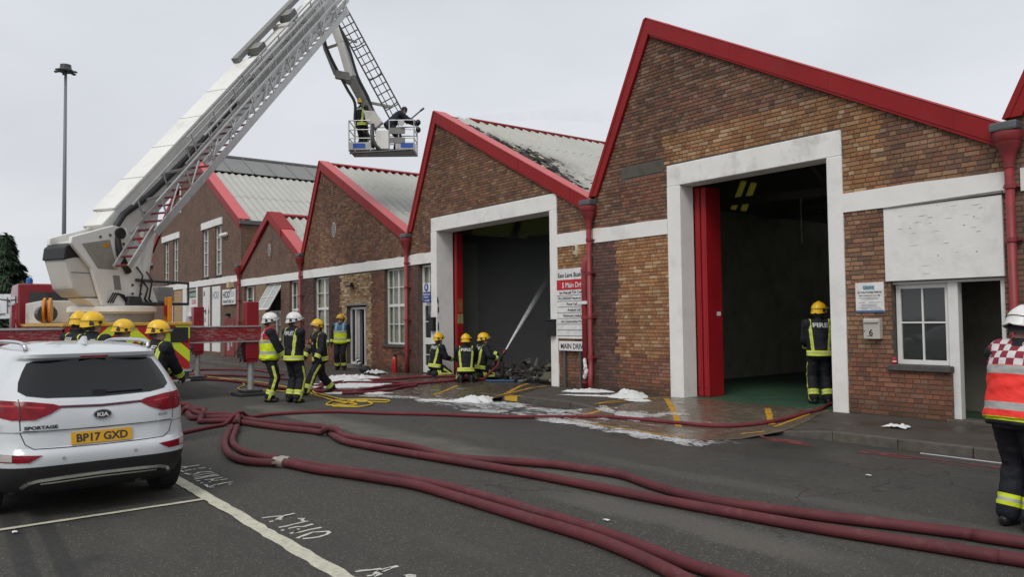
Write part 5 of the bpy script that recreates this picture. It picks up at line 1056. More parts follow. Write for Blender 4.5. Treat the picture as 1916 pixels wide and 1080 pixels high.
def fused(b, voxel, smooth=4, wr=0.0, seed=0):
    """one continuous skin from overlapping pieces; returns a mesh"""
    me = bpy.data.meshes.new('tmp'); me.from_pydata(b.v, [], b.f); o = bpy.data.objects.new('tmp', me); COL.objects.link(o)
    m = o.modifiers.new('r', 'REMESH'); m.mode = 'VOXEL'; m.voxel_size = voxel; s = o.modifiers.new('s', 'SMOOTH'); s.factor = .5; s.iterations = smooth
    dg = bpy.context.evaluated_depsgraph_get(); dg.update(); r = bpy.data.meshes.new_from_object(o.evaluated_get(dg)); bpy.data.objects.remove(o); bpy.data.meshes.remove(me)
    if wr:
        r.update(); vn = [v.normal.copy() for v in r.vertices]
        for v, n in zip(r.vertices, vn):
            q = v.co * 9 + Vector((seed, 0, 0)); q.z *= 1.6; v.co += n * (noise.noise(q) * wr + abs(noise.noise(q * 2.3)) * wr * .6)
    r.shade_smooth(); return r
def two_bone(a, c, l1, l2, bend):
    d = c - a; L = min(d.length, (l1 + l2) * .995); u = d.normalized(); x = (l1 * l1 - l2 * l2 + L * L) / (2 * L); h = math.sqrt(max(0, l1 * l1 - x * x)); bb = bend - u * bend.dot(u)
    return a + u * x + bb.normalized() * h, a + u * L
def mat_gear(name, base, a='st', silver=True):
    if name in MATS: return MATS[name]
    t = NT(name); s = t.n('ShaderNodeAttribute', attribute_name=a).outputs['Fac']; n = t.noise(14, 5, .6)
    c = t.ramp(n, [(.3, tuple(x * .7 for x in base)), (.7, tuple(x * 1.35 for x in base))])
    c = t.mix(t.math('LESS_THAN', s, 1.0), c, S((202, 216, 42))); c = t.mix(t.math('LESS_THAN', s, .30), c, (.40, .42, .36))
    t.P(Base_Color=c, Roughness=.75); t.b.inputs['Specular IOR Level'].default_value = .3; MATS[name] = t.m; return t.m
def mat_vest(name, kind):
    if name in MATS: return MATS[name]
    t = NT(name); h = t.n('ShaderNodeAttribute', attribute_name='vh').outputs['Fac']; x = t.n('ShaderNodeAttribute', attribute_name='vx').outputs['Fac']
    yel = S((205, 222, 30)); sil = (.36, .37, .35)
    if kind == 'command':      # orange-red body with chequered shoulders
        chk = t.math('MODULO', t.math('ADD', t.math('FLOOR', t.math('DIVIDE', h, .062)), t.math('ADD', t.math('FLOOR', t.math('DIVIDE', x, .062)), 40)), 2)
        c = t.mix(t.math('GREATER_THAN', h, .44), (.86, .035, .025), t.mix(chk, (.60, .58, .58), (.22, .012, .03)))
        c = t.mix(t.math('LESS_THAN', t.math('ABSOLUTE', t.math('SUBTRACT', h, .40)), .035), c, sil); c = t.mix(t.math('LESS_THAN', t.math('ABSOLUTE', t.math('SUBTRACT', h, .10)), .032), c, sil)
        c = t.mix(t.math('LESS_THAN', h, .012), c, yel)
    else:
        top = (.30, .012, .02) if kind == 'red' else (.04, .16, .30)
        c = t.mix(t.math('GREATER_THAN', h, .40), yel, top); c = t.mix(t.math('LESS_THAN', t.math('ABSOLUTE', t.math('SUBTRACT', h, .36)), .03), c, sil); c = t.mix(t.math('LESS_THAN', t.math('ABSOLUTE', t.math('SUBTRACT', h, .13)), .03), c, sil)
        c = t.mix(t.math('MULTIPLY', t.math('GREATER_THAN', h, .40), t.math('LESS_THAN', t.math('ABSOLUTE', t.math('SUBTRACT', t.math('ABSOLUTE', x), .12)), .028)), c, sil)
    t.P(Base_Color=c, Roughness=.7); t.bump(t.noise(22, 3), .25, .01); MATS[name] = t.m; return t.m
GEAR = (.011, .012, .017)
M_gear = mat_gear('navy_fire_gear', GEAR); M_navy = mat('navy_cloth', (.016, .019, .032), .85, .3, 14); M_boot = mat('black_boot', (.010, .010, .010), .5, .3)
M_skin = mat('skin', (.42, .25, .18), .55, .08, 30); M_glove = mat('dark_glove', (.018, .018, .02), .8, .3); M_retro = mat('silver_lettering', (.42, .43, .42), .5)
M_hy = mat('yellow_helmet', S((226, 180, 12)), .42, .08, 6, coat=.15, dirt=.45, dirtc=(.28, .18, .03), dscale=9); M_hw = mat('white_helmet', (.66, .66, .64), .42, .05, 6, coat=.15, dirt=.4, dirtc=(.34, .33, .3), dscale=9)
M_visor = clear_mat('helmet_visor', (.55, .58, .55), .45, .1); M_hair = mat('dark_hair', (.02, .016, .012), .8)
def hand(b, w, dirv, palm, curl=.6, side=1):
    """palm with four unequal bent fingers and a thumb from its side"""
    d = dirv.normalized(); p = (palm - d * palm.dot(d)).normalized(); x = d.cross(p) * side
    c = w + d * .055; etube(b, [w, w + d * .03, w + d * .085], [(.028, .022), (.042, .018), (.043, .016)], x, seg=10)
    for k, (o, l) in enumerate(((-.032, .072), (-.011, .082), (.011, .078), (.032, .062))):
        a = w + d * .082 + x * o; f1 = (d + p * curl * .6 + x * o * 1.5).normalized(); f2 = (d * (1 - curl * .5) + p * curl * 1.3).normalized(); m = a + f1 * l * .5
        limb(b, a, m, .0105, .0095, 8); limb(b, m, m + f2 * l * .5, .0095, .0085, 8)
    a = w + d * .03 - x * .038; m = a + (d * .6 - x * .8 + p * .35).normalized() * .04; limb(b, a, m, .013, .011, 8); limb(b, m, m + (d * .9 - x * .1 + p * .5).normalized() * .032, .011, .009, 8)
def person(label, loc, face, pose=None, helmet='yellow', vest=None, group=None, hood=True, fire=True, jacket=None, trouser=None, glove=True, h=1.0, cat='firefighter', seed=1, hy=0.0, bare=False, cap=None, kit=False):
    """face: world direction the body faces (x,y). All joints below are in metres in the person's own frame: x right, y forward, z up"""
    ps = dict(pel=(0, 0, .97), lean=.0, twist=.0, side=0.0, fl=((-.12, .02, .09), .12), fr=((.12, -.02, .09), -.12), hl=(-.27, .06, .82), hr=(.27, .06, .82), kl=None, kr=None, head=0.0, nod=0.0, eb=(0, -1, -.2), curl=.5)
    ps.update(pose or {}); root = thing('person', loc, label, cat, group, math.atan2(face[1], face[0]) - math.pi / 2); root.scale = (h, h, h)
    pel = V3(ps['pel']); ln = ps['lean']; up = V3(math.sin(ps['side']), math.sin(ln), math.cos(ln)).normalized(); R0 = V3(1, 0, 0); tw = ps['twist']
    R = V3(math.cos(tw), math.sin(tw), 0); R = (R - up * R.dot(up)).normalized(); Fw = up.cross(R).normalized()
    hem = pel - up * .10; waist = pel + up * .10; chest = pel + up * .38; nb = pel + up * .53; neck = pel + up * .57
    hu = (up * .75 + V3(0, 0, .25)).normalized(); hyaw = tw + ps['head']; hf = V3(-math.sin(hyaw), math.cos(hyaw), 0); hf = (hf * math.cos(ps['nod']) - V3(0, 0, 1) * math.sin(ps['nod'])).normalized(); hR = hf.cross(hu).normalized(); hU = hR.cross(hf).normalized()
    hc = neck + hu * .10 + hf * .02
    sh = {-1: nb - R * .205 - up * .06, 1: nb + R * .205 - up * .06}; hip = {-1: pel - V3(math.cos(tw * .4), math.sin(tw * .4), 0) * .095 - V3(0, 0, .04), 1: pel + V3(math.cos(tw * .4), math.sin(tw * .4), 0) * .095 - V3(0, 0, .04)}
    el = {}; wr = {}; kn = {}; an = {}; fy_ = {}
    for s_, hk, fk, kk in ((-1, 'hl', 'fl', 'kl'), (1, 'hr', 'fr', 'kr')):
        el[s_], wr[s_] = two_bone(sh[s_], V3(ps[hk]), .295, .265, V3(ps['eb']) + R * s_ * .5); an[s_] = V3(ps[fk][0]); fy_[s_] = ps[fk][1]
        if ps[kk]: kn[s_] = V3(ps[kk])
        else: kn[s_], an[s_] = two_bone(hip[s_], an[s_], .445, .43, V3(math.sin(-fy_[s_]) * .3, 1, .1))
    # body: head, neck, trunk, arms, hands and legs as one skin
    b = MB(); b.ell(hc + hU * .035, (.074, .092, .098), 18, 12, 0, (hR, hf, hU)); b.ell(hc + hf * .028 - hU * .045, (.056, .066, .072), 14, 10, 0, (hR, hf, hU)); b.ell(hc + hf * .093 - hU * .012, (.014, .018, .024), 10, 8, 0, (hR, hf, hU)); b.ell(hc + hf * .084 + hU * .027, (.05, .014, .012), 10, 8, 0, (hR, hf, hU)); b.ell(hc + hf * .085 - hU * .062, (.026, .012, .01), 10, 8, 0, (hR, hf, hU))
    for s_ in (-1, 1): b.ell(hc + hR * .076 * s_ - hU * .005, (.012, .02, .03), 10, 8, 0, (hR, hf, hU))
    limb(b, nb - up * .05, hc - hU * .05, .062, .055); etube(b, [pel - up * .08, waist, chest, nb], [(.15, .11), (.145, .105), (.165, .115), (.10, .08)], R)
    for s_ in (-1, 1):
        limb(b, nb - up * .04, sh[s_], .07, .058); limb(b, sh[s_], el[s_], .052, .04); limb(b, el[s_], wr[s_], .04, .028); limb(b, hip[s_], kn[s_], .082, .055); limb(b, kn[s_], an[s_], .055, .042)
        hd = (wr[s_] - el[s_]).normalized(); hand(b, wr[s_], hd, (-R * s_ + Fw * .3), ps['curl'], s_)
    bm_ = fused(b, .0085, 2); P = np.empty(len(bm_.vertices) * 3); bm_.vertices.foreach_get('co', P); P = P.reshape(-1, 3)
    bm_.materials.append(M_skin); bm_.materials.append(M_glove)
    if glove:
        gi = np.zeros(len(P), bool)
        for s_ in (-1, 1): gi |= (((P - np.array(wr[s_])) @ np.array((wr[s_] - el[s_]).normalized())) > -.06) & (np.linalg.norm(P - np.array(wr[s_]), axis=1) < .26)
        for pl in bm_.polygons:
            if gi[pl.vertices[0]]: pl.material_index = 1
    o = bpy.data.objects.new('body', bm_); COL.objects.link(o); o.parent = root
    for s_ in (-1, 1): MB().ell(hc + hR * .03 * s_ + hf * .086 + hU * .008, (.011, .008, .007), 10, 8, 0, (hR, hf, hU)).build('eye', M_boot, o, local=True, smooth=True)
    # tunic
    b = MB(); etube(b, [hem - up * .03, hem + up * .05, waist, chest - up * .06, chest + up * .06, nb - up * .01, nb + up * .03], [(.235, .185), (.228, .18), (.215, .168), (.232, .172), (.228, .16), (.14, .115), (.078, .078)], R, seg=24)
    for s_ in (-1, 1): limb(b, nb - up * .055, sh[s_], .088, .102); limb(b, sh[s_], el[s_], .10, .082); limb(b, el[s_], wr[s_].lerp(el[s_], .1), .082, .07)
    if hood: etube(b, [nb, neck + hu * .03], [(.085, .085), (.078, .078)], R)
    jm = fused(b, .0125, 4, .011, seed); N = len(jm.vertices); P = np.empty(N * 3); jm.vertices.foreach_get('co', P); P = P.reshape(-1, 3)
    def segd(a, c): a = np.array(a); c = np.array(c); d = c - a; L = np.linalg.norm(d); d = d / L; t = np.clip((P - a) @ d, 0, L); return np.linalg.norm(P - a - t[:, None] * d, axis=1), t, L
    dt, _, _ = segd(hem, nb); hh = (P - np.array(hem)) @ np.array(up); lx = (P - np.array(hem)) @ np.array(R); lat = np.abs(lx)
    st = np.minimum(np.abs(hh - .05) / .048, np.where(hh > .04, np.abs(lat - .125 - .05 * np.clip(hh / .55, 0, 1)) / .025, 9)); arm = np.zeros(N, bool)
    for s_ in (-1, 1):
        du, _, _ = segd(sh[s_], el[s_]); df, tf, Lf = segd(el[s_], wr[s_]); isf = (df < .115) & (df < dt - .03) & (tf > .02); isu = (du < .11) & (du < dt - .085); arm |= isu | isf
        st = np.where(isu, 9, st); st = np.where(isf, np.abs(Lf - tf - .065) / .042, st)
    at = jm.attributes.new('st', 'FLOAT', 'POINT'); at.data.foreach_set('value', st.astype(np.float32)); jm.materials.append(jacket or M_gear)
    jo = bpy.data.objects.new('tunic', jm); COL.objects.link(jo); jo.parent = root
    # trousers
    b = MB(); etube(b, [pel - up * .16, pel - up * .05, pel + up * .06], [(.185, .15), (.20, .16), (.185, .15)], R)
    for s_ in (-1, 1): limb(b, hip[s_], kn[s_], .122, .100); lo = an[s_].lerp(kn[s_], .07 if not bare else .0); limb(b, kn[s_], lo, .100, .097)
    tm = fused(b, .0125, 4, .012, seed + 7); N = len(tm.vertices); P = np.empty(N * 3); tm.vertices.foreach_get('co', P); P = P.reshape(-1, 3); st = np.full(N, 9.0); best = np.full(N, 9.0)
    for s_ in (-1, 1):
        d1, t1, L1 = segd(hip[s_], kn[s_]); d2, t2, L2 = segd(kn[s_], an[s_]); dd = np.minimum(d1, d2); outw = np.array(R0 * s_); ax = np.where((d1 < d2)[:, None], np.array(hip[s_]) + t1[:, None] * np.array((kn[s_] - hip[s_]).normalized()), np.array(kn[s_]) + t2[:, None] * np.array((an[s_] - kn[s_]).normalized()))
        rel = P - ax; bn1 = np.array((kn[s_] - hip[s_]).normalized()); bn2 = np.array((an[s_] - kn[s_]).normalized()); fwd_ = np.where(d1 < d2, rel @ np.cross(outw, bn1), rel @ np.cross(outw, bn2)); o_ = rel @ outw; side_ = np.where(o_ > .03, np.abs(fwd_) / .026, 9.0); side_ = np.where((t1 > .18), side_, 9.0)
        v = np.where((d2 < d1) & (t2 > .1), np.minimum(np.abs(L2 - t2 - .12) / .048, side_), side_); st = np.where(dd < best, v, st); best = np.minimum(best, dd)
    at = tm.attributes.new('st', 'FLOAT', 'POINT'); at.data.foreach_set('value', st.astype(np.float32)); tm.materials.append(trouser or M_gear)
    o = bpy.data.objects.new('trousers', tm); COL.objects.link(o); o.parent = root
    # boots
    for s_ in (-1, 1):
        a = an[s_]; sd = (kn[s_] - a).normalized(); f = V3(-math.sin(fy_[s_]), math.cos(fy_[s_]), 0)
        if ps['kl']: f = V3(0, -.15, -1) if s_ else f
        if ps['kl']: f = (V3(0, -.25, -1)).normalized(); f = f - sd * f.dot(sd); f = f.normalized()
        x = f.cross(sd).normalized(); b = MB(); limb(b, a + sd * .16, a + sd * .02, .066, .062); etube(b, [a - f * .085 - sd * .045, a - f * .02 - sd * .04, a + f * .08 - sd * .05, a + f * .16 - sd * .06, a + f * .20 - sd * .065], [(.035, .035), (.047, .055), (.05, .045), (.052, .035), (.03, .02)], x)
        bo = fused(b, .0125, 3); bo.materials.append(M_boot); o = bpy.data.objects.new('boot', bo); COL.objects.link(o); o.parent = root
    # waistcoat over the tunic
    top_src = jm
    if vest:
        b = MB(); etube(b, [hem + up * .02, waist, chest - up * .04, chest + up * .06, nb - up * .005], [(.258, .21), (.242, .192), (.255, .196), (.24, .182), (.145, .13)], R, seg=24)
        for s_ in (-1, 1): limb(b, nb - up * .04, sh[s_].lerp(nb, .25), .102, .114)
        vm = fused(b, .0125, 4, .012, seed + 3); N = len(vm.vertices); P = np.empty(N * 3); vm.vertices.foreach_get('co', P); P = P.reshape(-1, 3)
        for nm, q in (('vh', (P - np.array(hem + up * .02)) @ np.array(up)), ('vx', (P - np.array(hem)) @ np.array(R))): at = vm.attributes.new(nm, 'FLOAT', 'POINT'); at.data.foreach_set('value', q.astype(np.float32))
        vm.materials.append(mat_vest('waistcoat_' + vest, vest)); o = bpy.data.objects.new('waistcoat', vm); COL.objects.link(o); o.parent = root; top_src = vm
    # reflective word across the shoulders, laid onto the cloth
    if fire and vest != 'command':
        bv = BVHTree.FromPolygons([v.co for v in top_src.vertices], [p.vertices[:] for p in top_src.polygons]); cu = text_mesh('FIRE', .112, M_retro, 'lettering', Matrix.Identity(4), root, 'CENTER', local=True, offset=.004, width=.265); me = cu.data; bmm = bmesh.new(); bmm.from_mesh(me); bmesh.ops.triangulate(bmm, faces=bmm.faces); [bmesh.ops.subdivide_edges(bmm, edges=[e for e in bmm.edges if e.calc_length() > .02], cuts=1) for _ in range(2)]; bmesh.ops.triangulate(bmm, faces=bmm.faces); bmm.to_mesh(me); bmm.free()
        for v in me.vertices:
            org = chest + up * (v.co.y + .035) + R * v.co.x - Fw * .5; hit = bv.ray_cast(org, Fw, 1.0); v.co = (hit[0] if hit[0] else org + Fw * .36) - Fw * .011
    if kit:
        for dx_, dz_, w_, h_, d_, m_ in ((-.10, .02, .045, .10, .035, M_black), (.09, .0, .05, .08, .03, M_amber), (.0, -.06, .06, .05, .025, M_retro)): q = chest + Fw * .155 + R * dx_ + up * dz_; MB().frame(q - R * w_ / 2 - up * h_ / 2, R * w_, up * h_, Fw * d_).build('radio' if m_ is M_black else 'torch', m_, root, local=True, bevel=.006)
        MB().tube([nb + R * .10 - up * .02 + Fw * .07, chest + R * .12 + Fw * .165, waist + R * .12 + Fw * .17], .012, 6).build('strap', M_black, root, local=True)
    if cap: MB().ell(hc + hU * .04 - hf * .01, (.083, .102, .10), 18, 12, 0, (hR, hf, hU)).build('hood', cap, root, local=True, smooth=True)
    # helmet
    if helmet:
        hm = M_hy if helmet == 'yellow' else M_hw; c = hc + hU * .075; b = MB(); V = []; F = []; seg, rings = 28, 11
        for i in range(rings + 1):
            th = lerp(.0, 1.98, i / rings); fl = (1 + max(0, (i - 9) * .03)) / max(.93, math.sin(min(th, 1.57)) if th > 1.57 else 1) * (1.0 if th < 1.57 else 1 / math.sin(th) ** .8)
            for k in range(seg):
                ph = 2 * math.pi * k / seg; sx, sy = math.sin(th) * math.cos(ph), math.sin(th) * math.sin(ph); comb = .016 * math.exp(-(sx / .16) ** 2) * (1 if sy < .75 else .4)
                drop = -.03 * max(0, -sy) * (i / rings) ** 3 + .055 * max(0, sy) * (i / rings) ** 3
                V.append(c + hR * (sx * .130 * fl) + hf * (sy * .160 * fl - .010) + hU * (math.cos(th) * .135 + comb + drop))
        F = [(i * seg + k, (i + 1) * seg + k, (i + 1) * seg + (k + 1) % seg, i * seg + (k + 1) % seg) for i in range(rings) for k in range(seg)]; b.add(V, F); ho = b.build('helmet', hm, root, local=True, smooth=True)
        rim = MB(); rim.tube([V[rings * seg + k] for k in range(seg)] + [V[rings * seg]], .008, 6); rim.build('rim', hm, ho, local=True, smooth=True)
        vz = MB(); VV = []; n_ = 14
        for i in range(n_ + 1):
            ph = math.pi / 2 + lerp(-1.15, 1.15, i / n_)
            for (kx, zz) in ((1.06, -.005), (1.20, .035)): VV.append(c + hR * (math.cos(ph) * .135 * kx) + hf * (math.sin(ph) * .166 * kx) + hU * zz)
        vz.add(VV, [(2 * i, 2 * i + 2, 2 * i + 3, 2 * i + 1) for i in range(n_)]); vz.build('visor', M_visor, ho, local=True, smooth=True)
        for s_ in (-1, 1):
            MB().lathe(c + hR * .124 * s_ + hf * .03 - hU * .012, [(.026, 0), (.026, .02), (.016, .026)], 14, hR * s_).build('visor_hinge', M_black, ho, local=True)
            q = c - hf * .075 + hR * .107 * s_ - hU * .012; nn = (hR * s_ * .8 - hf * .6).normalized(); tx = nn.cross(hU).normalized(); MB().prism([q + tx * .04 - hU * .05 + nn * .012, q - tx * .035 - hU * .045 + nn * .012, q - tx * .03 + hU * .0 + nn * .012, q + tx * .02 + hU * .035 + nn * .004], nn * .008).build('badge', M_black, ho, local=True)
        st_ = MB(); st_.tube([c + hR * (.134 * math.cos(a_)) + hf * (.165 * math.sin(a_) - .008) + hU * .005 for a_ in [math.pi * k / 12 - math.pi * 1.0 for k in range(13)]], .0035, 6); st_.build('reflective_line', M_black, ho, local=True)
        nc = MB(); W_ = []
        for i in range(11):
            ph = lerp(math.pi * 1.08, math.pi * 1.92, i / 10)
            for zz, kk in ((-.03, 1.0), (-.13, .92)): W_.append(c + hR * (math.cos(ph) * .115 * kk) + hf * (math.sin(ph) * .13 * kk) + hU * zz)
        nc.add(W_, [(2 * i, 2 * i + 1, 2 * i + 3, 2 * i + 2) for i in range(10)]); nc.build('neck_curtain', M_glove, ho, local=True, smooth=True)
    return root
def dirw(r, f): v = _rt * r + _fw * f; v.normalize(); return (v.x, v.y)
def at(x, y): return (x, y, gz(x, y))
GRP = 'firefighters at the scene'
person('firefighter in white helmet and red-shouldered yellow waistcoat beside the outrigger leg', at(-16.85, 6.30), dirw(.9, .35), dict(hl=(-.24, .12, .80), hr=(.2, .30, .95), head=-.1, curl=.5), 'white', 'red', GRP, h=1.04, glove=False, seed=2, fire=False)
person('firefighter in white helmet and plain dark tunic, back turned, arms folded', at(-16.3, 6.62), dirw(.45, .85), dict(hl=(.02, .26, 1.14), hr=(-.02, .27, 1.12), twist=-.1, head=-.7, eb=(0, -.6, -.6)), 'white', None, GRP, h=1.04, glove=False, seed=3)
person('firefighter in yellow helmet striding left across the foam, gloves low', at(-17.72, 7.85), dirw(-.72, -.62), dict(pel=(0, .0, .90), lean=.08, fl=((-.14, .42, .09), .1), fr=((.15, -.40, .11), -.15), hl=(-.28, .24, .86), hr=(.20, .30, .88), head=.15), 'yellow', None, GRP, seed=4, fire=False, kit=True)
person('firefighter in yellow helmet and open blue and yellow waistcoat by the double door', at(-24.4, 11.55), dirw(-.1, -1), dict(hl=(-.3, .08, .84), hr=(.3, .08, .86), head=-.2), 'yellow', 'blue', GRP, seed=5, fire=False)
KN = dict(pel=(0, -.10, .37), lean=.16, kl=(-.18, .24, .10), kr=(.18, .24, .10), fl=((-.14, -.20, .10), 0), fr=((.14, -.20, .10), 0), hl=(-.16, .36, .52), hr=(.16, .34, .50))
def kn(**k): d = dict(KN); d.update(k); return d
person('kneeling firefighter nearest the half-glazed white door, leaning on the hose', at(-19.06, 12.0), dirw(.85, .55), kn(twist=.15, head=-.1), 'yellow', None, GRP, seed=6)
person('middle one of the three kneeling firefighters, back square to the street', at(-17.05, 11.58), dirw(-.05, 1), kn(head=-.1, lean=.1), 'yellow', None, GRP, seed=7)
person('kneeling firefighter aiming the water jet into the burnt doorway', (-17.38, 12.36, .13), dirw(.8, .55), kn(hl=(.22, .36, .64), hr=(.40, .20, .56), twist=-.1, head=-.35), 'yellow', None, GRP, seed=8)
person('firefighter standing inside the open doorway of the empty unit', (-8.02, 13.2, .13), dirw(.12, 1), dict(hl=(-.16, .32, 1.02), hr=(.10, .34, 1.0), head=-.5, twist=-.1), 'yellow', None, GRP, h=1.0, seed=9)
person('officer in white helmet and red chequered waistcoat at the right edge', at(-2.60, 7.10), dirw(.9, .42), dict(lean=.17, hl=(-.12, .44, 1.0), hr=(.2, .4, .98), nod=.4, head=-.1), 'white', 'command', GRP, h=.97, seed=10)
person('firefighter behind the car roof, leftmost yellow helmet', at(-13.86, 2.16), dirw(.2, .95), dict(nod=.1, head=.25), 'yellow', None, GRP, h=1.04, seed=11)
person('firefighter behind the car roof, tallest yellow helmet, second from left', at(-12.85, 2.17), dirw(.15, .98), dict(hl=(-.1, .3, .95), head=-.5), 'yellow', None, GRP, h=1.03, seed=12)
person('firefighter behind the car roof in yellow helmet turned to the right', at(-13.46, 2.53), dirw(.85, .4), dict(lean=.25, nod=.2), 'yellow', None, GRP, h=.98, seed=13)
person('firefighter bending over a hose coupling behind the car, right of its rear window', at(-12.2, 2.85), dirw(.38, .92), dict(lean=.14, pel=(0, -.02, .95), hl=(-.05, .42, 1.0), hr=(.16, .4, .95), head=-.75, nod=.15), 'yellow', None, GRP, h=.97, seed=14)
cpz = cp(-.72, .0, ZF + .05); person('crew member in yellow helmet at the left end of the cage', tuple(cpz), dirw(.5, .8), dict(hl=(-.1, .35, 1.1), hr=(.15, .35, 1.05)), 'yellow', None, 'crew in the cage', h=1.0, seed=15)
cpz = cp(.42, .0, ZF + .05); person('crew member in navy leaning over the right end of the cage', tuple(cpz), dirw(.95, .2), dict(lean=.75, pel=(0, -.2, .90), hl=(-.15, .62, 1.0), hr=(.15, .6, .98), nod=.5), None, None, 'crew in the cage', fire=False, jacket=M_navy, trouser=M_navy, seed=16, cap=M_navy)
# ------------------------------------------------------------------ parked white estate car (local: x forward, y left, z up, origin under the rear bumper)
CAR = thing('parked_car', (-8.02, 1.46, 0), 'white five-door car parked in the bay, seen from behind', 'car', None, math.pi + .075)
CAR.scale = (.975,) * 3
def mat_carpaint():
    t = NT('white_car_paint'); n = t.noise(3, 3); t.P(Base_Color=t.ramp(n, [(.3, (.55, .58, .60)), (.7, (.62, .645, .66))]), Roughness=.22, Coat_Weight=.6); t.b.inputs['Coat Roughness'].default_value = .05; return t.m
M_carw = mat_carpaint(); M_clad = mat('black_cladding', (.016, .016, .017), .6, .2, 20); M_tint = glass_mat('tinted_glass', (.004, .005, .005), .03); M_tint.node_tree.nodes['Principled BSDF'].inputs['Specular IOR Level'].default_value = .5; M_lens = mat('red_lens', (.20, .003, .012), .25, .45, 11, coat=.1, spec=.25); M_chrome = mat('silver_trim', (.55, .56, .57), .25, .05, 5, metal=.8)
M_tyre = mat('car_tyre', (.016, .016, .016), .85, .3, 40, bump=.3); M_seam = mat('panel_gap', (.02, .02, .021), .6)
LV = [(.22, .22, 4.2, .78), (.30, .10, 4.34, .86), (.40, .035, 4.42, .895), (.50, .005, 4.45, .91), (.58, .0, 4.46, .915), (.62, .012, 4.46, .915), (.66, .055, 4.45, .913), (.74, .065, 4.44, .91), (.80, .07, 4.42, .905), (.81, .055, 4.42, .905), (.88, .058, 4.36, .90), (.94, .065, 4.2, .893), (1.0, .08, 3.9, .882), (1.05, .10, 3.5, .87), (1.09, .13, 3.22, .855), (1.14, .175, 3.06, .83), (1.2, .225, 2.93, .805), (1.28, .29, 2.76, .765), (1.36, .355, 2.58, .72), (1.43, .405, 2.42, .675), (1.455, .36, 2.37, .66), (1.49, .345, 2.28, .635), (1.52, .40, 2.18, .60), (1.55, .56, 2.05, .54), (1.575, .80, 1.92, .45), (1.59, 1.05, 1.78, .28)]
def outline(xr, xf, w, n=6.0, N=112):
    xm = (xr + xf) / 2; a = (xf - xr) / 2; pts = []
    for i in range(1440):
        th = 2 * math.pi * i / 1440; c, s = math.cos(th), math.sin(th); pts.append((xm + a * math.copysign(abs(c) ** (2 / n), c), w * math.copysign(abs(s) ** (2 / n), s)))
    L = [0]
    for i in range(1440): q = pts[(i + 1) % 1440]; L.append(L[-1] + math.hypot(q[0] - pts[i][0], q[1] - pts[i][1]))
    out = []; j = 0
    for k in range(N):
        t = L[-1] * k / N
        while L[j + 1] < t: j += 1
        u = (t - L[j]) / max(1e-9, L[j + 1] - L[j]); p, q = pts[j], pts[(j + 1) % 1440]; out.append((lerp(p[0], q[0], u), lerp(p[1], q[1], u)))
    return out
N_ = 112; Vc = []; Fc = []
for (z, xr_, xf_, w_) in LV: Vc += [(x, y, z) for x, y in outline(xr_, xf_, w_)]
for i in range(len(LV) - 1): Fc += [(i * N_ + k, i * N_ + (k + 1) % N_, (i + 1) * N_ + (k + 1) % N_, (i + 1) * N_ + k) for k in range(N_)]
Fc += [tuple(range(N_))[::-1], tuple((len(LV) - 1) * N_ + k for k in range(N_))]
m = MB(); m.add(Vc, Fc); body = m.build('body', [M_carw, M_clad], CAR, local=True)
cut = MB()
for x_ in (.88, 3.56):
    for s_ in (-1, 1): cut.lathe((x_, s_ * .62, .335), [(.405, 0), (.405, .5)], 40, (0, s_, 0))
co_ = cut.build('cutter', M_clad, CAR, local=True); bo = body.modifiers.new('b', 'BOOLEAN'); bo.operation = 'DIFFERENCE'; bo.object = co_; bo.solver = 'EXACT'
bpy.context.view_layer.update(); dg = bpy.context.evaluated_depsgraph_get(); me = bpy.data.meshes.new_from_object(body.evaluated_get(dg)); body.modifiers.clear(); body.data = me; bpy.data.objects.remove(co_)
for pl in me.polygons:
    c = pl.center
    if c.z < .475 or min(math.hypot(c.x - .88, c.z - .335), math.hypot(c.x - 3.56, c.z - .335)) < .455 and abs(c.y) > .5: pl.material_index = 1
me.shade_smooth(); me.set_sharp_from_angle(angle=math.radians(32))
BVc = BVHTree.FromPolygons([v.co for v in me.vertices], [p.vertices[:] for p in me.polygons])
def decal(name, poly, m, off=.006, axis='x', parent=CAR, bulge=0.0, cuts=.04):
    """panel following the bodywork: poly in (y,z) seen from behind, or (x,z) seen from the left"""
    bm = bmesh.new(); vs = [bm.verts.new((p[0], p[1], 0)) for p in poly]; f = bm.faces.new(vs); xs = [p[0] for p in poly]; ys = [p[1] for p in poly]
    for ax, lo, hi, no in ((0, min(xs), max(xs), (1, 0, 0)), (1, min(ys), max(ys), (0, 1, 0))):
        n = int((hi - lo) / cuts)
        for k in range(1, n + 1):
            c = lo + (hi - lo) * k / (n + 1); bmesh.ops.bisect_plane(bm, geom=bm.verts[:] + bm.edges[:] + bm.faces[:], plane_co=(c if ax == 0 else 0, c if ax == 1 else 0, 0), plane_no=no)
    for v in bm.verts:
        a, c = v.co.x, v.co.y
        if axis == 'x': o_, d_ = Vector((-2, a, c)), Vector((1, 0, 0))
        else: o_, d_ = Vector((a, 3, c)), Vector((0, -1, 0))
        h = BVc.ray_cast(o_, d_, 6); p = h[0] if h[0] else (o_ + d_ * (2.2 if axis == 'x' else 2.2)); v.co = p - d_ * off
    g = bmesh.ops.extrude_face_region(bm, geom=bm.faces[:]); d_ = Vector((1, 0, 0)) if axis == 'x' else Vector((0, -1, 0))
    bmesh.ops.translate(bm, vec=d_ * (off + .012), verts=[q for q in g['geom'] if isinstance(q, bmesh.types.BMVert)]); bmesh.ops.recalc_face_normals(bm, faces=bm.faces)
    me = bpy.data.meshes.new(name); bm.to_mesh(me); bm.free(); me.materials.append(m); me.shade_smooth(); me.set_sharp_from_angle(angle=math.radians(40)); o = bpy.data.objects.new(name, me); COL.objects.link(o); o.parent = parent; return o
def sm2(pts, n=5): return [(p.x, p.y) for p in catmull([(a, b, 0) for a, b in pts], n)][:-1]
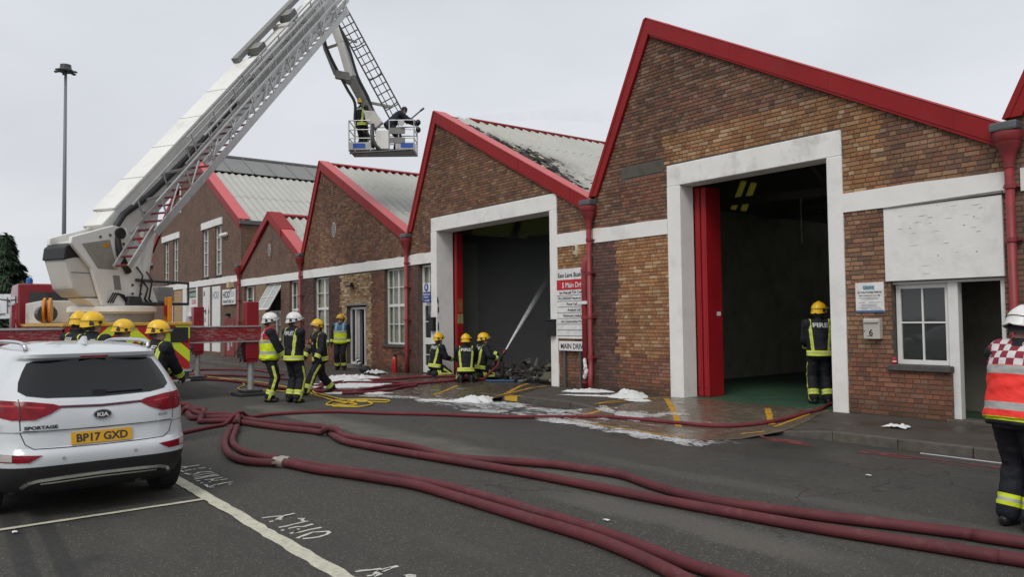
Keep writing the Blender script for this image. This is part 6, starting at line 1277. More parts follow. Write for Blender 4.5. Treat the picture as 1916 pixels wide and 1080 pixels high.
def band2(pts, w): return [(a, b + w / 2) for a, b in pts] + [(a, b - w / 2) for a, b in pts[::-1]]
def linebar(name, pts, w, m, off=.003, **k):
    """thin strip along a 2D path, built as quads so concave paths fill correctly"""
    for p, q in zip(pts[:-1], pts[1:]):
        d = Vector((q[0] - p[0], q[1] - p[1])); n = Vector((-d.y, d.x)).normalized() * w / 2
        if d.length > 1e-4: decal(name, [(p[0] + n.x, p[1] + n.y), (q[0] + n.x, q[1] + n.y), (q[0] - n.x, q[1] - n.y), (p[0] - n.x, p[1] - n.y)], m, off, cuts=.03, **k)
gl = [(-.655, 1.165), (-.60, 1.125), (-.45, 1.10), (0, 1.085), (.45, 1.10), (.60, 1.125), (.655, 1.165), (.64, 1.24), (.60, 1.33), (.555, 1.41), (.50, 1.428), (0, 1.438), (-.50, 1.428), (-.555, 1.41), (-.60, 1.33), (-.64, 1.24)]
decal('rear_window', gl, M_tint, .006)
for s_ in (-1, 1):
    decal('tail_light', [(s_ * a, b) for a, b in ((.33, 1.018), (.40, 1.045), (.58, 1.075), (.77, 1.09), (.84, 1.075), (.835, .99), (.80, .94), (.72, .918), (.55, .915), (.44, .955))], M_lens, .012)
    linebar('light_split', [(s_ * .66, 1.078), (s_ * .655, .92)], .008, M_seam, .014); decal('light_guide', [(s_ * a, b) for a, b in ((.46, 1.02), (.62, 1.04), (.62, 1.025), (.48, 1.005))], mat('lens_highlight', (.35, .02, .03), .2), .0135); decal('light_guide', [(s_ * a, b) for a, b in ((.69, 1.05), (.80, 1.055), (.80, 1.035), (.69, 1.03))], mat('lens_highlight', (.35, .02, .03), .2), .0135)
    decal('rear_reflector', [(s_ * a, b) for a, b in ((.50, .60), (.84, .625), (.85, .565), (.80, .55), (.60, .545))], M_lens, .010); decal('reflector_lens', [(s_ * a, b) for a, b in ((.72, .615), (.80, .62), (.80, .56), (.72, .555))], mat('clear_lens', (.4, .36, .34), .2), .013)
decal('light_bar', [(-.38, 1.008), (0, .994), (.38, 1.008), (.38, 1.024), (0, 1.012), (-.38, 1.024)], mat('dark_red_bar', (.07, .006, .012), .2), .007); decal('chrome_bar', [(-.36, 1.028), (0, 1.016), (.36, 1.028), (.36, 1.036), (0, 1.026), (-.36, 1.036)], M_carw, .010)
linebar('tailgate_gap', [(-.66, 1.10), (-.66, .90), (-.655, .80), (-.62, .70), (-.56, .655), (-.3, .648), (0, .645), (.3, .648), (.56, .655), (.62, .70), (.655, .80), (.66, .90), (.66, 1.10)], .007, M_seam)
linebar('tailgate_crease', [(-.64, .815), (0, .80), (.64, .815)], .008, M_seam, .002)
pl_ = decal('number_plate', [(-.26, .665), (.26, .665), (.26, .776), (-.26, .776)], mat('plate_amber', S((214, 160, 20)), .4, .04), .014, cuts=.3)
CM = lambda x, y, z: Matrix(((0, 0, -1, x), (-1, 0, 0, y), (0, 1, 0, z), (0, 0, 0, 1)))   # reads from behind the car
def decal_text(body_, size, m, y, z, width, off, sh=0.0, bold=.0):
    o = text_mesh(body_, size, m, 'lettering', Matrix.Identity(4), CAR, 'CENTER', local=True, width=width, shear=sh, offset=bold)
    for v in o.data.vertices:
        yy, zz = y - v.co.x, z + v.co.y; h = BVc.ray_cast(Vector((-2, yy, zz)), Vector((1, 0, 0)), 6); v.co = Vector((h[0].x - off if h[0] else 0, yy, zz))
    return o
decal_text('BP17 GXD', .098, M_ink, 0, .687, .44, .0165, 0, .003)
def badge(name, x, hw, hh, t_, m_):
    P_ = [(x, hw * math.cos(2 * math.pi * k / 28), .925 + hh * math.sin(2 * math.pi * k / 28)) for k in range(28)]; MB().prism(P_, (-t_, 0, 0)).build(name, m_, CAR, local=True)
badge('badge', .060, .080, .046, .016, M_chrome); badge('badge_field', .0438, .071, .037, .003, M_seam)
o = text_mesh('KIA', .05, M_wink, 'lettering', CM(.039, .050, .906), CAR, local=True, width=.10, offset=.002)
decal_text('SPORTAGE', .04, M_seam, .50, .83, .26, .005, .0, .002); decal_text('4WD', .036, M_chrome, -.55, .865, .10, .005, .2, .002)
linebar('skid_plate', [(-.64, .30), (-.60, .345), (-.52, .368), (-.3, .378), (0, .382), (.3, .378), (.52, .368), (.60, .345), (.64, .30)], .03, M_chrome, .012)
linebar('skid_plate_lip', [(-.5, .335), (0, .345), (.5, .335)], .012, M_chrome, .012)
for y_ in (-.28, .33): decal('parking_sensor', sm2([(y_ + .016 * math.cos(a), .56 + .016 * math.sin(a)) for a in [k * math.pi / 4 for k in range(9)]], 2), mat('sensor_grey', (.4, .41, .42), .3), .004)
b = MB(); b.tube([(.155, -.02, 1.105), (.15, -.05, 1.125), (.155, -.38, 1.13)], .016, 8); b.box(.13, .17, -.05, .06, 1.09, 1.15); b.build('rear_wiper', M_black, CAR, local=True)
b = MB()
for s_ in (-1, 1): MB().tube(catmull([(.52, s_ * .545, 1.525), (.60, s_ * .555, 1.585), (1.1, s_ * .565, 1.60), (1.9, s_ * .555, 1.585), (2.3, s_ * .54, 1.50)], 5), .02, 8).build('roof_rail', M_chrome, CAR, local=True, smooth=True)
b = MB(); b.prism([(.66, -.02, 1.565), (.95, -.02, 1.575), (.72, -.012, 1.65), (.68, -.012, 1.65)], (0, .04, 0)); b.build('aerial_fin', M_carw, CAR, local=True, bevel=.006)
MB().box(.345, .36, -.12, .12, 1.45, 1.465).build('high_brake_light', M_lens, CAR, local=True)
decal('side_window', [(.62, 1.20), (.78, 1.33), (1.0, 1.40), (1.45, 1.44), (1.45, 1.13), (.85, 1.13)], M_tint, .004, 'y'); decal('side_window', [(1.52, 1.44), (2.2, 1.42), (2.75, 1.22), (2.8, 1.12), (1.52, 1.12)], M_tint, .004, 'y')
decal('side_gap', [(1.47, 1.10), (1.478, 1.10), (1.478, .42), (1.47, .42)], M_seam, .002, 'y'); decal('sill_cladding', [(1.3, .42), (3.1, .42), (3.1, .30), (1.3, .30)], M_clad, .006, 'y')
MB().box(2.75, 2.95, .86, 1.02, 1.05, 1.18).build('wing_mirror', M_carw, CAR, local=True, bevel=.03); MB().box(2.75, 2.95, -1.02, -.86, 1.05, 1.18).build('wing_mirror', M_carw, CAR, local=True, bevel=.03)
for x_ in (.88, 3.56):
    for s_ in (-1, 1):
        w = MB().lathe((x_, s_ * .69, .335), [(.2, 0), (.29, .0), (.325, .012), (.335, .04), (.335, .18), (.325, .21), (.29, .225), (.22, .22)], 40, (0, s_, 0)).build('wheel', M_tyre, CAR, local=True, angle=30); MB().lathe((x_, s_ * .88, .335), [(.225, 0), (.225, .02), (.08, .0), (.05, .03)], 24, (0, s_, 0)).build('rim', M_chrome, w, local=True)
        b = MB()
        for k in range(28): a = k * 2 * math.pi / 28; c_, s__ = math.cos(a), math.sin(a); b.frame((x_ + c_ * .328 - s__ * .006, s_ * .715, .335 + s__ * .328 + c_ * .006), (0, s_ * .17, 0), (c_ * .012, 0, s__ * .012), (s__ * .02, 0, -c_ * .02))
        b.build('tread', M_tyre, w, local=True)
MB().box(.3, 4.1, -.7, .7, .24, .30).build('underbody', M_clad, CAR, local=True); MB().tube([(.16, -.35, .25), (.5, -.35, .25)], .03, 10).build('exhaust', M_clad, CAR, local=True)
# ------------------------------------------------------------------ hoses on the ground
HOSES = {
'L1':(0.048,[(-12.96,4.23),(-12.00,3.84),(-11.03,3.50),(-10.25,3.31),(-9.81,3.27),(-9.51,3.33),(-9.31,3.45),(-9.08,3.61),(-8.50,3.71),(-7.99,3.88),(-7.49,4.02),(-7.01,4.14),(-6.25,4.17),(-5.26,4.18),(-4.53,4.19),(-3.98,4.12),(-3.47,4.00),(-3.14,3.91),(-1.5,3.5),(2,2.8)]),
'L2':(0.045,[(-12.85,4.28),(-12.17,4.01),(-11.50,3.76),(-10.96,3.61),(-10.42,3.53),(-9.96,3.55),(-9.56,3.63),(-9.15,3.72),(-8.54,3.86),(-7.74,4.15),(-7.23,4.27),(-6.55,4.38),(-5.51,4.39),(-4.74,4.38),(-4.19,4.33),(-3.64,4.25),(-3.30,4.24),(-3.02,4.22),(-1.5,4.0),(2,3.4)]),
'U1':(0.047,[(-19,4.0),(-17.08,4.32),(-16.78,4.35),(-16.46,4.41),(-15.52,4.24),(-14.70,4.07),(-14.52,4.16),(-14.39,4.41),(-14.09,4.62),(-13.42,4.78),(-12.75,4.99),(-12.15,5.22),(-11.88,5.32),(-11.27,5.14),(-10.64,4.96),(-10.13,4.89),(-9.70,4.93),(-9.05,5.02),(-7.81,5.22),(-6.76,5.39),(-5.90,5.47),(-5.05,5.54),(-4.35,5.62),(-3.74,5.70),(-3.22,5.80),(-2.77,5.91),(-2.35,5.99),(-2.07,6.06),(2,6.9)]),
'U2':(0.047,[(-18.5,3.6),(-15.93,4.05),(-15.56,4.19),(-15.28,4.37),(-14.55,4.22),(-14.02,4.03),(-13.91,4.15),(-13.80,4.32),(-13.49,4.50),(-12.81,4.64),(-12.20,4.78),(-11.60,4.98),(-11.14,5.04),(-10.82,5.07),(-10.28,5.17),(-9.59,5.32),(-9.08,5.36),(-8.46,5.32),(-8.02,5.36),(-7.52,5.65),(-7.01,5.92),(-6.52,6.04),(-6.05,6.10),(-5.42,5.94),(-4.78,5.86),(-4.15,5.99),(-3.61,6.15),(-3.13,6.32),(-2.68,6.45),(-2.23,6.53),(2,7.5)]),
'K':(0.045,[(-18.8,3.5),(-16.64,4.25),(-16.22,4.42),(-16.05,4.59),(-15.87,4.65),(-15.23,4.44),(-15.04,4.52),(-14.78,4.68),(-14.39,4.75),(-13.87,4.64),(-13.23,4.40),(-12.91,4.26)]),
'T':(0.03,[(-12.0,2.6),(-12.75,3.28),(-12.82,3.37),(-13.27,3.99),(-13.44,4.28),(-14.03,4.88),(-14.25,5.37),(-14.15,5.97),(-13.82,6.49),(-13.02,7.00),(-12.16,7.65),(-11.05,8.32),(-10.44,8.95),(-9.78,9.52),(-9.09,9.68),(-8.41,9.78),(-7.80,9.90),(-7.43,10.30),(-7.29,10.85),(-7.33,11.55),(-7.45,12.2),(-7.7,12.9),(-8.0,13.9)]),
'M1':(0.04,[(-25.84,6.56),(-23.77,7.47),(-21.33,7.62),(-19.20,7.66),(-18.47,7.86),(-17.74,8.34),(-17.55,8.68),(-17.79,9.26),(-18.05,9.87),(-18.03,10.35),(-17.76,10.84),(-17.5,11.35),(-17.3,11.85),(-17.0,12.1)]),
'M2':(0.035,[(-17.18,8.16),(-17.06,8.66),(-17.02,8.97),(-17.13,9.48),(-17.55,10.01),(-17.58,10.42)]),
'M3':(0.035,[(-18.75,8.18),(-19.05,8.43),(-19.97,9.02),(-20.41,9.59),(-20.42,9.97),(-20.06,10.44),(-19.53,10.94),(-19.3,11.4),(-18.9,11.8),(-18.2,12.9)]),
'M4':(0.03,[(-20.07,8.53),(-19.53,8.82),(-20.05,9.52),(-20.20,9.75),(-19.77,10.04),(-19.09,10.44),(-18.53,10.50),(-18.03,10.52)]),
'N1':(0.035,[(-28.12,7.14),(-29.67,8.54),(-28.97,9.37),(-27.95,9.88),(-26.96,9.9),(-24.74,9.7)]),
'N2':(0.035,[(-27.25,6.92),(-26.69,7.77),(-25.73,8.32),(-24.75,8.75),(-23.35,8.99),(-21.45,9.12)]),
'Y1':(0.016,[(-29.87,7.76),(-30.11,8.34),(-26.92,7.75),(-25.48,7.74),(-24.03,7.82),(-21.88,7.48),(-20.76,6.93),(-20.21,6.83),(-19.73,7.14),(-18.97,7.44),(-18.54,7.87),(-17.76,7.67),(-16.85,7.51),(-15.85,7.37),(-15.36,7.41),(-14.87,7.39),(-14.78,7.19),(-14.98,6.99),(-15.21,6.88),(-15.63,7.13),(-15.96,7.50),(-15.69,7.97),(-15.23,8.25),(-14.96,8.19),(-14.84,8.02),(-15.25,7.74),(-15.57,7.58)]),
'Y2':(0.016,[(-24.49,7.97),(-22.37,8.09),(-20.38,7.99),(-18.81,8.01),(-17.97,7.84),(-16.98,7.73),(-16.07,7.63),(-15.60,7.78),(-14.94,7.73),(-14.62,7.59),(-14.43,7.23),(-14.72,6.94),(-14.99,6.91),(-15.26,7.36),(-15.44,7.64)])}
HL = {'L1': 'outer maroon hose of the pair looping from the car to the foreground', 'L2': 'inner maroon hose of the pair looping from the car to the foreground', 'U1': 'maroon hose with a sharp kink running to the right edge, lower of its pair', 'U2': 'maroon hose running to the right edge, upper of its pair', 'K': 'short maroon hose tangled beside the car', 'T': 'thin red hose crossing the road into the open empty doorway', 'M1': 'dark red hose feeding the kneeling firefighters, longest of that group', 'M2': 'short red hose end lying on the yellow-lined crossing', 'M3': 'red hose curving past the foam heap to the leftmost kneeling firefighter', 'M4': 'thin red hose doubled back between the foam patches', 'N1': 'red hose furthest back under the outrigger beam', 'N2': 'red hose passing behind the two white-helmeted men', 'Y1': 'yellow hose lying in loose coils behind the white-helmeted men', 'Y2': 'second yellow hose, its end loop lying across the coils'}
def mat_hose(name, c, c2):
    t = NT(name); n = t.noise(2.6, 7, .7); f = t.noise(220, 2); st = t.noise(5, 7, .75)
    col = t.ramp(n, [(.3, c), (.7, c2)]); col = t.mix(t.math('MULTIPLY', t.step(st, .54, .76), .5), col, (.17, .105, .095)); dk = t.noise(1.1, 5, .6); col = t.mix(t.math('MULTIPLY', t.step(dk, .5, .72), .5), col, (.045, .016, .018)); t.P(Base_Color=col, Roughness=.68); t.b.inputs['Specular IOR Level'].default_value = .3; t.bump(t.math('ADD', f, t.noise(18, 4)), .35, .004); return t.m
M_hmar = mat_hose('maroon_hose', (.085, .019, .023), (.125, .03, .034)); M_hred = mat_hose('red_hose', (.12, .016, .024), (.165, .024, .033)); M_hyel = mat_hose('yellow_hose', (.55, .36, .03), (.62, .43, .05)); laid = []
for key, (r, pts) in HOSES.items():
    pp = catmull([(x, y, 0) for x, y in pts], 7); Q = []
    for p in pp:
        z = gz(p.x, p.y) + r; hi = 0
        for (q, rr) in laid:
            d2 = (q.x - p.x) ** 2 + (q.y - p.y) ** 2; lim = (r + rr) * 1.02
            if d2 < lim * lim * 1.0: hi = max(hi, q.z + math.sqrt(max(0, lim * lim - d2)))
        Q.append([p.x, p.y, max(z, hi)])
    for _ in range(3):
        Z = [q[2] for q in Q]
        for i in range(1, len(Q) - 1): Q[i][2] = max(Z[i] * .999, (Z[i - 1] + Z[i] * 2 + Z[i + 1]) / 4)
    laid += [(Vector(q), r) for q in Q]
    m_ = M_hyel if key[0] == 'Y' else (M_hmar if key[0] in 'LUK' else M_hred)
    o = MB().tube(Q, r, 14, True, 0, [r * (1 + .035 * noise.noise(Vector((q[0] * 2.1, q[1] * 2.1, 3)))) for q in Q]).build('fire_hose', m_, smooth=True); tag(o, HL[key], 'hose', 'yellow air lines' if key[0] == 'Y' else 'fire hoses on the ground')
M_brass = mat('hose_coupling', (.42, .39, .33), .35, .15, 12, metal=.7)
cpl = thing('hose_coupling', (-9.15, 3.58, .05), 'pale metal coupling clamping the two foreground hoses together', 'coupling'); d_ = Vector((.30, .105, 0)).normalized(); c_ = Vector((-9.2, 3.565, .055))
MB().lathe(c_ - d_ * .09, [(.05, 0), (.062, .0), (.066, .05), (.058, .06), (.066, .07), (.066, .13), (.058, .18), (.05, .18)], 18, d_).build('collar', M_brass, cpl); s2_ = Vector((-d_.y, d_.x, 0)); MB().lathe(c_ + s2_ * .10 - d_ * .10, [(.046, 0), (.06, 0), (.06, .16), (.046, .16)], 18, d_).build('collar', M_brass, cpl); MB().frame(c_ - s2_ * .11 - d_ * .02, s2_ * .05, d_ * .05, (0, 0, .02)).build('lug', M_brass, cpl)
# ------------------------------------------------------------------ foam, rubble and small things on the ground
def mat_foam():
    t = NT('white_foam'); n = t.noise(40, 5, .7); t.P(Base_Color=t.ramp(n, [(.3, (.52, .53, .53)), (.7, (.72, .73, .73))]), Roughness=.8); t.bump(n, .6, .02); return t.m
M_foam = mat_foam()
def mat_thin():
    t = NT('thin_foam'); p = t.co(world=True); n = t.noise(26, 6, .75, p); k = t.noise(4, 4, .6, p); t.P(Base_Color=(.68, .69, .69), Roughness=.7, Alpha=t.math('MULTIPLY', t.step(t.math('ADD', n, t.math('MULTIPLY', k, .5)), .62, .92), .85)); return t.m
M_thin = mat_thin()
def foam(label, cx, cy, rx, ry, h, rot=0.0, seed=1, rag=.45, pw=1.3):
    h *= .6; V = []; F = []; nr, na = 16, 56; c, s = math.cos(rot), math.sin(rot)
    for i in range(nr + 1):
        for k in range(na):
            a = 2 * math.pi * k / na; rr = 1 + rag * (noise.noise(Vector((math.cos(a) * 1.6, math.sin(a) * 1.6, seed * 3.1))) + .5 * noise.noise(Vector((math.cos(a) * 4, math.sin(a) * 4, seed * 3.1)))); t = i / nr; x0, y0 = math.cos(a) * rx * rr * t, math.sin(a) * ry * rr * t; x, y = cx + c * x0 - s * y0, cy + s * x0 + c * y0
            lump = .30 + .9 * abs(noise.noise(Vector((x * 4.2, y * 4.2, seed)))) + .4 * abs(noise.noise(Vector((x * 11, y * 11, seed)))) + .5 * (1 - t) + .35 * noise.noise(Vector((x * 9, y * 9, seed))); V.append((x, y, gz(x, y) + .003 + h * (1 - t ** 3) ** .7 * lump))
    F = [(i * na + k, (i + 1) * na + k, (i + 1) * na + (k + 1) % na, i * na + (k + 1) % na) for i in range(nr) for k in range(na)]
    o = MB().add(V, F).build('foam', M_foam, smooth=True, weld=True); return tag(o, label, 'foam', 'patches of white foam')
foam('big lumpy foam heap beside the striding firefighter', -20.9, 10.1, 1.0, .55, .24, .5, 1); foam('flat foam sheet under the striding firefighter and red hoses', -19.6, 9.35, 1.5, .55, .06, .55, 2, .7)
foam('flat foam sheet behind the yellow hose coils', -17.55, 8.55, .9, .35, .05, .6, 3, .7); foam('small white foam heap against the yellow kerb end', -13.75, 9.55, .42, .26, .17, .5, 4); foam('thin foam tongue left of the yellow kerb end', -14.2, 9.15, .8, .14, .03, .35, 5, .8)
foam('foam puddle at the foot of the swan-neck drainpipe', -12.75, 11.85, .55, .20, .10, .75, 6, .6); foam('tall foam heap on the pavement below the orange brick panel', -11.35, 11.65, .40, .30, .20, .3, 7); foam('thin foam tail spreading from the tall pavement heap', -11.9, 11.35, .7, .12, .03, .5, 8, .7); foam('small flat foam blob on pavement next to the white door jamb', -10.75, 11.35, .28, .16, .05, .2, 9)
rf_ = random.Random(21)
def scum(label, x0, y0, x1, y1, n, w, seed):
    b = MB()
    for k in range(n):
        t_ = rf_.random(); x, y = lerp(x0, x1, t_), lerp(y0, y1, t_) + rf_.gauss(0, w); L = rf_.uniform(.08, .34); W_ = L * rf_.uniform(.25, .6); a0 = math.atan2(y1 - y0, x1 - x0) + rf_.gauss(0, .25); P_ = []
        for j in range(14): an_ = j * math.pi / 7; q = 1 + .75 * noise.noise(Vector((math.cos(an_) * 2, math.sin(an_) * 2, k + seed))); dx, dy = math.cos(an_) * L * q, math.sin(an_) * W_ * q; xx, yy = x + dx * math.cos(a0) - dy * math.sin(a0), y + dx * math.sin(a0) + dy * math.cos(a0); P_.append((xx, yy, gz(xx, yy) + .007))
        c_ = (x, y, gz(x, y) + .012 + rf_.random() * .01); b.add([c_] + P_, [(0, j + 1, (j + 1) % 14 + 1) for j in range(14)])
    return tag(b.build('foam_scum', M_thin, kind='stuff'), label, 'foam')
scum('broken foam scum along the outer edge of the yellow box', -10.4, 8.75, -7.0, 8.5, 42, .08, 1); scum('broken foam scum in the gutter by the red kerb line', -13.2, 9.75, -10.6, 9.6, 26, .10, 2); scum('foam streaks drifting beside the thin red hose', -12.6, 8.6, -9.6, 9.2, 22, .22, 3); scum('foam flecks left of the yellow kerb end', -16.5, 8.7, -13.6, 9.3, 28, .14, 4); scum('foam streaks inside the yellow box', -10.6, 10.3, -9.2, 10.0, 20, .25, 5)
b = MB()
for k in range(9): b.ell((-13.1 + random.uniform(-.03, .05), YW - .24 + random.uniform(-.03, .02), .42 + k * .045), (.05 - k * .002, .045, .06), 10, 8)
tag(b.build('foam', M_foam, smooth=True), 'foam clinging to the bend of the red drainpipe', 'foam', 'patches of white foam')
# rubble inside the burnt doorway
M_ash = mat('wet_ash', (.02, .019, .018), .8, .5, 9, bump=.5); M_rub = mat('charred_rubble', (.035, .032, .028), .85, .6, 14)
hp = []; hf_ = []; nx, ny = 44, 26
for i in range(nx + 1):
    for j in range(ny + 1):
        x = lerp(-18.3, -14.5, i / nx); y = lerp(12.5, 15.6, j / ny); e = min(i / nx, 1 - i / nx, j / ny * .8, 1 - j / ny) * 4; hp.append((x, y, .11 + min(1, e) * (.16 + .28 * abs(noise.noise(Vector((x * 1.6, y * 1.6, 1)))) + .14 * noise.noise(Vector((x * 6, y * 6, 2))))))
hf_ = [(i * (ny + 1) + j, (i + 1) * (ny + 1) + j, (i + 1) * (ny + 1) + j + 1, i * (ny + 1) + j + 1) for i in range(nx) for j in range(ny)]
rb = MB().add(hp, hf_).build('ash_heap', M_ash, smooth=True); tag(rb, 'heap of wet black ash and rubble inside the burnt doorway', 'rubble', kind='stuff')
b = MB(); c2 = MB(); rr_ = random.Random(8)
for k in range(420):
    x = rr_.uniform(-18.2, -14.6); y = 12.45 + abs(rr_.gauss(0, 1.1)); z = .16 + rr_.uniform(0, .34) * min(1, (y - 12.2) * 1.2); L = rr_.uniform(.05, .32); d = Vector((rr_.gauss(0, 1), rr_.gauss(0, 1), rr_.gauss(0, .35))).normalized()
    (b if rr_.random() < .85 else c2).bar((x, y, z), Vector((x, y, z)) + d * L, rr_.uniform(.03, .12), rr_.uniform(.015, .06), up=(rr_.gauss(0, .4), rr_.gauss(0, .4), 1))
tag(b.build('rubble', M_rub, kind='stuff'), 'charred broken pieces strewn over the ash in the burnt doorway', 'rubble'); tag(c2.build('pale_rubble', mat('pale_rubble', (.18, .17, .14), .85, .5, 14), kind='stuff'), 'pale scraps among the ash in the burnt doorway', 'rubble')
M_sack = mat('wet_sack', (.085, .08, .055), .85, .35, 6, bump=.5, bscale=30)
for lab, x, y, z, rx, ry, rz, a in (('slumped olive sack at the front of the ash heap', -15.0, 12.75, .26, .46, .3, .17, .2), ('olive sack lying behind the front sack on the ash', -15.7, 13.5, .45, .42, .3, .15, -.3)):
    m = MB(); m.ell((x, y, z), (rx, ry, rz), 26, 16, 0, (Vector((math.cos(a), math.sin(a), 0)), Vector((-math.sin(a), math.cos(a), 0)), Vector((0, 0, 1)))); m.v = [tuple(Vector(p) + Vector((0, 0, 1)) * noise.noise(Vector(p) * 5) * .05) for p in m.v]; tag(m.build('burnt_sack', M_sack, smooth=True), lab, 'sack', 'sacks on the ash heap')
o = MB().tube(catmull([(-16.7, 11.95, .15), (-16.4, 12.15, .15), (-16.0, 12.4, .16), (-15.6, 12.85, .2)], 6), .028, 10).build('blue_tube', mat('blue_plastic', (.02, .08, .18), .5), smooth=True); o.scale.z = 1; tag(o, 'flat blue layflat tube beside the nozzle man', 'tube')
# nozzle and jet
nz0, nz1 = Vector((-16.82, 12.51, 0.68)), Vector((-16.9, 12.72, 0.86)); nd = (nz1 - nz0).normalized(); br = thing('hose_nozzle', tuple(nz0), 'dark branch nozzle held by the firefighter at the burnt doorway', 'nozzle')
MB().lathe(nz0, [(.035, -.1), (.04, 0), (.03, .06), (.03, .2), (.045, .24), (.045, .34), (.03, .36)], 14, nd).build('barrel', M_black, br); MB().lathe(nz0 + nd * .26, [(.047, 0), (.052, .02), (.047, .05)], 14, nd).build('ring', mat('tail_red', (.35, .01, .012), .3), br)
MB().bar(nz0 + nd * .1, nz0 + nd * .1 - Vector((0, 0, .14)), .03, .04).build('grip', M_black, br)
MB().tube(catmull([(-17.0, 12.1, .16), (-16.98, 12.2, .26), tuple(nz0 - nd * .2 - Vector((0, 0, .05))), tuple(nz0 - nd * .08)], 5), .036, 12).build('hose_tail', M_hred, br, smooth=True)
def mat_jet():
    t = NT('water_jet'); u = t.n('ShaderNodeAttribute', attribute_name='along').outputs['Fac']; e = t.n('ShaderNodeLayerWeight', Blend=.35).outputs['Facing']; n = t.noise(9, 6, .7, t.co(scale=(1, 1, 1)))
    a = t.math('MULTIPLY', t.math('SUBTRACT', 1.0, u), t.step(e, .95, .1)); a = t.math('MULTIPLY', a, t.math('ADD', t.math('MULTIPLY', t.step(n, .3, .7), .55), .45)); t.P(Base_Color=(.80, .82, .83), Roughness=.5, Alpha=t.math('MULTIPLY', a, 1.25, True)); return t.m
M_jet = mat_jet()
def jet(name, label, P, r0, r1, m=None, pw=1.4):
    Q = catmull(P, 10); n = len(Q); b = MB(); b.tube(Q, r0, 18, False, 0, [lerp(r0, r1, (i / (n - 1)) ** pw) for i in range(n)]); o = b.build(name, m or M_jet, smooth=True); at_ = o.data.attributes.new('along', 'FLOAT', 'POINT'); at_.data.foreach_set('value', [min(1, (i // 18) / (n - 1)) ** 1.3 for i in range(n * 18)]); return tag(o, label, 'water')
jet('water_jet', 'straight white water jet shooting up into the burnt doorway', [tuple(nz1 + nd * .05), (-17.17, 13.32, 1.37), (-17.42, 14.09, 2.11), (-17.83, 15.15, 3.07)], .025, .10)
# mist from the cage monitor
def mat_mist():
    t = NT('water_mist'); u = t.n('ShaderNodeAttribute', attribute_name='along').outputs['Fac']; n = t.noise(1.4, 6, .7); e = t.n('ShaderNodeLayerWeight', Blend=.3).outputs['Facing']
    t.P(Base_Color=(.74, .76, .80), Roughness=.8, Alpha=t.math('MULTIPLY', t.math('MULTIPLY', t.step(n, .35, .75), t.step(e, .9, .2)), .09)); return t.m
jet('water_mist', 'faint arc of spray from the cage drifting over the scorched roof', [tuple(cp(1.15, -.4, ZT - .28)), (-21.2, 14.2, 8.2), (-19.5, 17, 8.45), (-18.2, 20, 8.4), (-17, 24, 7.9)], .02, .45, mat_mist(), 1.2)
# smoke hanging in the burnt unit
sm = MB().box(-21.05, -13.2, YW + .7, 30, .2, 4.25).build('smoke', None); sm.data.materials.clear(); ms_ = bpy.data.materials.new('smoke'); ms_.use_nodes = True; nt = ms_.node_tree; nt.nodes.clear(); ou = nt.nodes.new('ShaderNodeOutputMaterial'); pv_ = nt.nodes.new('ShaderNodeVolumePrincipled'); pv_.inputs['Color'].default_value = (.72, .74, .73, 1); pv_.inputs['Density'].default_value = .075; pv_.inputs['Anisotropy'].default_value = .1; nt.links.new(pv_.outputs[0], ou.inputs['Volume']); sm.data.materials.append(ms_); tag(sm, 'grey smoke hanging inside the burnt doorway', 'smoke', kind='stuff')
# bits by the wall of unit four
fe = thing('fire_extinguisher', (-21.75, 12.1, .13), 'small red fire extinguisher standing by the drainpipe', 'extinguisher')
MB().lathe((-21.75, 12.1, .125), [(.075, 0), (.085, .02), (.085, .40), (.06, .47), (.03, .50)], 18).build('cylinder', mat('extinguisher_red', (.40, .012, .015), .3, coat=.4), fe, angle=40); MB().box(-21.80, -21.68, 12.07, 12.13, .62, .68).build('handle', M_black, fe); MB().tube([(-21.72, 12.1, .62), (-21.6, 12.08, .6), (-21.6, 12.08, .3)], .014, 8).build('discharge_hose', M_black, fe)
sh_ = thing('standpipe_key', (-21.5, 12.25, .12), 'black bent pipe handle leaning on wall beside the red extinguisher', 'tool'); MB().tube([(-22.1, 12.2, .78), (-21.75, 12.25, .8), (-21.45, 12.28, .7), (-21.4, 12.28, .4), (-21.3, 12.3, .14)], .022, 8).build('pipe', M_black, sh_)
dt_ = thing('striped_duct', (-22.7, 11.4, .12), 'black tube with white stripes lying tangled on the pavement', 'duct'); q = catmull([(-23.1, 11.5, .52), (-22.9, 11.48, .36), (-22.7, 11.45, .22), (-22.45, 11.4, .18), (-22.25, 11.42, .2)], 8)
MB().tube(q, .055, 12).build('tube', M_black, dt_, smooth=True)
for k in (2, 7): d = (q[k + 1] - q[k]).normalized(); MB().cyl(q[k], q[k] + d * .05, .058, 12).build('stripe', M_wink, dt_)
m = MB(); m.ell((-22.4, 11.4, .22), (.22, .16, .12), 16, 10); m.v = [tuple(Vector(p) * 1 + Vector((noise.noise(Vector(p) * 7), noise.noise(Vector(p) * 7 + Vector((5, 0, 0))), noise.noise(Vector(p) * 8))) * .06) for p in m.v]; m.build('bundle', M_glove, dt_)
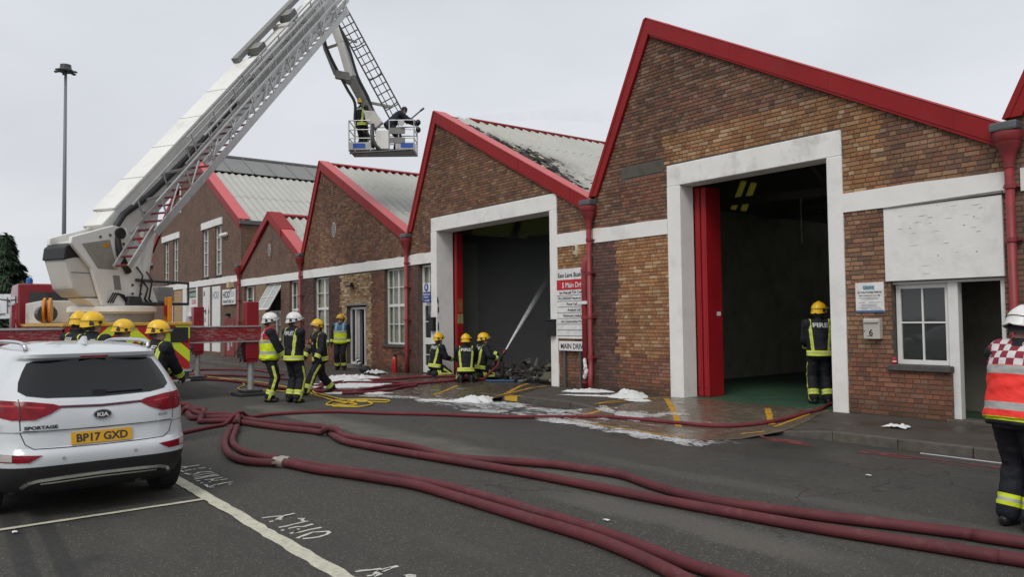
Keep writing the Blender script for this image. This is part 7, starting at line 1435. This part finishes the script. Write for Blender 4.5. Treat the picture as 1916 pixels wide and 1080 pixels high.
def crumple(name, label, c, r, m_, seed, cat='litter'):
    V = []; F = []; n = 14
    for i in range(n + 1):
        for j in range(n + 1):
            x, y = (i / n - .5) * 2, (j / n - .5) * 2; k = noise.noise(Vector((x * 1.7, y * 1.7, seed))); V.append((c[0] + x * r[0] * (1 + .3 * k), c[1] + y * r[1] * (1 + .3 * noise.noise(Vector((x * 2, y * 2, seed + 4)))), gz(c[0], c[1]) + .012 + r[2] * max(0, (1 - .8 * (x * x + y * y) * .7)) * (.4 + abs(noise.noise(Vector((x * 2.6, y * 2.6, seed + 9)))) * 1.8)))
    F = [(i * (n + 1) + j, (i + 1) * (n + 1) + j, (i + 1) * (n + 1) + j + 1, i * (n + 1) + j + 1) for i in range(n) for j in range(n)]; o = MB().add(V, F).build(name, m_, smooth=True); return tag(o, label, cat)
M_bag = mat('plastic_sheet', (.55, .56, .56), .35, .1, 6); crumple('plastic_sheet', 'crumpled clear plastic sheeting beside the red extinguisher', (-21.75, 11.45), (.40, .22, .12), M_bag, 3); crumple('paper_litter', 'crumpled white paper on the pavement outside the right door', (-5.6, 11.15), (.16, .10, .05), M_wink, 5)
for i_, (x, y, l_) in enumerate(((-4.9, 4.75, 'tiny pale paper scrap between the two pairs of maroon hoses'), (-4.45, 8.2, 'tiny pale paper scrap on the road near the officer at right'), (-7.75, .75, 'tiny white scrap on the tarmac just behind the parked car'))): crumple('paper_scrap', l_, (x, y), (.03, .018, .006), M_wink, 11 + i_)
# ------------------------------------------------------------------ background at the left
lm = thing('lamp_mast', (-67.8, 9.5, 0), 'very tall grey lighting mast against the sky', 'lamp post')
MB().tube([(-67.8, 9.5, 0), (-67.8, 9.5, 11), (-67.8, 9.5, 21.2)], .2, 14, True, 0, [.19, .14, .10]).build('mast', mat('galvanised', (.17, .175, .19), .5, .1), lm, smooth=True); MB().lathe((-67.8, 9.5, 21.0), [(.5, 0), (.55, .1), (.4, .3), (.38, .55), (.2, .6)], 16).build('lamp_carriage', M_steel, lm)
for k in range(6): a = k * math.pi / 3; d = Vector((math.cos(a), math.sin(a), 0)); MB().bar(Vector((-67.8, 9.5, 21.1)) + d * .3, Vector((-67.8, 9.5, 21.0)) + d * .8, .26, .12).build('lamp_head', M_steel, lm, bevel=.03)
def mat_leaf(name, c):
    t = NT(name); n = t.noise(.9, 4, .6, t.co(world=True)); r = t.n('ShaderNodeNewGeometry').outputs['Random Per Island']; t.P(Base_Color=t.mix(r, t.ramp(n, [(.3, tuple(x * .55 for x in c)), (.7, tuple(x * 1.3 for x in c))]), tuple(x * 1.1 for x in c)), Roughness=.8); return t.m
M_fir = mat_leaf('dark_conifer_needles', (.04, .066, .034)); M_bark = mat('bark', (.05, .04, .03), .9)
def conifer(label, x, y, h, r, seed, n=2600):
    t = thing('conifer_tree', (x, y, 0), label, 'tree', 'dark conifers at the left edge'); rd = random.Random(seed); MB().tube([(x, y, 0), (x, y, h * .5), (x, y, h * .97)], .2, 8, True, 0, [.3, .16, .03]).build('trunk', M_bark, t)
    b = MB(); br_ = MB(); na = 170
    arms = [(rd.uniform(.06, .99), rd.uniform(0, 6.283), rd.uniform(.65, 1.15)) for _ in range(na)]
    for hz, a, l in arms: R_ = r * (1 - hz) ** 1.15 * l + .15; br_.tube([(x, y, h * hz), (x + math.cos(a) * R_, y + math.sin(a) * R_, h * hz - .12 * R_)], .03, 5, True, 0, [.05, .012])
    for k in range(n):
        hz, a, l = rd.choice(arms); R_ = r * (1 - hz) ** 1.15 * l + .15; q = rd.uniform(.25, 1.05); aa = a + rd.gauss(0, .22); p = Vector((x + math.cos(aa) * R_ * q, y + math.sin(aa) * R_ * q, h * hz - .12 * R_ * q + rd.gauss(0, .12))); s = rd.uniform(.22, .5); o_ = Vector((math.cos(aa), math.sin(aa), rd.uniform(-.7, .25))).normalized(); w = o_.cross(Vector((rd.gauss(0, .5), rd.gauss(0, .5), 1))).normalized()
        b.add([p - w * s * .35, p + o_ * s * .6 - w * s * .2 - Vector((0, 0, s * .2)), p + o_ * s * 1.4 - Vector((0, 0, s * .5)), p + o_ * s * .6 + w * s * .25, p + w * s * .3], [(0, 1, 2, 3, 4)])
    br_.build('branch', M_bark, t, kind='stuff'); b.build('crown', M_fir, t)
conifer('tall dark conifer at the left edge behind the appliance', -82.5, 7.0, 9.7, 4.4, 1, 24000); conifer('second dark conifer half cut by the left edge', -88, 3.4, 9.2, 4.8, 2, 14000); conifer('lower dark conifer filling in beneath the two tall ones', -76, 5.0, 4.6, 3.4, 3, 6000)
sb = thing('site_map_board', (-46.0, 3.0, 0), 'pale board with black line drawing behind the appliance at far left', 'sign'); sx = Vector((.61, .79, 0)); o0 = Vector((-44.2, 3.3, 0))
MB().frame(o0 + Vector((0, 0, 2.05)), sx * 1.5, Vector((-.04, .03, 0)), Vector((0, 0, 1.15))).build('panel', M_wink, sb)
for k in (.2, 1.3): MB().cyl(o0 + sx * k, o0 + sx * k + Vector((0, 0, 2.1)), .05, 8).build('post', M_steel, sb)
b = MB()
for (u0, v0, u1, v1) in ((.7, .25, .7, 1.0), (.7, .62, 1.05, .62), (1.05, .3, 1.05, .95), (.7, .8, 1.3, .8), (1.05, .45, 1.35, .45), (.3, .2, .6, .25), (1.2, .3, 1.2, .8), (.85, .3, .85, .62)): b.bar(o0 + sx * u0 + Vector((.03, -.03, 2.05 + v0)), o0 + sx * u1 + Vector((.03, -.03, 2.05 + v1)), .03, .03)
b.build('drawing', M_ink, sb)
def far_van(label, x, y, m_, h=1.9, L=4.6, name='parked_van', cat='van'):
    t = thing(name, (x, y, 0), label, cat, 'vehicles parked far behind the appliance'); b = MB(); b.prism([(x, y, .45), (x - L, y, .45), (x - L, y, 1.0), (x - L + .9, y, 1.15), (x - L + 1.5, y, h), (x - .15, y, h), (x, y, h - .3)], (0, 1.8, 0)); b.build('body', m_, t, bevel=.08)
    MB().box(x - .02, x + .02, y + .25, y + 1.55, 1.2, h - .25).build('rear_window', M_tint, t); MB().box(x - L + 1.6, x - .4, y - .02, y + .0, 1.15, h - .25).build('side_window', M_tint, t)
    for xx in (x - .9, x - L + .9):
        for yy in (y + .0, y + 1.6): MB().lathe((xx, yy, .33), [(.33, 0), (.33, .2)], 18, (0, 1, 0)).build('wheel', M_tyre, t)
M_bluec = mat('blue_car_paint', (.02, .16, .36), .3, .1, 3, coat=.5)
far_van('bright blue van half hidden behind the appliance at far left', -42, 1.2, M_bluec, 1.85); far_van('blue car next to the bright blue van at far left', -41, -1.4, mat('teal_car_paint', (.03, .13, .24), .3, .1, 3, coat=.5), 1.6, 4.2, 'parked_car', 'car')
hg = MB()
rd = random.Random(4)
for k in range(9000): x = -95 + rd.uniform(-1.2, 1.2); y = rd.uniform(-60, 11); p = Vector((x, y, rd.uniform(.1, 2.4 + noise.noise(Vector((y * .3, 0, 0)))))); s = rd.uniform(.15, .4); w = Vector((rd.gauss(0, 1), rd.gauss(0, 1), rd.gauss(0, 1))).normalized(); v = w.orthogonal().normalized(); hg.add([p, p + w * s, p + w * s * .6 + v * s * .6, p + v * s * .4], [(0, 1, 2, 3)])
tag(hg.build('hedge', mat_leaf('hedge_leaves', (.04, .065, .03))), 'long dark hedge along the far end of the road', 'hedge', kind='stuff')
